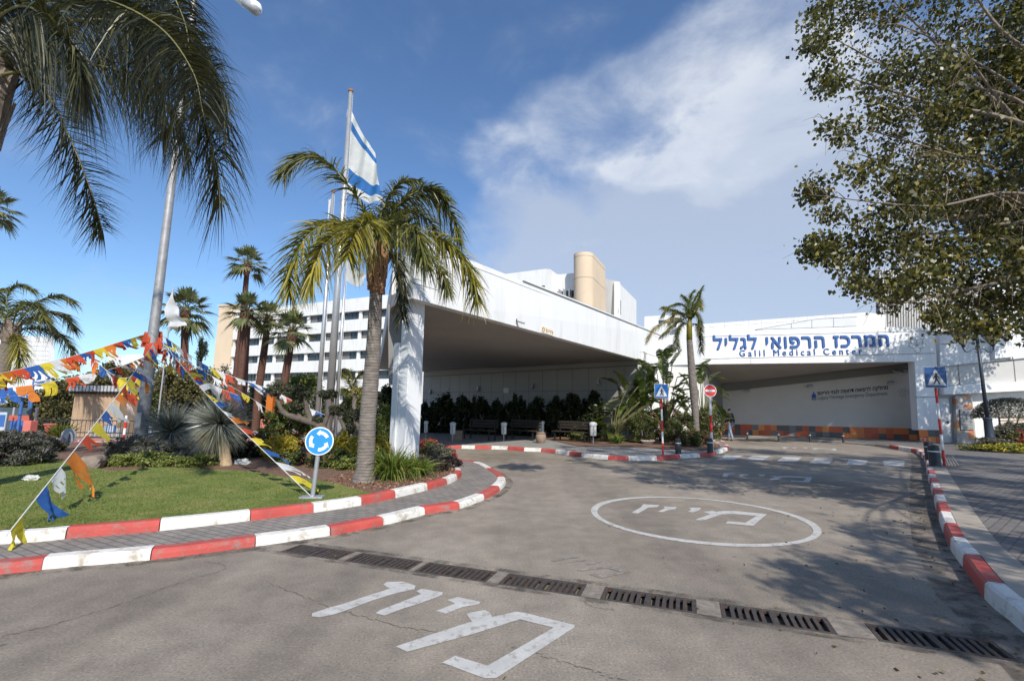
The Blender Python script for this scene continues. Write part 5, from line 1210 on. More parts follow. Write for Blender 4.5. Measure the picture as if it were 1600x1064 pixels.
def bench(label, px, py, L_, first=[None]):
    p = G(px, py, .12); ang = math.atan2(wu.y, wu.x)
    if first[0] is not None: return dup(first[0], p, ang, label)
    t = thing('bench', label, 'bench', p, ang, 'benches in front of the dark hedge'); first[0] = t
    mb = MB()
    for k in range(4): mb.box((0, -.18 + k * .12, .45), (L_, .1, .035))
    mb.build('seat', M['wood'], t)
    mb = MB()
    for k in range(3): mb.box((0, .27 + k * .02, .62 + k * .13), (L_, .03, .1))
    mb.build('backrest', M['wood'], t)
    for s_ in (-1, 1):
        mb = MB(); x = s_ * (L_ / 2 - .15); mb.box((x, -.16, .21), (.05, .05, .43)); mb.box((x, .24, .45), (.05, .05, .9)); mb.box((x, .04, .41), (.05, .42, .04)); mb.build('leg', M['sign_black'], t)
bench('dark slatted bench between the clay pot and the sunlit bin', 893, 690, 2.0)
bench('dark slatted bench in shade between the two middle bins', 815, 687, 2.0)
bench('dark slatted bench in shade left of the middle bin', 748, 687, 2.0)
# ---- left background: boards, blue poles, shed, barrier, planters
p = A(25, 690, 19.0); p.z = 0; t = thing('notice_board', 'large dark framed notice board with blue and red panels', 'notice board', p)
def bx(x0, x1, z0, z1, y0, y1, m, nm, par=t):
    mb = MB(); mb.hexa([Vector(v) for v in ((x0, y0, z0), (x1, y0, z0), (x1, y1, z0), (x0, y1, z0), (x0, y0, z1), (x1, y0, z1), (x1, y1, z1), (x0, y1, z1))]); return mb.build(nm, M[m], par)
def lx(px, py, Y=19.0): return (A(px, py, Y) - p)
def pan(x0, x1, y0, y1, m, nm, yo, par=t): a, b = lx(x0, y1), lx(x1, y0); return bx(a.x, b.x, a.z, b.z, yo - .02, yo + .02, m, nm, par)
pan(-40, 51, 637, 690, 'board_dark', 'backing', 0)
pb_ = pan(-40, 14, 644, 676, 'board_pale', 'map_panel', -.05); pan(1, 12, 648, 666, 'board_blue', 'text_block', -.075, pb_)
pan(16, 49, 649, 657, 'board_red', 'red_band', -.05); pan(16, 49, 657.5, 678, 'board_blue', 'blue_panel', -.05)
for x0 in (-38, 14.5, 50):
    a = lx(x0, 690); mb = MB(); mb.tube([(a.x, 0, 0), (a.x, 0, lx(x0, 636).z)], .05, 8); mb.build('post', M['steel'], t)
for px0, py0, px1, py1, lb in ((25, 690, 36, 617, 'slanting blue flag post in front of the notice board'), (44, 690, 51, 604, 'blue flag post behind the right edge of the notice board'), (40, 690, 46, 622, 'thin blue post between the two flag posts')):
    Yp = 18.2 if px0 == 25 else 20.0; b = A(px0, py0, Yp); b.z = 0; tpp = A(px1, py1, Yp); mb = MB(); mb.tube([Vector((0, 0, 0)), Vector((tpp.x - b.x, 0, tpp.z))], .05 if px0 != 40 else .03, 10); ft = thing('flag_post', lb, 'post', b, 0, 'blue posts by the notice board'); mb.build('shaft', M['blue_pole'], ft); mb = MB(); mb.lathe([(.06, tpp.z), (.06, tpp.z + .05), (0, tpp.z + .08)], 8, (tpp.x - b.x, 0, 0)); mb.build('cap', M['blue_pole'], ft)
def small_flag(lb, c4, Y, seed):
    g = hangflag(A(*c4[0], Y), A(*c4[1], Y), A(*c4[2], Y - .2), A(*c4[3], Y - .2), nu=16, nv=12, amp=.06, seed=seed)
    f = cloth('flag', g, [M['cloth_white'], M['flag_blue']], lambda u, v: 1 if (.08 < v < .24 or .76 < v < .92) else 0, label=lb, group='small flags by the notice board'); return f, g
for lb, c4, Y, sd in (('small white flag with blue star and stripes on the slanting blue post', ((36, 601), (20, 612), (51, 622), (33, 620)), 18.1, 2), ('small striped flag cut by the left picture edge over the notice board', ((0, 613), (-8, 626), (20, 629), (2, 632)), 17.8, 4), ('small striped flag waving above the trees right of the blue posts', ((52, 595), (54, 602), (77, 590), (76, 600)), 20.0, 6)):
    f, g = small_flag(lb, c4, Y, sd)
    c = g[8][6]; ux = (g[11][6] - g[5][6]).normalized(); uy = (g[8][4] - g[8][8]).normalized(); nrm_ = ux.cross(uy).normalized(); nrm_ = nrm_ if nrm_.y < 0 else -nrm_; mb = MB(); rr_ = .10 if Y < 19 else .07
    for ph in (90, -90):
        tri = [c + (ux * math.cos(rad(ph + 120 * k)) + uy * math.sin(rad(ph + 120 * k))) * rr_ + nrm_ * .03 - f.location for k in range(3)]
        for a, b in zip(tri, tri[1:] + tri[:1]): bar(mb, a, b, nrm_, .018, .004, -.004)
    mb.build('star', M['flag_blue'], f)
    if 'above the trees' in lb:
        mb = MB(); a = A(53, 592, 20) - f.location; mb.tube([Vector((a.x - .02, 0.02, a.z)), Vector((a.x - .02, .02, -f.location.z))], .03, 8); mb.build('staff', M['blue_pole'], f)
    if 'left picture edge' in lb:
        a = A(-7, 612, 17.8) - f.location; mb = MB(); mb.tube([Vector((a.x, 0, a.z)), Vector((a.x, 0, -f.location.z))], .03, 8); mb.build('staff', M['blue_pole'], f)
# tan corrugated shed
p = A(166, 690, 24); p.z = 0; t = thing('metal_shed', 'tall narrow tan corrugated shed with a ribbed grey roof edge', 'shed', p)
x0, x1 = A(131, 690, 24).x - p.x, A(203, 690, 24).x - p.x; ht_ = A(150, 616, 24).z; mb = MB(); n_ = 46; pts_ = []
for i in range(n_ + 1): pts_.append((x0 + (x1 - x0) * i / n_, -.9 + (.04 if i % 4 < 2 else 0)))
mb.prism(pts_ + [(x1, .9), (x0, .9)], 0, ht_); mb.build('walls', M['shed'], t)
mb = MB(); mb.box(((x0 + x1) / 2, 0, ht_ + .06), (x1 - x0 + .2, 2.1, .12)); mb.build('fascia_board', M['wood'], t)
mb = MB()
for i in range(14): xx = x0 - .05 + (x1 - x0 + .1) * (i + .5) / 14; mb.box((xx, -.2, ht_ + .26), ((x1 - x0) / 22, 2.0, .28))
mb.box(((x0 + x1) / 2, -.1, ht_ + .24), (x1 - x0 + .1, 1.9, .2)); mb.build('roof', M['shedroof'], t)
mb = MB(); mb.box((x0 - .06, -.4, ht_ * .55), (.06, .3, .4)); mb.build('vent', M['shed'], t)
# barrier arm with disc
p = A(42, 700, 17.5); p.z = 0; t = thing('barrier', 'lowered white barrier arm with a round white end disc and yellow tag', 'barrier', p)
a, b = A(44, 686.5, 17.5) - p, A(80, 693, 17.0) - p; c = A(126, 689, 18.2) - p
mb = MB(); mb.tube([a, b], .045, 8); mb.build('arm', M['pole_white'], t); mb = MB(); mb.tube([a + Vector((0, .1, .1)), c], .035, 8); mb.build('rail', M['pole_white'], t)
mb = MB(); n_ = 24; q = b + Vector((.02, -.05, .03)); mb.add([(q.x + .15 * math.cos(2 * PI * k / n_), q.y, q.z + .21 * math.sin(2 * PI * k / n_)) for k in range(n_)] + [(q.x + .15 * math.cos(2 * PI * k / n_), q.y + .02, q.z + .21 * math.sin(2 * PI * k / n_)) for k in range(n_)], [tuple(range(n_)), tuple(range(2 * n_ - 1, n_ - 1, -1))] + [(k, k + n_, (k + 1) % n_ + n_, (k + 1) % n_) for k in range(n_)]); mb.build('disc', M['sign_white'], t)
q = A(55, 687.5, 17.3) - p; mb = MB(); mb.box(q, (.26, .04, .22)); tg_ = mb.build('tag', M['cloth_yellow'], t); mb = MB(); mb.box(q + Vector((0, -.022, 0)), (.14, .004, .10)); mb.build('tag_mark', M['board_red'], tg_)
mb = MB(); mb.box((a.x - .05, .05, .45), (.28, .28, .95)); mb.build('pedestal', M['red_road'], t, bevel=.02)
# backs of signs and a meter cabinet
p = A(103, 707, 14.5); p.z = HB; t = thing('stop_sign', 'grey back of an eight-sided sign on a short post', 'traffic sign', p); zc_ = A(106, 681, 14.5).z - p.z; r_ = .245
mb = MB(); mb.box((0, -.03, zc_ * .55), (.07, .03, zc_ * 1.1 + .1)); mb.build('post', M['steel'], t)
mb = MB(); pts_ = [(r_ * math.cos(rad(22.5 + 45 * k)), r_ * math.sin(rad(22.5 + 45 * k)) + zc_) for k in range(8)]; mb.add([(x, 0, z) for x, z in pts_] + [(x, .015, z) for x, z in pts_], [tuple(range(8)), tuple(range(15, 7, -1))] + [(k, k + 8, (k + 1) % 8 + 8, (k + 1) % 8) for k in range(8)]); mb.build('plate', M['sign_back'], t)
mb = MB(); mb.box((0, -.05, zc_), (.12, .02, .04)); mb.build('bracket', M['steel'], t)
p = A(233, 706, 16.2); p.z = HB; t = thing('meter_cabinet', 'small pale cabinet on a post right of the lamp mast foot', 'cabinet', p); z0, z1 = A(233, 684, 16.2).z - p.z, A(233, 665, 16.2).z - p.z
mb = MB(); mb.tube([(0, 0, 0), (0, 0, z0)], .05, 8); mb.build('post', M['steel'], t); mb = MB(); mb.box((.02, 0, (z0 + z1) / 2), (.28, .2, z1 - z0)); mb.build('box', M['bin_white'], t, bevel=.015); mb = MB(); mb.box((.1, -.102, (z0 + z1) / 2), (.02, .01, .08)); mb.build('lock', M['sign_black'], t)
p = A(537, 690, 29); p.z = .12; crossing_sign('tiny far pedestrian crossing sign seen between the flagpoles and the palm', p, 10.5 * 29 / 735, A(537, 637, 29).z - .12, 0, segs=5)
# planters, low wall and railing on the far left
p = A(62, 690, 22); p.z = 0; t = thing('railing', 'dark low railing behind the red lane', 'railing', p); mb = MB(); mb2 = MB()
for k in range(2): mb.tube([(-.4, 0, .25 + .55 * k), (4.6, 0, .25 + .55 * k)], .025, 6)
for k in range(26): mb2.tube([(-.4 + k * .2, 0, .05), (-.4 + k * .2, 0, .8)], .012, 5)
mb.build('rail', M['rail_dark'], t); mb2.build('bars', M['rail_dark'], t)
p = A(75, 690, 21); p.z = 0; t = thing('red_urn', 'tapered red flower urn by the dark railing', 'plant pot', p); mb = MB(); mb.lathe([(.12, 0), (.14, .25), (.2, .6), (.24, .62), (.24, .68), (.16, .68)], 14); mb.build('bowl', M['red_road'], t); mb = MB(); mb.lathe([(.19, .64), (0, .65)], 10); mb.build('earth', M['soil'], t)
p = A(168, 688, 22.5); p.z = 0; t = thing('tiled_ledge', 'low grey ledge with a blue ribbed crate-like panel behind the red lane', 'low wall', p)
mb = MB(); mb.box((0, 0, .22), (1.4, .5, .44)); mb.build('wall', M['concrete'], t, bevel=.015)
mb = MB(); mb.box((.25, -.27, .42), (.52, .04, .34)); bb = mb.build('panel', M['board_blue'], t); mb = MB()
for k in range(4): mb.box((.07 + k * .12, -.30, .42), (.08, .02, .3))
mb.build('slat', M['board_pale'], bb)
p = A(191, 702, 20.6); p.z = 0; t = thing('striped_post', 'short red and white marker post left of the mast foot', 'post', p); striped_pole(t, A(191, 649, 20.6).z, .05, 4, True)
p = A(418, 690, 26); p.z = 0; t = thing('orange_post', 'stout orange post between the rusty trunks and the creeper', 'post', p); mb = MB(); mb.box((0, 0, 1.1), (.36, .36, 2.2)); mb.build('shaft', M['cloth_orange'], t, bevel=.03); mb = MB(); mb.box((0, 0, .6), (.7, .5, .5)); mb.build('plinth', M['red_road'], t, bevel=.02)
def blob_bag(label, px, py, s, seed):
    p = G(px, py, HB); rr = random.Random(seed); bm = bmesh.new(); bmesh.ops.create_icosphere(bm, subdivisions=3, radius=1)
    for v in bm.verts:
        n3 = noise.noise(v.co * 2.2 + Vector((seed, 0, 0))) + .5 * noise.noise(v.co * 5 + Vector((0, seed, 0))); v.co = Vector((v.co.x * s * 1.3, v.co.y * s * .8, max(0, v.co.z * .6 + .35) * s)) * (1 + .5 * n3)
    me = bpy.data.meshes.new('plastic_bag'); bm.to_mesh(me); bm.free(); me.materials.append(M['bag']); o = bpy.data.objects.new('plastic_bag', me); COL.objects.link(o); o.location = p; tag(o, label, 'plastic bag', 'white plastic bags lying in the beds')
blob_bag('white crumpled plastic bag at the edge of the grey shrub on the left', 47, 751, .10, 3); blob_bag('white crumpled plastic bag on the mulch right of the yucca trunk', 379, 726, .135, 8)
def rock(label, px, py, s, seed):
    bm = bmesh.new(); bmesh.ops.create_icosphere(bm, subdivisions=3, radius=1)
    for v in bm.verts:
        c = v.co; q = max(abs(c.x), abs(c.y), abs(c.z)); c = c.lerp(c / q * .8, .6); c *= 1 + .18 * noise.noise(c * 1.7 + Vector((seed, seed, 0))); v.co = Vector((c.x * s, c.y * s * .8, c.z * s * .6 + s * .4))
    me = bpy.data.meshes.new('rock'); bm.to_mesh(me); bm.free(); me.materials.append(M['rock']); o = bpy.data.objects.new('rock', me); COL.objects.link(o); o.location = G(px, py, HB); o.rotation_euler.z = seed; tag(o, label, 'rock')
rock('squarish brown rock on the far edge of the lawn', 144, 731, .30, 2)
# ================================================================ PLANTS
def nb_tube(nb, pts, rs, n=6, mi=0):
    P = [Vector(p) for p in pts]; V = []; ref = None
    if not hasattr(rs, '__len__'): rs = [rs] * len(P)
    for i, p in enumerate(P):
        t = (P[min(i + 1, len(P) - 1)] - P[max(i - 1, 0)]).normalized()
        if ref is None: ref = Vector((1, 0, 0)) if abs(t.x) < .9 else Vector((0, 1, 0))
        a = (ref - t * ref.dot(t)).normalized(); b = t.cross(a); ref = a
        for k in range(n): V.append(p + (a * math.cos(2 * PI * k / n) + b * math.sin(2 * PI * k / n)) * rs[i])
    Q = [(i * n + k, i * n + (k + 1) % n, (i + 1) * n + (k + 1) % n, (i + 1) * n + k) for i in range(len(P) - 1) for k in range(n)]
    nb.add([tuple(v) for v in V], Q, mi)
def frond(ctrl, base, leaf, nside, width, droop, mats, parent, rr=.02, phi=30, fwd=52, start=.12, name='frond', roll=0.0):
    """one feather leaf: a bending stalk with drooping leaflets in several planes"""
    nb = NB(); n = 40; cp = np.array([tuple(p - base) for p in curve_pts(ctrl, n)]); nb_tube(nb, cp, [rr * (1 - .85 * i / (n - 1)) for i in range(n)], 5, 1)
    t = np.linspace(start, .995, nside); t = np.concatenate([t, t]) + NR.normal(0, .004, 2 * nside); t = np.clip(t, 0, .999)
    sd = np.concatenate([np.ones(nside), -np.ones(nside)])
    x = t * (n - 1); i = np.minimum(x.astype(int), n - 2); f = (x - i)[:, None]
    P = cp[i] * (1 - f) + cp[i + 1] * f; T = nrm(cp[i + 1] - cp[i])
    S = np.cross(T, np.array([0, 0, 1.0])); bad = np.linalg.norm(S, axis=1) < .15; S[bad] = np.cross(T[bad], np.array([.3, 1.0, 0])); S = nrm(S)
    for k in range(1, len(S)):
        if k != nside and np.dot(S[k], S[k - 1]) < 0: S[k] *= -1
    if np.dot(S[0], S[nside]) < 0: S[nside:] *= -1
    Nn = np.cross(S, T); Nn = Nn * np.sign(Nn[:, 2:3] + 1e-6)
    rl = rad(roll) * np.clip(t * 2.2, 0, 1)[:, None]; S, Nn = S * np.cos(rl) + Nn * np.sin(rl), Nn * np.cos(rl) - S * np.sin(rl)
    ph = np.radians(NR.uniform(-phi, phi, 2 * nside) + 8); fw = np.radians(fwd - 18 * t + NR.normal(0, 6, 2 * nside))
    D = T * np.cos(fw)[:, None] + (S * sd[:, None] * np.cos(ph)[:, None] + Nn * np.sin(ph)[:, None]) * np.sin(fw)[:, None]
    ln = leaf * (.42 + .62 * np.sin(PI * np.clip(t * .80 + .12, 0, 1))) * NR.uniform(.82, 1.12, 2 * nside)
    Sx = nrm(np.cross(D, T + NR.normal(0, .35, T.shape)))
    blades(nb, P, D, ln, width, droop * NR.uniform(.6, 1.4, 2 * nside), 4, S=Sx)
    return nb.build(name, mats, parent)
def palm_trunk(t, pts, rs, m, rings=0, n=16, stub=0):
    """trunk with leaf-scar rings"""
    cp = curve_pts(pts, 60); mb = MB(); q, r = [], []
    for i, p in enumerate(cp):
        f = i / 59; k = f * (len(rs) - 1); j = min(int(k), len(rs) - 2); rad_ = rs[j] * (1 - (k - j)) + rs[j + 1] * (k - j)
        q.append(p); r.append(rad_ * (1 + (.010 * (1 if i % 2 else -1) if rings else 0) + R.uniform(-.012, .012)))
    mb.tube(q, r, n); return mb.build('trunk', m, t, smooth=True)
def boots(t, c, r0, h, n, m, flare=1.5):
    """old leaf bases wrapped round the top of the trunk"""
    mb = MB()
    for i in range(n):
        a = i * 2.4 + R.uniform(-.2, .2); f = i / n; z = h * f; d = Vector((math.cos(a), math.sin(a), 0)); r = r0 * (1 + .25 * math.sin(PI * f)); s = Vector((-d.y, d.x, 0)); w = r0 * .55 * R.uniform(.7, 1.2); L_ = h * R.uniform(.28, .5); out = r0 * R.uniform(.15, .55)
        b0 = c + d * r * .8 + Vector((0, 0, z)); b1 = b0 + d * out + Vector((0, 0, L_))
        mb.hexa([b0 - s * w, b0 + s * w, b0 + s * w * .8 + d * .05, b0 - s * w * .8 + d * .05, b1 - s * w * .35, b1 + s * w * .35, b1 + s * w * .3 + d * .02, b1 - s * w * .3 + d * .02])
    mb.tube([c, c + Vector((0, 0, h * .5)), c + Vector((0, 0, h * 1.05))], [r0 * .9, r0 * 1.05, r0 * .5], 12)
    return mb.build('leaf_bases', m, t)
# ---- the palm in front of the canopy
pb = G(568, 752, HB); Yp = pb.y; t = thing('queen_palm', 'feathery palm with a ringed grey trunk and golden fronds in front of the canopy column', 'palm tree', pb)
top = A(588, 452, Yp + .05) - pb
palm_trunk(t, [Vector((0, 0, -.05)), Vector((.02, 0, .35)), A(575, 650, Yp) - pb, A(583, 550, Yp) - pb, top], [.235, .172, .158, .152, .138, .12], M['trunk_palm'], 1, 20)
boots(t, top + Vector((0, 0, -.1)), .145, A(590, 385, Yp).z - A(588, 452, Yp).z + .1, 46, M['boots'])
HF = [([(588,388,0),(572,335,-.1),(540,285,-.2),(503,248,-.3),(465,247,-.3),(440,272,-.3)], 'palm', .55), ([(586,390,0),(560,357,-.4),(517,350,-.8),(478,372,-1.1),(457,420,-1.2),(450,458,-1.2)], 'palm_gold', .55),
      ([(586,394,0),(562,374,-.6),(537,362,-1.0),(508,382,-1.4),(492,415,-1.5),(482,448,-1.5)], 'palm_gold', .5), ([(590,388,0),(602,346,.2),(632,316,.4),(667,308,.5),(702,330,.5),(717,372,.5)], 'palm', .55),
      ([(594,392,0),(620,373,-.3),(665,366,-.6),(705,385,-.8),(735,425,-.9),(745,468,-.9)], 'palm_gold', .55), ([(596,397,0),(613,400,.5),(626,425,.9),(630,462,1.0),(629,500,1.0)], 'palm_dark', .42),
      ([(590,388,0),(612,350,.6),(642,330,1.2),(675,350,1.5),(692,392,1.5)], 'palm', .5),       ([(592,390,0),(602,360,-.8),(627,347,-1.5),(650,365,-2.0),(664,412,-2.2)], 'palm', .5), ([(590,390,0),(590,352,-.8),(575,347,-1.5),(552,370,-1.9),(543,402,-2.0)], 'palm_gold', .5),
      ([(590,388,0),(614,330,0),(647,302,.1),(677,297,.1),(700,314,.1)], 'palm', .45), ([(592,390,0),(625,385,.4),(660,395,.8),(690,425,1.0),(700,455,1.0)], 'palm', .45),
      ([(590,386,0),(594,345,.1),(606,310,.2),(628,285,.3),(655,283,.3)], 'palm', .4)]
for c, m_, lf in HF: frond([A(x, y, Yp + dy) for x, y, dy in c], pb, lf * 1.06, 140, .036, .6, [M[m_], M['rachis']], t, .03, 55, fwd=62, roll=R.choice([35, 50, -40]))
# ---- the great palm leaning in from the upper left
Y0 = 6.7; ct_ = A(-22, 110, Y0); gb_ = Vector((ct_.x - .15, Y0 + .1, HB)); t = thing('tall_palm', 'tall dark palm at the left edge whose long fronds hang across the top corner', 'palm tree', gb_)
palm_trunk(t, [Vector((0, 0, -.1)), Vector((.03, 0, 2.0)), Vector((.1, 0, 4.2)), ct_ - gb_], [.30, .24, .22, .20, .2], M['trunk_palm'], 1, 18)
boots(t, ct_ - gb_ + Vector((.02, 0, -1.45)), .24, 1.55, 54, M['boots_grey'])
GF = [([(-15,105,0),(45,62,-.1),(130,32,-.25),(225,48,-.4),(295,125,-.45),(330,225,-.45),(345,318,-.45)], 'palm_dark', .62), ([(-15,122,0),(30,112,-.1),(90,98,-.1),(160,104,0),(225,128,.1),(275,180,.15),(295,240,.15)], 'palm_dark', .58),
      ([(-10,130,0),(38,104,.2),(75,148,.4),(112,222,.55),(142,298,.6),(160,360,.6)], 'palm_dark', .52), ([(-15,85,0),(50,12,.1),(150,-35,.3),(250,-8,.4),(315,72,.4),(340,165,.4)], 'palm_dark', .62),
      ([(-15,80,0),(30,-30,-.2),(120,-85,-.4),(225,-65,-.6),(285,25,-.7),(300,125,-.7)], 'palm_dark', .62), ([(-10,98,0),(70,42,.3),(160,24,.6),(232,70,.8),(258,150,.9),(252,222,.9)], 'palm_dark', .58),
      ([(-10,90,0),(90,-28,-.1),(200,-48,-.2),(297,42,-.3),(345,140,-.3),(352,250,-.3)], 'palm_dark', .6), ([(-30,100,0),(-110,60,.2),(-200,120,.4),(-240,230,.5)], 'palm_dark', .6), ([(-25,90,0),(-60,-40,-.3),(-150,-100,-.6),(-260,-40,-.8)], 'palm_dark', .6),
      ([(-20,110,0),(-10,40,-.8),(40,10,-1.5),(100,60,-2.0),(130,130,-2.1)], 'palm_dark', .55), ([(-15,95,0),(40,80,.8),(110,60,1.5),(180,90,1.9),(220,160,2.0)], 'palm_dark', .6), ([(-20,80,0),(-30,0,.6),(30,-70,1.2),(120,-60,1.6),(180,0,1.7)], 'palm_dark', .6),
      ([(-10,100,0),(60,30,-.5),(150,0,-.9),(245,40,-1.1),(300,110,-1.2),(318,180,-1.2)], 'palm_dark', .55), ([(-15,100,0),(30,50,.3),(110,5,.5),(190,20,.7),(240,80,.8)], 'palm_dark', .6)]
for (c, m_, lf), rl_ in zip(GF, (60, 62, 78, 50, -50, 60, 55, 0, 0, 50, 60, 40, -55, 55)): frond([A(x, y, Y0 + dy) for x, y, dy in c], gb_, lf * (1.4 if rl_ == 78 else 1.3), 230, .021, .28 if rl_ == 78 else .8, [M[m_], M['rachis']], t, .03, 34, fwd=74, start=.14, roll=rl_)
# ---- feather palm at the left, behind the notice board
Yq = 20.8; pc = A(18, 520, Yq); pb2 = Vector((pc.x - .3, Yq, .0)); t = thing('feather_palm', 'stout feather palm behind the notice board with three fronds reaching right', 'palm tree', pb2)
palm_trunk(t, [Vector((0, 0, 0)), Vector((.05, 0, 1.8)), pc - pb2], [.34, .30, .27, .24], M['trunk_palm'], 1, 16); boots(t, pc - pb2 + Vector((0, 0, -.5)), .27, .8, 34, M['boots_grey'])
for c, m_ in (([(20,515,0),(50,478,0),(85,462,0),(115,470,0)], 'palm'), ([(20,515,0),(60,490,-.3),(95,492,-.5),(115,512,-.5)], 'palm_dark'), ([(22,518,0),(60,512,-.2),(98,528,-.3),(118,562,-.3)], 'palm_dark'), ([(18,512,0),(10,470,.2),(25,446,.3),(50,452,.3)], 'palm'), ([(15,515,0),(-20,470,0),(-50,465,0),(-80,490,0)], 'palm'), ([(18,515,0),(30,480,-1),(55,475,-1.8),(70,500,-2.2)], 'palm'),
              ([(15,518,0),(-10,500,-.6),(-40,520,-1),(-55,555,-1.1)], 'palm_dark'), ([(20,520,0),(28,530,-.3),(30,555,-.4),(28,585,-.4)], 'palm_gold'), ([(18,512,0),(-5,478,.8),(-10,460,1.4),(10,452,1.8)], 'palm'), ([(20,515,0),(45,500,.8),(70,500,1.4),(90,525,1.6)], 'palm_dark')):
    frond([A(x, y, Yq + dy) for x, y, dy in c], pb2, .75, 110, .045, .6, [M[m_], M['rachis']], t, .035, 45)
# ---- fan palms
def fan_palm(label, cpx, bpx, Y, rpx, r0, r1, n, group='fan palms with rusty trunks', seed=0, sk=False):
    c = A(*cpx, Y); b = A(*bpx, Y); b = Vector((b.x, Y, 0)); t = thing('fan_palm', label, 'palm tree', b, 0, group); rad_ = rpx * Y / 735; rr = random.Random(seed)
    palm_trunk(t, [Vector((0, 0, 0)), (c - b) * .35 + Vector((rr.uniform(-.08, .08), 0, 0)), (c - b) * .7, c - b + Vector((0, 0, -.15))], [r0 * 1.15, r0, (r0 + r1) / 2, r1], M['trunk_fan'], 1, 14); boots(t, c - b + Vector((0, 0, -.75)), r1 * 1.1, .7, 30, M['trunk_fan'])
    for k in range(n):
        a = k * 2.399 + rr.uniform(-.25, .25); f = (k + .5) / n; el = rad(82 - 128 * f ** 1.05 + rr.uniform(-8, 8)); d = Vector((math.cos(a) * math.cos(el), math.sin(a) * math.cos(el), math.sin(el)))
        pl_ = rad_ * .52; p0 = c - b; p1 = p0 + d * pl_ + Vector((0, 0, -.08 * pl_)); nb = NB(); nb_tube(nb, [p0, p0.lerp(p1, .5) + Vector((0, 0, .02)), p1], [.03, .022, .015], 5, 1)
        s = d.cross(Vector((0, 0, 1))); s = s.normalized() if s.length > .1 else Vector((1, 0, 0)); nn = s.cross(d); m = 17; an = np.radians(np.linspace(-105, 105, m) + NR.normal(0, 3, m))
        D = np.array(d)[None] * np.cos(an)[:, None] + np.array(s)[None] * np.sin(an)[:, None] + np.array(nn)[None] * (.12 + .15 * np.abs(np.sin(an)))[:, None]
        blades(nb, np.repeat(np.array(p1)[None], m, 0), D, rad_ * .60 * (1 - .25 * np.abs(np.sin(an))) * NR.uniform(.9, 1.1, m), rad_ * .13, .28 + .3 * f, 4, S=np.repeat(np.array(nn.cross(d).normalized())[None], m, 0) * 1.0)
        o = nb.build('fan_leaf', [M['fan'] if f < .75 or not sk else M['yucca_dry'], M['rachis']], t)
    return t
fan_palm('tallest fan palm with a bare thin upper trunk left of the flagpoles', (387, 412), (362, 690), 32, 36, .24, .15, 26, seed=1)
fan_palm('fan palm with the thickest rusty trunk, its crown below the tallest one', (386, 488), (368, 690), 26, 40, .29, .24, 26, seed=2)
fan_palm('fan palm with a slightly leaning rusty trunk, middle of the row', (419, 497), (396, 690), 28, 34, .22, .17, 24, seed=3)
fan_palm('shortest fan palm of the row, nearest the flagpoles', (457, 517), (432, 690), 27, 42, .22, .19, 24, seed=4)
fan_palm('fan palm standing right behind the lamp mast flag', (290, 486), (283, 690), 31, 46, .24, .21, 28, seed=5)
fan_palm('far fan palm cut by the left picture edge high up', (-14, 325), (-40, 690), 26, 44, .25, .2, 22, seed=6, group='fan palms with rusty trunks')
# ---- young palm by the emergency entrance
Ys = 20.4; pb3 = A(1088, 682, Ys); pb3.z = .14; pc = A(1077, 528, Ys); t = thing('young_palm', 'slender young palm with a pale thin trunk beside the no-entry sign', 'palm tree', pb3)
palm_trunk(t, [Vector((0, 0, -.05)), A(1086, 640, Ys) - pb3, A(1081, 580, Ys) - pb3, pc - pb3], [.12, .14, .17, .15, .12], M['trunk_palm'], 1, 12)
mb = MB(); mb.tube([pc - pb3 + Vector((0, 0, -.1)), A(1077, 510, Ys) - pb3, A(1078, 492, Ys) - pb3], [.13, .12, .05], 10); mb.build('crownshaft', M['palm_gold'], t, smooth=True)
for c, m_, lf in (([(1078,500,0),(1081,480,0),(1088,463,0),(1098,448,0)], 'bush_lt', .40), ([(1077,500,0),(1072,482,0),(1062,475,.1),(1045,480,.1),(1036,492,.1)], 'palm', .42), ([(1076,505,0),(1060,497,-.3),(1040,502,-.5),(1022,515,-.6),(1012,530,-.6)], 'yucca_dry', .42), ([(1077,502,0),(1070,490,.6),(1055,490,1.0),(1046,505,1.2)], 'palm', .4), ([(1078,502,0),(1086,490,-.2),(1092,500,-.3),(1093,520,-.3)], 'palm', .36), ([(1077,505,0),(1066,508,-.4),(1058,525,-.5),(1058,545,-.5)], 'palm', .36), ([(1079,505,0),(1090,510,.3),(1095,530,.4),(1096,550,.4)], 'palm_dark', .36), ([(1078,500,0),(1078,478,-.1),(1080,462,-.2),(1084,455,-.2)], 'bush_lt', .36), ([(1078,505,0),(1082,485,.1),(1090,470,.2),(1094,458,.2)], 'bush_lt', .42), ([(1076,505,0),(1074,485,-.2),(1073,470,-.3),(1066,462,-.3)], 'bush_lt', .40), ([(1076,505,0),(1064,490,.2),(1048,484,.3),(1036,480,.3)], 'palm_gold', .42), ([(1077,508,0),(1062,502,.4),(1048,512,.6),(1034,524,.6)], 'palm', .42), ([(1079,503,0),(1087,485,.4),(1091,472,.6),(1095,478,.6)], 'palm_gold', .38)):
    frond([A(x, y, Ys + dy) for x, y, dy in c], pb3, lf * 1.0, 120, .028, .55, [M[m_], M['rachis']], t, .02, 35)
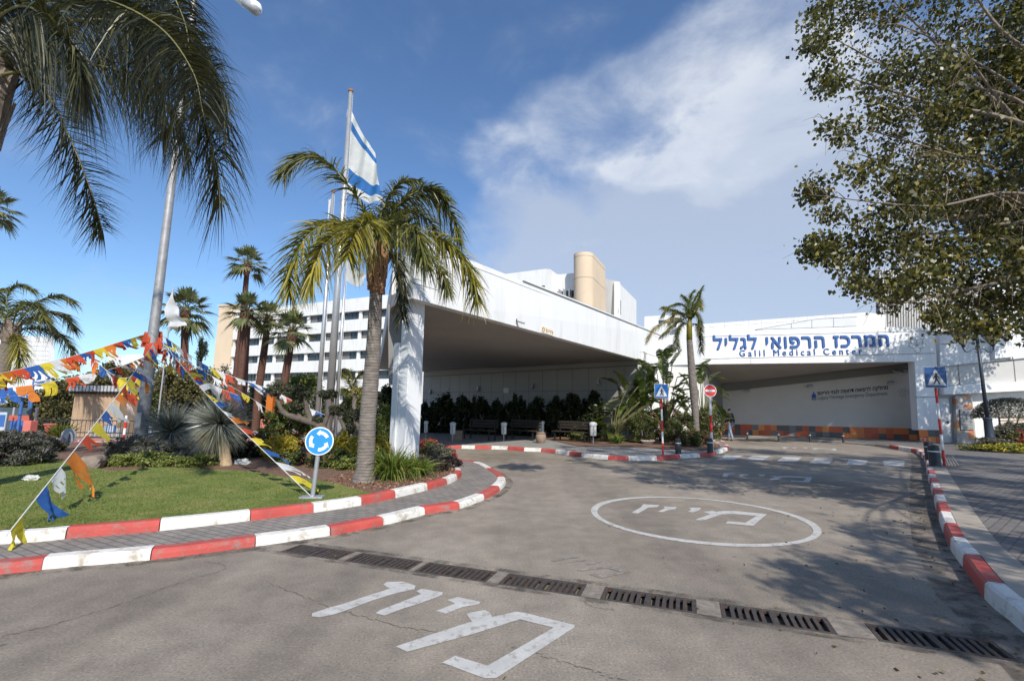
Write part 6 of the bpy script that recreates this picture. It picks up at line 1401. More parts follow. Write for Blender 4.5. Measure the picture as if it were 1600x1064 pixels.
# ---- paddle-leaved strelitzia
def paddle(nb, p0, d, L_, W_, bend, mi=0):
    d = d.normalized(); s = d.cross(Vector((0, 0, 1))); s = s.normalized() if s.length > .1 else Vector((1, 0, 0)); nn = s.cross(d); n = 14; pts = []
    for i in range(n + 1): f = i / n; pts.append(p0 + d * L_ * f + Vector((0, 0, -1)) * bend * L_ * f * f)
    for sg in (-1, 1):
        i = 0
        while i < n:
            j = min(n, i + R.choice([1, 2, 2, 3])); V = []
            dr = R.uniform(-.18, .12)
            for k in range(i, j + 1):
                f = k / n; w = W_ * (math.sin(PI * min(1, f * .92 + .06)) ** .7) * .5
                e = pts[k] + (s * sg + nn * (.45 + dr)) * w - d * (.02 if k == j and j < n else 0); V += [pts[k], pts[k].lerp(e, .55) + nn * .02, e + Vector((0, 0, -.12 * w))]
            Q = [(3 * q + h, 3 * q + h + 1, 3 * q + 4 + h, 3 * q + 3 + h) for q in range(j - i) for h in (0, 1)]; nb.add([tuple(v) for v in V], Q, mi); i = j
def strelitzia(label, bpx, Y, tops, L_, W_, zb=.14, stemr=.07, group='paddle-leaved plants by the canopy end'):
    b = A(*bpx, Y); b.z = zb; t = thing('strelitzia', label, 'plant', b, 0, group)
    for k, (x, y, dx, dy_) in enumerate(tops + [(x + R.uniform(-12, 12), y + R.uniform(10, 60), dx + R.uniform(-.6, .6), dy_ + R.uniform(-.4, .3)) for x, y, dx, dy_ in tops] + [(x + R.uniform(-16, 16), y + R.uniform(-4, 34), dx + R.uniform(-.5, .5), dy_ + R.uniform(-.5, .3)) for x, y, dx, dy_ in tops]):
        dy = R.uniform(-.5, .5); c = A(x, y, Y + dy) - b; nb = NB(); hd = Vector((dx, R.uniform(-.6, .3), dy_)).normalized()
        nb_tube(nb, curve_pts([Vector((R.uniform(-.15, .15), R.uniform(-.1, .1), 0)), Vector((c.x * .35, c.y * .5, c.z * .55)), c], 10), [.032] * 5 + [.02] * 5, 6, 1); l = L_ * R.uniform(.8, 1.2); paddle(nb, c, hd, l, W_ * 1.5 * R.uniform(.85, 1.15), R.uniform(.1, .4)); nb.build('paddle_leaf', [M['banana'], M['rachis']], t)
    mb = MB(); mb.tube([(0, 0, -.02), (0, 0, .5), (.03, 0, .9)], [stemr * 1.4, stemr, stemr * .5], 8); mb.build('stem', M['bark'], t)
strelitzia('broad strelitzia clump in sunlight right of the white bin', (958, 694), 22.2, [(955,650,-.9,.4),(975,632,-.8,.15),(978,610,-.35,1),(985,640,.2,1),(1000,628,.4,.9),(965,668,-.9,.3),(990,660,.7,.5),(1000,600,.1,1),(960,655,.5,.9),(945,672,-.6,.7),(1010,618,.7,.6),(985,620,-.9,.0)], 1.0, .36)
strelitzia('tall strelitzia behind the left crossing sign with fan of upright leaves', (1040, 692), 22.6, [(1036,568,-.25,1),(1050,572,.5,.9),(1026,580,-.9,.55),(1044,560,.1,1),(1058,590,.9,.2),(1020,600,-.8,.3),(1052,610,.7,.7),(1030,620,-.5,.8),(1060,640,.6,.7),(1018,640,-.5,.9),(1045,650,.3,.9)], 1.0, .36)
strelitzia('strelitzia partly behind the slender young palm trunk', (1098, 690), 22.0, [(1100,575,.5,.85),(1108,590,.9,.1),(1112,606,.8,-.1),(1095,600,.2,1),(1075,600,-.5,.9),(1108,640,.5,.8),(1090,640,-.3,.9),(1070,630,-.7,.6),(1115,655,.3,1)], .9, .34)
strelitzia('low shaded strelitzia against the hedge end', (1000, 690), 24.2, [(1000,590,-.3,1),(1015,606,.3,1),(975,600,-.6,.9),(1028,570,-.9,.0),(1012,580,-.6,.7),(990,630,-.2,1)], 1.1, .4)
# ---- generic rounded shrubs
def cloud(nb, c, r, n, L_, W_, mi=0, clumps=None, shell=.55, D=None, rng=NR):
    """leaves gathered in clumps through the outer part of a rounded volume"""
    c = np.array(c); r = np.array(r); k = clumps or max(6, n // 70)
    u = nrm(rng.normal(size=(k, 3))); u = u * (shell + (1 - shell) * rng.random((k, 1)) ** .5); idx = rng.integers(0, k, n)
    P = u[idx] + rng.normal(0, .55 / k ** .42, (n, 3)); P = c + P * r * .92
    leaves(nb, P, L_, W_, D=None if D is None else D + rng.normal(0, .6, (n, 3)), mi=mi)
def shrub(label, cpx, rpx, Y, m, n, L_=.06, W_=.035, zb=HB, group=None, name='shrub', cat='shrub', flowers=None, nf=0, fl=.05, depth=None, stem=True, shell=.45, ground=True, clumps=None):
    c = A(*cpx, Y); k = Y / 735; rx, rz = rpx[0] * k, rpx[1] * k; ry = depth or rx * .9; b = Vector((c.x, Y, zb)); t = thing(name, label, cat, b, 0, group)
    nb = NB(); cz = c.z - zb
    cz = max(cz, rz * .55); cloud(nb, (0, 0, cz), (rx, ry, rz), int(n * 2.1), L_ * 1.1, W_ * 1.15, shell=shell, clumps=clumps)
    fo = nb.build('foliage', [m], t)
    if flowers:
        f = NB(); cloud(f, (0, -.02, cz + rz * .08), (rx * 1.02, ry * 1.02, rz * 1.02), nf, fl, fl * .8, shell=.85, clumps=max(5, nf // 8)); f.build('blossoms', [M[flowers]], t)
    if stem:
        mb = MB()
        for q in range(5):
            a = q * 1.256 + .3; mb.tube([(0.03 * math.cos(a), .03 * math.sin(a), -.05), (rx * .25 * math.cos(a), ry * .25 * math.sin(a), cz * .5), (rx * .55 * math.cos(a), ry * .55 * math.sin(a), cz + rz * .2)], [max(.012, rz * .04), max(.01, rz * .03), .006], 6)
        mb.build('stems', M['bark'], t)
    return t
shrub('golden leaved bush just left of the ringed palm trunk', (548, 704), (40, 30), 12.0, M['bush_gold'], 3600, .055, .035)
shrub('golden bush right of the ringed palm trunk', (592, 706), (20, 28), 12.4, M['bush_gold'], 1500, .055, .035)
shrub('upright green conifer-like shrub between the palm trunk and the column', (600, 672), (13, 42), 12.8, M['bush_lt'], 2600, .06, .02, shell=.3)
shrub('dark tall shrub behind the palm, left of the canopy column', (604, 650), (22, 52), 16.5, M['bush_dark'], 3600, .10, .05, zb=.1)
shrub('bright creeper-like bush under the topiary olive', (447, 668), (40, 40), 14.4, M['bush_lt'], 4200, .07, .045)
shrub('dark green shrub right of the pale yucca trunk', (388, 700), (36, 26), 13.2, M['bush_dark'], 3000, .07, .035)
shrub('yellow green low shrub behind the roundabout sign', (440, 712), (34, 24), 12.6, M['bush_gold'], 2400, .05, .03, flowers='flower_red', nf=60)
shrub('leafy green shrub with small pink blossoms right of the roundabout sign', (512, 728), (34, 20), 11.3, M['bush'], 2600, .055, .035, flowers='flower_pink', nf=70, fl=.03)
shrub('low green shrub in front of the golden bush', (545, 738), (28, 14), 11.0, M['bush_lt'], 1500, .05, .03)
shrub('small green shrub at the mulch edge left of the roundabout sign', (452, 738), (26, 14), 11.6, M['bush'], 1300, .05, .03)
shrub('red flowered geranium patch at the tip of the roundabout', (664, 698), (22, 13), 13.2, M['bush'], 1200, .05, .035, flowers='flower_red', nf=240, fl=.06)
shrub('second red flowered patch against the inner kerb tip', (699, 712), (13, 13), 13.0, M['bush_grey'], 900, .05, .03, flowers='flower_red', nf=150, fl=.06)
shrub('grey green low shrub between the red flowers', (684, 708), (20, 14), 12.6, M['bush_grey'], 1200, .05, .025)
shrub('dark purple ground cover along the inner kerb', (668, 742), (34, 12), 10.9, M['purple_leaf'], 2200, .08, .02, stem=False, group='dark purple ground cover clumps')
shrub('dark purple ground cover at the kerb tip', (700, 732), (20, 10), 11.6, M['purple_leaf'], 1400, .08, .02, stem=False, group='dark purple ground cover clumps')
def straps(label, bpx, n, L_, W_, m='strap', zb=HB, spread=.9, group='clumps of arching strap leaves', name='strap_plant', droop=.9, flowers=None):
    b = G(*bpx, zb); t = thing(name, label, 'plant', b, 0, group); nb = NB(); a = NR.uniform(0, 2 * PI, n); el = np.radians(NR.uniform(48, 88, n)); D = np.stack([np.cos(a) * np.cos(el), np.sin(a) * np.cos(el), np.sin(el)], 1)
    P = np.stack([np.cos(a) * NR.uniform(0, .14, n), np.sin(a) * NR.uniform(0, .14, n), np.zeros(n)], 1); blades(nb, P, D, L_ * NR.uniform(.6, 1.1, n), W_, droop * NR.uniform(.5, 1.2, n), 6); nb.build('leaves', [M[m]], t); return t
straps('large clump of arching strap leaves left of the column foot', (612, 748), 520, 1.35, .034)
straps('smaller clump of arching strap leaves in front of the column', (648, 744), 380, 1.0, .032)
straps('strap leaved clump half behind the palm trunk', (597, 738), 220, 1.1, .03)
straps('grassy clump of strap leaves under the right strelitzia bush', (965, 692), 170, .9, .05, zb=.14)
straps('fountain of narrow yellow green leaves by the red urn', (92, 690), 160, 1.5, .07, zb=.0, name='yucca_clump', group='fountain-leaved clumps', droop=.6)
# spherical yuccas
def yucca(label, cpx, bpx, rpx, zb=HB, n=1500):
    b = G(*bpx, zb); c = A(*cpx, b.y) - b; r = rpx * b.y / 735; t = thing('yucca', label, 'plant', b, 0, 'round blue grey yuccas'); nb = NB()
    D = rdir(n); D[:, 2] = D[:, 2] * .9 + .12; D = nrm(D); blades(nb, np.array(c) + D * .05, D, r * NR.uniform(.72, 1.12, n) * (1 + .14 * D[:, 2]), .016 + r * .009, .05 + .25 * (D[:, 2] < .1), 3, tipw=.08); nb.build('blades', [M['yucca']], t)
    d = NB(); m = 560; D = rdir(m); D[:, 2] = -np.abs(D[:, 2]) - .25; blades(d, np.array(c) + nrm(D) * .04, D, r * NR.uniform(.6, .95, m), .018, .25, 3); d.build('dry_skirt', [M['yucca_dry']], t)
    mb = MB(); q = curve_pts([Vector((0, 0, -.04)), Vector((c.x * .35, 0, c.z * .4)), c], 16); mb.tube(q, [.13 * (1 - .35 * i / 15) + R.uniform(-.008, .008) for i in range(16)], 12); mb.build('trunk', M['drytrunk'], t, smooth=True)
yucca('round blue grey yucca on a bare pale leaning trunk', (342, 662), (354, 727), 46, n=1500)
yucca('round blue grey yucca without visible trunk nearer the lamp mast', (268, 674), (276, 708), 44, n=1500)
# lavender and ground cover behind the lawn
for lb, c, r, Y, m_, n, L_ in (('lavender tuft left of the round yucca at the lawn edge', (205, 704), (38, 22), 12.6, 'lavender', 1700, .11), ('lavender tuft in front of the round yucca', (262, 708), (40, 20), 12.3, 'lavender', 1900, .11), ('lavender tuft between the two yuccas', (316, 710), (32, 18), 12.0, 'lavender', 1500, .11), ('bright green ground cover in front of the lavender', (232, 728), (54, 13), 11.1, 'bush_lt', 1900, .05), ('green ground cover left of the pale yucca trunk', (306, 726), (40, 12), 11.2, 'bush_lt', 1300, .05), ('bright green ground cover by the brown rock', (168, 729), (34, 11), 11.1, 'bush_lt', 1000, .05), ('small dark plant tuft at the far lawn edge', (74, 721), (13, 8), 14.0, 'bush', 600, .06)):
    shrub(lb, c, r, Y, M[m_], n, L_, .018 if m_ == 'lavender' else .035, stem=False, name='ground_cover' if m_ != 'lavender' else 'lavender', cat='plant', depth=.55, shell=.2)
shrub('big grey green shrub at the left edge of the lawn', (8, 722), (62, 34), 10.9, M['lavender'], 6500, .09, .022, depth=.9, shell=.3)
shrub('reddish dry shrub at the left behind the lawn', (52, 707), (36, 16), 13.6, M['bush_grey'], 2200, .07, .025, flowers='flower_pink', nf=40, fl=.05, depth=.7, shell=.3)
shrub('colourful wreath-like bush before the notice board', (4, 692), (14, 16), 15.2, M['bush_lt'], 700, .07, .04, flowers='flower_yellow', nf=60, fl=.09)
# ---- background trees
def tree(label, cpx, rpx, Y, m, n, L_, zb=0.0, lobes=7, group='trees behind the roundabout', trunk=True, name='tree', seed=0, bark='bark'):
    c = A(*cpx, Y); k = Y / 735; rx, rz = rpx[0] * k, rpx[1] * k; b = Vector((c.x, Y, zb)); t = thing(name, label, 'tree', b, 0, group); nb = NB(); rr = np.random.default_rng(seed); cz = c.z - zb; ry = min(rx, 2.5)
    cs = []
    for i in range(lobes):
        d = rr.normal(size=3); d /= np.linalg.norm(d); d *= .58 * rr.random() ** .3; cs.append(d); s = rr.uniform(.5, .7)
        cloud(nb, (d[0] * rx, d[1] * ry, cz + d[2] * rz), (rx * s, ry * s, rz * s), int(n * 2.2) // lobes, L_, L_ * .55, shell=.3, rng=rr)
    nb.build('crown', [m], t); mb = MB(); hb_ = max(.3, cz - rz * .2); mb.tube([(0, 0, -.05), (.05, 0, hb_ * .6), (0, 0, hb_)], [.05 + .04 * rx, .04 + .03 * rx, .03 + .02 * rx], 8)
    for d in cs[:5]: mb.tube([(0, 0, hb_ * .8), (d[0] * rx * .5, d[1] * ry * .5, cz + d[2] * rz * .3), (d[0] * rx, d[1] * ry, cz + d[2] * rz)], [.03 + .015 * rx, .025, .012], 6)
    mb.build('trunk', M[bark], t); return t
for lb, c, r, Y, m_, n, L_, sd in (('dense dark green tree behind the notice board', (92, 636), (60, 56), 29, 'olive_br', 6500, .20, 1), ('olive green tree crown right of the dense dark tree', (150, 604), (56, 42), 32, 'olive_br', 5600, .20, 2), ('pale green tree behind the tan shed', (208, 608), (42, 40), 34, 'olive_br', 4400, .2, 3), ('grey green tree right of the lamp mast above the round yucca', (272, 612), (44, 44), 27, 'olive_br', 5200, .16, 4), ('grey green bush-like tree behind the pale yucca', (318, 618), (38, 44), 29, 'bush_grey', 4200, .17, 5), ('dark tree low behind the lamp mast foot', (226, 640), (26, 34), 25, 'bush', 2600, .15, 6),
        ('loose brownish tree between the mast and the rusty trunks', (345, 605), (28, 34), 36, 'bush_grey', 2400, .2, 7), ('green tree in front of the ward block, left of the flagpoles', (470, 610), (38, 32), 31, 'bush_lt', 4200, .18, 8), ('dark leafy tree filling the gap between rusty trunks', (405, 640), (36, 38), 30, 'olive_br', 4200, .18, 9), ('shrubby tree behind the flagpoles, low', (500, 645), (30, 30), 26, 'olive', 2600, .15, 10), ('small tree right of the flagpoles beside the palm trunk', (548, 640), (24, 34), 24, 'bush', 2600, .13, 11), ('dark tree at the far left below the white gridded block', (-10, 650), (40, 40), 27, 'bush', 3500, .18, 12), ('tiny pointed tree top far behind the lamp flag', (315, 552), (8, 26), 60, 'bush_dark', 900, .22, 13)):
    tree(lb, c, r, Y, M[m_], n, L_, seed=sd)
# small feathery palm clump right of flagpoles
pb5 = A(552, 660, 21); pb5.z = .1; t = thing('small_palm', 'small yellowish feather palm between the flagpoles and the ringed trunk', 'palm tree', pb5); mb = MB(); mb.tube([(0, 0, 0), (0, 0, A(552, 615, 21).z)], [.12, .09], 8); mb.build('trunk', M['trunk_palm'], t)
for c, m_ in (([(552,618,0),(545,598,0),(533,585,0),(522,592,0)], 'palm_gold'), ([(552,618,0),(556,595,.1),(568,582,.2),(580,592,.2)], 'palm'), ([(552,618,0),(540,608,-.3),(528,612,-.5),(522,625,-.5)], 'palm_gold'), ([(552,618,0),(562,606,-.4),(574,612,-.6),(578,628,-.6)], 'palm_gold'), ([(552,618,0),(551,595,.4),(546,580,.6),(540,578,.7)], 'palm')):
    frond([A(x, y, 21 + dy) for x, y, dy in c], pb5, .6, 70, .04, .6, [M[m_], M['rachis']], t, .02, 40)
# ---- topiary olive with clipped pads
Yo = 13.6; ob = A(520, 690, Yo); ob.z = HB; t = thing('topiary_olive', 'old olive tree clipped into dark cloud pads on thick crooked limbs', 'tree', ob)
def oa(x, y, dy=0): return A(x, y, Yo + dy) - ob
mb = MB()
for pts, r in (([(522,705),(512,684),(498,664),(470,655),(445,646),(436,632),(434,615)], [.13, .125, .11, .095, .08, .06, .035]), ([(486,658),(480,640),(476,622),(470,612)], [.08, .07, .055, .035]), ([(505,668),(512,650),(520,638),(518,622)], [.07, .06, .045, .03]), ([(470,655),(466,645),(464,636)], [.06, .045, .03]), ([(522,640),(526,640),(528,640)], [.05, .05, .04])):
    mb.tube(curve_pts([oa(x, y) for x, y in pts], 18), [r[min(len(r) - 1, int(i * len(r) / 18))] * R.uniform(.93, 1.07) for i in range(18)], 10)
for pts, r in (([(545,705),(550,690),(558,672),(556,655)], [.10, .09, .075, .035]), ([(545,700),(543,680),(534,660),(528,645)], [.08, .065, .05, .03])): mb.tube(curve_pts([oa(x, y) for x, y in pts], 14), [r[min(3, i // 4)] * R.uniform(.94, 1.06) for i in range(14)], 10)
mb.build('trunk', M['bark_olive'], t, smooth=True)
for x, y, rx, ry in ((434, 607, 17, 12), (468, 612, 16, 11), (465, 633, 13, 10), (513, 616, 14, 7), (527, 640, 12, 8), (553, 648, 13, 9), (548, 668, 9, 8), (497, 655, 8, 6)):
    nb = NB(); c = oa(x, y); k = Yo / 735; cloud(nb, tuple(c), (rx * k * 1.2, rx * k, ry * k * 1.15), 4200, .05, .02, shell=.35); nb.build('leaf_pad', [M['olive']], t)
# ---- dark hedge shrubs along the canopy wall
for k, (px, top_) in enumerate(((668, 627), (694, 615), (722, 619), (750, 617), (778, 626), (806, 618), (836, 617), (866, 619), (896, 617), (926, 612))):
    q = B.lerp(Q, 0); g0_ = G(px, 690, .12); dirw = (Q - B).normalized(); f = 0
    Yh = 28.6 - 3.6 * (px - 660) / 270; c = A(px, (top_ + 688) / 2, Yh); 
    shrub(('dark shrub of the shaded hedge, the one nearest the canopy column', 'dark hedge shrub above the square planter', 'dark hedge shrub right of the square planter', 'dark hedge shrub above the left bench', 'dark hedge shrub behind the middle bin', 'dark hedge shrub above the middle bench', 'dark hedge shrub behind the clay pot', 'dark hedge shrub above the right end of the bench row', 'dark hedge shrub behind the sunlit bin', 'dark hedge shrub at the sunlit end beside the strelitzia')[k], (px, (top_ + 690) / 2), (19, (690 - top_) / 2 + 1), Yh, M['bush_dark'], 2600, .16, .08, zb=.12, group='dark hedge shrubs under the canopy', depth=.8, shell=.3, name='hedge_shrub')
for lb, c, r, Y in (('red flowered bush behind the foot of the left crossing sign', (1064, 668), (30, 27), 20.6), ('red flowered bush left of the left crossing sign', (1005, 670), (24, 26), 21.6), ('red flowered bush behind the no-entry pole', (1104, 666), (24, 30), 20.8), ('small green bush at the pavement bed tip', (1082, 684), (22, 12), 20.0)):
    shrub(lb, c, r, Y, M['bush'], 2800, .085, .035, zb=.14, flowers='flower_pink', nf=130, fl=.07, group='red flowered bushes by the crossing')
shrub('dark filler bush below the tall strelitzia', (1035, 672), (28, 24), 23.4, M['bush_dark'], 2000, .12, .06, zb=.14)
shrub('white blossomed low plant beside the sunlit bin', (905, 686), (16, 7), 23.0, M['bush'], 500, .08, .05, zb=.12, flowers='bush_lt', nf=120, fl=.08, stem=False, depth=.5)
# ---- right side: clipped umbrella bush, hedge and flower bed
Yr = 22.0; b = A(1572, 690, Yr); b.z = .145; t = thing('umbrella_bush', 'grey clipped umbrella-shaped bush on several bare stems beside the lamp post', 'shrub', b); nb = NB(); k = Yr / 735
c = A(1580, 643, Yr) - b; n = 11000; u = rdir(n); u[:, 2] = np.abs(u[:, 2]) * 1.3 - .45; P = np.array(c) + u * np.array([50 * k, 44 * k, 26 * k]) * NR.uniform(.78, 1.0, (n, 1)); leaves(nb, P, .075, .03); nb.build('crown', [M['bush_grey']], t)
mb = MB()
for s_, e in ((-12, -24), (-4, -6), (4, 10), (14, 26)): mb.tube(curve_pts([Vector((s_ * k * .4, 0, -.03)), Vector((s_ * k, .05, .5)), Vector((e * k, 0, c.z - .2)), Vector((e * k * 1.3, 0, c.z + .2))], 10), [.05 - .003 * i for i in range(10)], 6)
mb.build('stems', M['bark'], t)
shrub('grey clipped low hedge right of the lamp post', (1592, 674), (44, 16), 21.2, M['bush_grey'], 6200, .07, .03, zb=.145, name='low_hedge', depth=.5, shell=.3, stem=False)
shrub('low strip of yellow flowers at the right pavement edge', (1592, 700), (54, 7), 18.8, M['bush_lt'], 2600, .06, .03, zb=.145, flowers='flower_yellow', nf=1100, fl=.06, name='flower_strip', cat='flower bed', depth=.8, shell=.2, stem=False)
shrub('low green planting left of the yellow flowers', (1532, 700), (28, 6), 19.4, M['bush'], 1500, .06, .03, zb=.145, name='ground_cover', cat='plant', depth=.7, shell=.2, stem=False, flowers='flower_yellow', nf=120, fl=.05)
shrub('purple grey planting at the foot of the lamp post', (1555, 691), (36, 9), 20.2, M['lavender'], 1800, .08, .03, zb=.145, name='lavender', cat='plant', depth=.5, shell=.2, stem=False)
shrub('red flowering plant at the right picture edge', (1592, 684), (14, 10), 20.4, M['bush'], 700, .06, .03, zb=.145, flowers='flower_red', nf=150, fl=.08)
# ---- the big tree overhanging from the right
tb = Vector((9.2, 6.2, .145)); t = thing('street_tree', 'large small-leaved tree overhanging from the right edge with tan twigs', 'tree', tb)
rt = random.Random(21); edge = [(-200, 1290), (-60, 1285), (0, 1283), (40, 1262), (90, 1272), (130, 1278), (180, 1296), (230, 1312), (280, 1276), (310, 1262), (345, 1300), (385, 1272), (420, 1300), (448, 1350), (475, 1390), (500, 1425), (525, 1470), (545, 1530)]
def xl(y):
    for (y0, x0), (y1, x1) in zip(edge, edge[1:]):
        if y0 <= y <= y1: return x0 + (x1 - x0) * (y - y0) / (y1 - y0)
    return 1600
CL = []; y = -170
while y < 502:
    x0 = xl(y); x = x0 + 22
    while x < 1790:
        dens = min(1, .35 + (x - x0) / 160)
        for lay in range((3 if y > 150 else 2) if x > x0 + 90 else 2):
            if rt.random() < dens: CL.append((A(x + rt.uniform(-20, 20), y + rt.uniform(-20, 20), rt.uniform(5.9, 8.6) if x > x0 + 60 else rt.uniform(6.3, 7.6)), 1.0 if x > x0 + 50 else .62))
        x += 58
    y += 50
CL = [(c, s) for c, s in CL if c.z > 2.6]
for q in range(34):
    y = rt.choice([10, 45, 60, 95, 130, 190, 295, 310, 330, 385, 395, 420, 440, 455, 470]); CL.append((A(xl(y) + rt.uniform(-4, 26), y + rt.uniform(-14, 14), rt.uniform(6.3, 7.5)), .45))
for x, y in ((1475, 500), (1500, 508), (1520, 512), (1545, 506), (1570, 512), (1590, 505), (1460, 490), (1610, 510)): CL.append((A(x, y, rt.uniform(6.2, 7.2)), .6))
nb = NB()
for c, s in CL:
    n = int(190 * s * rt.uniform(.6, 1.3)); sp = .17 * s ** .6; P = np.array(c) + NR.normal(0, 1, (n, 3)) * np.array([sp, sp, sp * .8]); leaves(nb, P - np.array(tb), .072, .06, D=NR.normal(0, .8, (n, 3)) + np.array([-.3, 0, -1.0]), fold=.15)
OFF = [(9.5, 7.5, 7.5, 1.6), (9.6, 4.0, 7.6, 1.3), (7.4, -.6, 5.6, 1.3), (6.2, -2.6, 6.2, 1.3), (9.6, 1.5, 6.6, 1.6), (10.6, 4.5, 7.2, 1.6), (3.4, 3.0, 9.1, .7), (8.4, -3.6, 5.4, 1.3), (11.5, 8.0, 6.0, 1.5), (10.2, 9.6, 8.2, 1.3), (12, 4, 7, 1.7), (14, 6.2, 7.2, 1.8), (13, 2, 6.6, 1.7), (15.4, 8.6, 7.4, 1.7), (5.4, -2.0, 5.6, 1.0), (11, -1, 6.8, 1.7), (16.5, 5, 7, 1.8), (17.5, 8.2, 7.6, 1.8), (13.2, 9.6, 8.6, 1.6)]
for x, y_, z, r in OFF: cloud(nb, (x - tb.x, y_ - tb.y, z - tb.z), (r, r, r * .8), int(1700 * r), .11, .09, shell=.1, clumps=50)
nb.build('crown', [M['tree']], t)
mb = MB(); fork = Vector((-.1, 0, 3.0)); mb.tube(curve_pts([Vector((0, 0, -.1)), Vector((.05, 0, 1.4)), fork], 10), [.30 - .012 * i for i in range(10)], 12); mb.build('trunk', M['bark'], t, smooth=True)
mb = MB(); tw = MB(); tips = [(1275,45),(1290,110),(1285,185),(1320,235),(1270,305),(1310,350),(1280,388),(1310,425),(1380,480),(1440,490),(1520,500),(1350,20),(1400,150),(1420,290),(1460,400),(1560,300),(1500,70),(1340,-60),(1480,-80),(1580,480),(1380,330),(1400,230)]
for i, (x, y) in enumerate(tips):
    e = A(x, y, rt.uniform(6.3, 7.8)) - tb; m1 = fork.lerp(e, .35) + Vector((0, rt.uniform(-.4, .4), rt.uniform(.4, 1.1))); m2 = fork.lerp(e, .7) + Vector((0, rt.uniform(-.3, .3), rt.uniform(.2, .5)))
    cp = curve_pts([fork + Vector((0, 0, rt.uniform(-.6, .8))), m1, m2, e], 22); r0 = rt.choice([.05, .035, .03]) ; mb.tube(cp, [r0 * (1 - .86 * k / 21) for k in range(22)], 6)
    for k in range(7, 22):
        for _ in range(2):
            p = cp[k]; d = Vector((rt.uniform(-1, .2), rt.uniform(-.7, .7), rt.uniform(-.9, .7))).normalized() * rt.uniform(.2, .6); q = p + d; tw.tube(curve_pts([p, p.lerp(q, .5) + Vector((rt.uniform(-.05, .05), rt.uniform(-.05, .05), rt.uniform(.02, .12))), q + Vector((0, 0, -.08))], 5), [.006, .005, .004, .003, .0015], 4, cap=False)
for x, y_, z, r in OFF: e = Vector((x, y_, z)) - tb; mb.tube(curve_pts([fork, fork.lerp(e, .5) + Vector((0, 0, .5)), e], 10), [.022 - .0015 * i for i in range(10)], 6)
mb.build('limbs', M['bark'], t, smooth=True); tw.build('twigs', M['twig'], t)
tree2 = Vector((23.6, 18.6, .145)); t = thing('shade_tree', 'second leafy tree at the right, crown stretched to shade the emergency wall, seen only through gaps beyond the lamp post', 'tree', tree2); nb = NB()
for x, y_, z, r in ((22.6, 18.6, 9.0, 2.0), (24.4, 19.6, 8.4, 2.2), (23.4, 17.4, 11.0, 2.0), (25.2, 17.8, 10.5, 2.2), (21.4, 17.2, 10.6, 1.3), (24.2, 16.2, 8.2, 1.8), (19.6, 17.4, 8.4, 1.3), (17.8, 16.8, 8.9, 1.1), (16.4, 16.4, 9.2, 1.0), (15.2, 16.6, 9.6, .8)): cloud(nb, (x - tree2.x, y_ - tree2.y, z), (r, r, r * .85), int(1300 * r), .15, .11, shell=.3, clumps=40)  # last clusters stretch the crown left, added to shade the emergency wall
nb.build('crown', [M['tree']], t); mb = MB(); mb.tube([(0, 0, -.1), (.1, 0, 3), (0, 0, 6.5), (-.1, .1, 9)], [.3, .24, .18, .08], 10)
for e in ((-5, -1.6, 8.8), (-7.4, -2.0, 9.4), (-1.2, .2, 9.2), (1.0, 1, 8.6), (1.5, -.6, 10.4), (-2, -1.2, 10.4), (.6, -2, 8.2)): mb.tube([(0, 0, 5.5), (e[0] * .5, e[1] * .5, 7.6), e], [.12, .08, .03], 6)
mb.build('trunk', M['bark'], t, smooth=True)
M['yucca_dry_leaf'] = leafmat('fallen_leaf', [(0, (.06, .045, .02)), (1, (.22, .15, .06))], .7, 0)
# scattered fallen leaves on the asphalt, kerb side
nb = NB(); P = []
for k in range(200):
    f = rt.random() ** 1.4; i = int(f * 60); q = edge_in[min(len(edge_in) - 1, 20 + i)]; P.append((q.x - rt.random() ** 2 * 2.2 - .25, q.y + rt.uniform(-.4, .4), .012))
for k in range(10): P.append((rt.uniform(-3, 5), rt.uniform(2.5, 9), .010))
P = np.array(P); leaves(nb, P, .035, .022, D=np.stack([NR.normal(size=len(P)), NR.normal(size=len(P)), np.zeros(len(P))], 1), fold=.05); tag(nb.build('fallen_leaves', [M['yucca_dry_leaf']]), 'small dry leaves scattered on the asphalt', 'leaves', kind='stuff')
nb = NB(); P = []
while len(P) < 2600:
    q = (rt.uniform(-3.5, -.9), rt.uniform(8.3, 13), HB + .012)
    if inside(q, bedline + [Vector((-24, 9, 0)), Vector((-20, 4, 0))]) and not inside(q, lawn_poly): P.append(q)
P = np.array(P); leaves(nb, P, .05, .03, D=np.stack([NR.normal(size=len(P)), NR.normal(size=len(P)), NR.normal(0, .25, len(P))], 1), fold=.1); M['chips'] = leafmat('bark_chips', [(0, (.16, .07, .04)), (.6, (.28, .14, .09)), (1, (.42, .28, .20))], .9, 0); tag(nb.build('bark_chips', [M['chips']]), 'brown bark chips covering the bed round the palm', 'mulch', kind='stuff')
# ================================================================ PEOPLE
def skin_mesh(name, joints, bones, m, parent=None, loc=None, sub=2, root=0):
    """grow one continuous surface over connected joints with a radius each"""
    me = bpy.data.meshes.new(name); me.from_pydata([j[0] for j in joints], bones, []); o = bpy.data.objects.new(name, me); COL.objects.link(o)
    md = o.modifiers.new('skin', 'SKIN'); md.use_smooth_shade = True; sv = me.skin_vertices[0].data
    for i, j in enumerate(joints):
        r = j[1]; sv[i].radius = r if hasattr(r, '__len__') else (r, r); sv[i].use_root = (i == root)
    ss = o.modifiers.new('sub', 'SUBSURF'); ss.levels = sub; ss.render_levels = sub
    dg = bpy.context.evaluated_depsgraph_get(); dg.update(); m2 = bpy.data.meshes.new_from_object(o.evaluated_get(dg)); o.modifiers.clear(); o.data = m2; bpy.data.meshes.remove(me)
    m2.materials.clear(); m2.materials.append(m); m2.polygons.foreach_set('use_smooth', [True] * len(m2.polygons))
    if parent: o.parent = parent
    return o
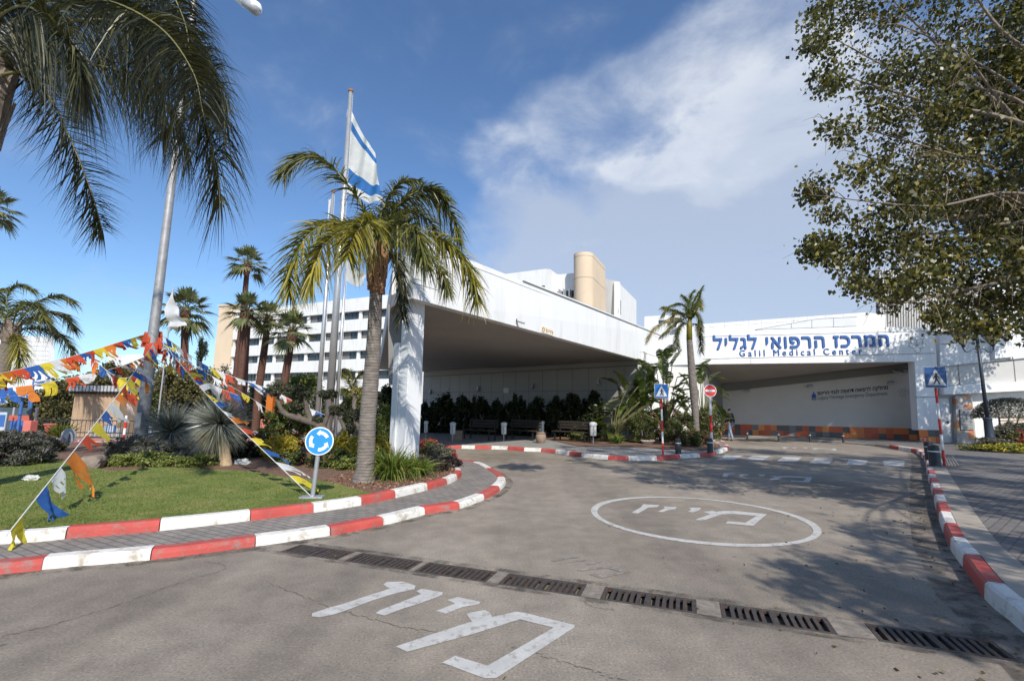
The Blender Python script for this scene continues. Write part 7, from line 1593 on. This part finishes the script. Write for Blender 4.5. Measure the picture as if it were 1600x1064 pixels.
def fingers(J, Bn, w, d, side, s=1.0):
    """palm and five curled fingers grown from a wrist joint"""
    p = Vector(J[w][0]); d = Vector(d).normalized(); palm = len(J); J.append((tuple(p + d * .05 * s), (.022, .036))); Bn.append((w, palm)); k = len(J); J.append((tuple(p + d * .09 * s), (.016, .036))); Bn.append((palm, k))
    for i, (o, l) in enumerate(((-.03, .06), (-.01, .07), (.01, .065), (.03, .05))):
        a = len(J); J.append((tuple(p + d * (.10 + l * .4) * s + Vector((0, o, 0))), .009)); Bn.append((k, a)); J.append((tuple(p + d * (.10 + l * .9) * s + Vector((side * .015, o, .0))), .008)); Bn.append((a, a + 1))
    a = len(J); J.append((tuple(p + d * .06 * s + Vector((0, -.05, -.01))), .010)); Bn.append((palm, a)); J.append((tuple(p + d * .10 * s + Vector((0, -.06, -.01))), .009)); Bn.append((a, a + 1))
def person(label, loc, rz, h, top, legs, shoe, stride, bag=False, group=None):
    t = thing('person', label, 'person', loc, rz); s = h / 1.75
    hip, kn = .92, .50
    fl, fr = stride            # forward offsets of the two feet (facing -Y)
    J = [((0, 0, .98), .10), ((0, -.01, 1.15), .12), ((0, -.015, 1.35), .125), ((0, -.01, 1.47), .06), ((0, -.02, 1.54), .052), ((0, -.035, 1.62), (.078, .088)), ((0, -.03, 1.70), (.07, .08))]
    Bn = [(0, 1), (1, 2), (2, 3), (3, 4), (4, 5), (5, 6)]
    for sd, f, lift in ((-1, fl, 0), (1, fr, 0)):
        a = len(J); kx = sd * .10; J += [((sd * .09, 0, hip - .04), .07), ((kx, -f * .55 - .03, kn), .058), ((kx, -f, .10), .042), ((kx, -f - .05, .04), (.04, .035)), ((kx, -f - .16, .03), (.035, .025))]; Bn += [(0, a), (a, a + 1), (a + 1, a + 2), (a + 2, a + 3), (a + 3, a + 4)]
    wr = []
    for sd, f in ((-1, -fl), (1, -fr)):
        a = len(J); J += [((sd * .17, -.01, 1.42), .062), ((sd * .23, .02 - f * .1, 1.16), .043), ((sd * .23, -.04 - f * .5, .93), .030)]; Bn += [(2, a), (a, a + 1), (a + 1, a + 2)]; wr.append((a + 2, sd, f))
    for w_, sd, f in wr: fingers(J, Bn, w_, (0, -.25 - f * .3, -1), -sd)
    body = skin_mesh('body', J, Bn, M['skin'], t)
    # face: nose, brows, ears, mouth set on the head
    fb = MB(); fb.add([(-.014, -.118, 1.60), (.014, -.118, 1.60), (0, -.142, 1.605), (0, -.116, 1.645)], [(0, 1, 2), (1, 3, 2), (3, 0, 2)])
    for sx in (-1, 1): fb.box((sx * .082, -.03, 1.62), (.012, .035, .055))
    fb.build('nose_and_ears', M['skin'], body)
    eb = MB()
    for sx in (-1, 1): eb.box((sx * .03, -.114, 1.635), (.022, .008, .010))
    eb.box((0, -.110, 1.572), (.042, .008, .008)); eb.build('eyes_and_mouth', M['hair'], body)
    hr = [((0, .0, 1.585), (.066, .05)), ((0, -.01, 1.66), (.086, .088)), ((0, -.02, 1.725), (.076, .086))]; skin_mesh('hair', hr, [(0, 1), (1, 2)], M['hair'], t)
    jj = [((0, 0, .90), (.185, .15)), ((0, -.01, 1.15), (.16, .13)), ((0, -.015, 1.36), (.17, .13)), ((0, -.01, 1.46), .085)]; jb = [(0, 1), (1, 2), (2, 3)]
    for sd, f in ((-1, -fl), (1, -fr)):
        a = len(jj); jj += [((sd * .18, -.01, 1.41), .082), ((sd * .24, .02 - f * .1, 1.16), .062), ((sd * .235, -.035 - f * .46, .95), .048)]; jb += [(2, a), (a, a + 1), (a + 1, a + 2)]
    skin_mesh('jacket', jj, jb, M[top], t)
    tj = [((0, 0, .95), (.165, .135))]; tbn = []
    for sd, f in ((-1, fl), (1, fr)):
        a = len(tj); kx = sd * .10; tj += [((sd * .09, 0, .86), .098), ((kx, -f * .55 - .03, kn), .074), ((kx, -f * .98, .12), .058)]; tbn += [(0, a), (a, a + 1), (a + 1, a + 2)]
    skin_mesh('trousers', tj, tbn, M[legs], t)
    for sd, f in ((-1, fl), (1, fr)): kx = sd * .10; skin_mesh('shoe', [((kx, -f + .03, .05), (.048, .045)), ((kx, -f - .06, .048), (.05, .042)), ((kx, -f - .18, .035), (.044, .03))], [(0, 1), (1, 2)], M[shoe], t)
    t.scale = (s, s, s); return t
q = G(1143, 687, .02); q = A(1142, 686, 26.3); q.z = .0
hgt = A(1142, 637.5, 26.3).z; person('person in a black jacket and blue jeans walking away along the grey wall', q, rad(205), min(1.85, hgt), 'jacket', 'jeans', 'shoe', (.24, -.20))
q = A(1119, 687, 25.2); q.z = .0; pz2 = person('person in dark clothes half hidden behind the no-entry pole', q, rad(70), 1.72, 'grey_top', 'dark_pants', 'shoe_pale', (.22, -.2))
b = A(1120, 663, 25.0); t = thing('shoulder_bag', 'pale shoulder bag carried by the half hidden person', 'bag', b); mb = MB(); mb.box((0, 0, 0), (.34, .14, .26)); mb.build('body', M['bag_white'], t, bevel=.04); mb = MB(); mb.tube(curve_pts([(-.14, 0, .1), (-.05, .05, .55), (.1, .02, .1)], 12), .012, 6); mb.build('strap', M['bag_white'], t)
# ================================================================ camera, sun, sky
cam = bpy.data.cameras.new('camera'); co_ = bpy.data.objects.new('camera', cam); COL.objects.link(co_); sc.camera = co_
cam.sensor_width = 36; cam.lens = 36 * FPX / 1600; cam.clip_start = .05; cam.clip_end = 6000
mw = Matrix.Identity(4)
for i, v in enumerate((_RT, _UP, -_F)):
    for j in range(3): mw[j][i] = v[j]
mw.translation = (0, 0, EYE); co_.matrix_world = mw
SUN_EL, SUN_AZ = rad(40), math.atan2(.29, -.956)         # azimuth of the sun measured from +Y towards +X
sun_vec = Vector((math.sin(SUN_AZ) * math.cos(SUN_EL), math.cos(SUN_AZ) * math.cos(SUN_EL), math.sin(SUN_EL)))
sl = bpy.data.lights.new('sun', 'SUN'); sl.energy = 4.2; sl.angle = rad(.55); sl.color = (1, .95, .87)
so_ = bpy.data.objects.new('sun', sl); COL.objects.link(so_); so_.rotation_euler = (-sun_vec).to_track_quat('-Z', 'Y').to_euler(); so_.location = sun_vec * 60
w = bpy.data.worlds.new('World'); sc.world = w; w.use_nodes = True; nt = w.node_tree; bg = nt.nodes['Background']
sky = _n(nt, 'ShaderNodeTexSky', sky_type='NISHITA'); sky.sun_disc = False; sky.sun_elevation = SUN_EL; sky.sun_rotation = SUN_AZ
sky.altitude = 0; sky.air_density = 1.0; sky.dust_density = .5; sky.ozone_density = 2.2
co = _n(nt, 'ShaderNodeTexCoord').outputs['Generated']
sep = _n(nt, 'ShaderNodeSeparateXYZ'); nt.links.new(co, sep.inputs[0])
def mth(op, a, b=None, c=None):
    m = _n(nt, 'ShaderNodeMath', operation=op)
    for i, s in enumerate((a, b, c)):
        if s is None: continue
        if hasattr(s, 'links'): nt.links.new(s, m.inputs[i])
        else: m.inputs[i].default_value = s
    return m.outputs[0]
CLOUD = [(4.7, 5.3, 6.4), (5.2, 5.8, 6.9), (6.6, 7.0, 7.7)]
zc = mth('ADD', mth('MAXIMUM', sep.outputs[2], 0), .22)
cv = _n(nt, 'ShaderNodeCombineXYZ'); nt.links.new(mth('DIVIDE', sep.outputs[0], zc), cv.inputs[0]); nt.links.new(mth('DIVIDE', sep.outputs[1], zc), cv.inputs[1])
n1 = noise_tex(nt, 3.4, 15, .60, .25, cv.outputs[0]); n2 = noise_tex(nt, 1.0, 4, .5, .2, cv.outputs[0])
def bank(px, py, k0, k1):            # where in the sky a bank of cloud sits
    d = ray(px, py).normalized(); dp = _n(nt, 'ShaderNodeVectorMath', operation='DOT_PRODUCT'); nt.links.new(co, dp.inputs[0]); dp.inputs[1].default_value = d
    mr = _n(nt, 'ShaderNodeMapRange', interpolation_type='SMOOTHSTEP'); mr.inputs[1].default_value = k0; mr.inputs[2].default_value = k1; nt.links.new(dp.outputs['Value'], mr.inputs[0]); return mr.outputs[0]
def total(ls):
    o = ls[0]
    for l in ls[1:]: o = mth('ADD', o, l)
    return o
path = total([bank(px, py, math.cos(rad(r)), 1.0) for px, py, r in ((770, 250, 5), (850, 215, 7), (930, 190, 8), (1010, 178, 9), (1090, 150, 10), (1180, 125, 11), (1270, 110, 12), (1120, 230, 8), (1010, 235, 6))])
veil = total([bank(px, py, math.cos(rad(r)), 1.0) for px, py, r in ((820, 380, 9), (960, 400, 13), (1100, 380, 15), (1230, 400, 17), (1300, 250, 14), (1250, 470, 15), (1000, 470, 12), (1130, 470, 14), (880, 450, 9), (1150, 300, 12))])
hole = bank(1085, 262, math.cos(rad(6)), 1.0)
path = mth('MINIMUM', path, 1.15); veil = mth('MINIMUM', mth('MULTIPLY', veil, .75), 1.1)
nn = mth('ADD', mth('MULTIPLY', n1, .72), mth('MULTIPLY', n2, .28))
def sstep(v, a, b, lo=0.0, hi=1.0):
    m = _n(nt, 'ShaderNodeMapRange', interpolation_type='SMOOTHSTEP'); m.inputs[1].default_value = a; m.inputs[2].default_value = b; m.inputs[3].default_value = lo; m.inputs[4].default_value = hi; nt.links.new(v, m.inputs[0]); return m.outputs[0]
m1 = sstep(mth('ADD', nn, mth('MULTIPLY', path, .25)), .54, .95)
m2 = sstep(mth('SUBTRACT', mth('ADD', mth('MULTIPLY', nn, .8), mth('MULTIPLY', veil, .42)), mth('MULTIPLY', hole, .08)), .38, .80)
cc_ = ramp(nt, mth('MULTIPLY', m1, 1.0), [(0, CLOUD[0]), (.5, CLOUD[1]), (1, CLOUD[2])])
fm = mth('MINIMUM', mth('ADD', mth('MULTIPLY', m1, .62), mth('MULTIPLY', m2, .74)), .90)
nt.links.new(mix(nt, fm, mix(nt, 1.0, sky.outputs[0], (.98, 1.19, 1.40), 'MULTIPLY'), cc_), bg.inputs[0]); bg.inputs[1].default_value = .1
sc.view_settings.view_transform = 'Standard'; sc.view_settings.look = 'None'; sc.view_settings.gamma = 1; sc.view_settings.exposure = 0.25
sc.render.engine = 'CYCLES'; sc.cycles.max_bounces = 6; sc.cycles.diffuse_bounces = 3; sc.cycles.glossy_bounces = 2; sc.cycles.transmission_bounces = 2; sc.cycles.use_denoising = True
sc.cycles.use_adaptive_sampling = True; sc.cycles.adaptive_threshold = .02; sc.cycles.sample_clamp_indirect = 6
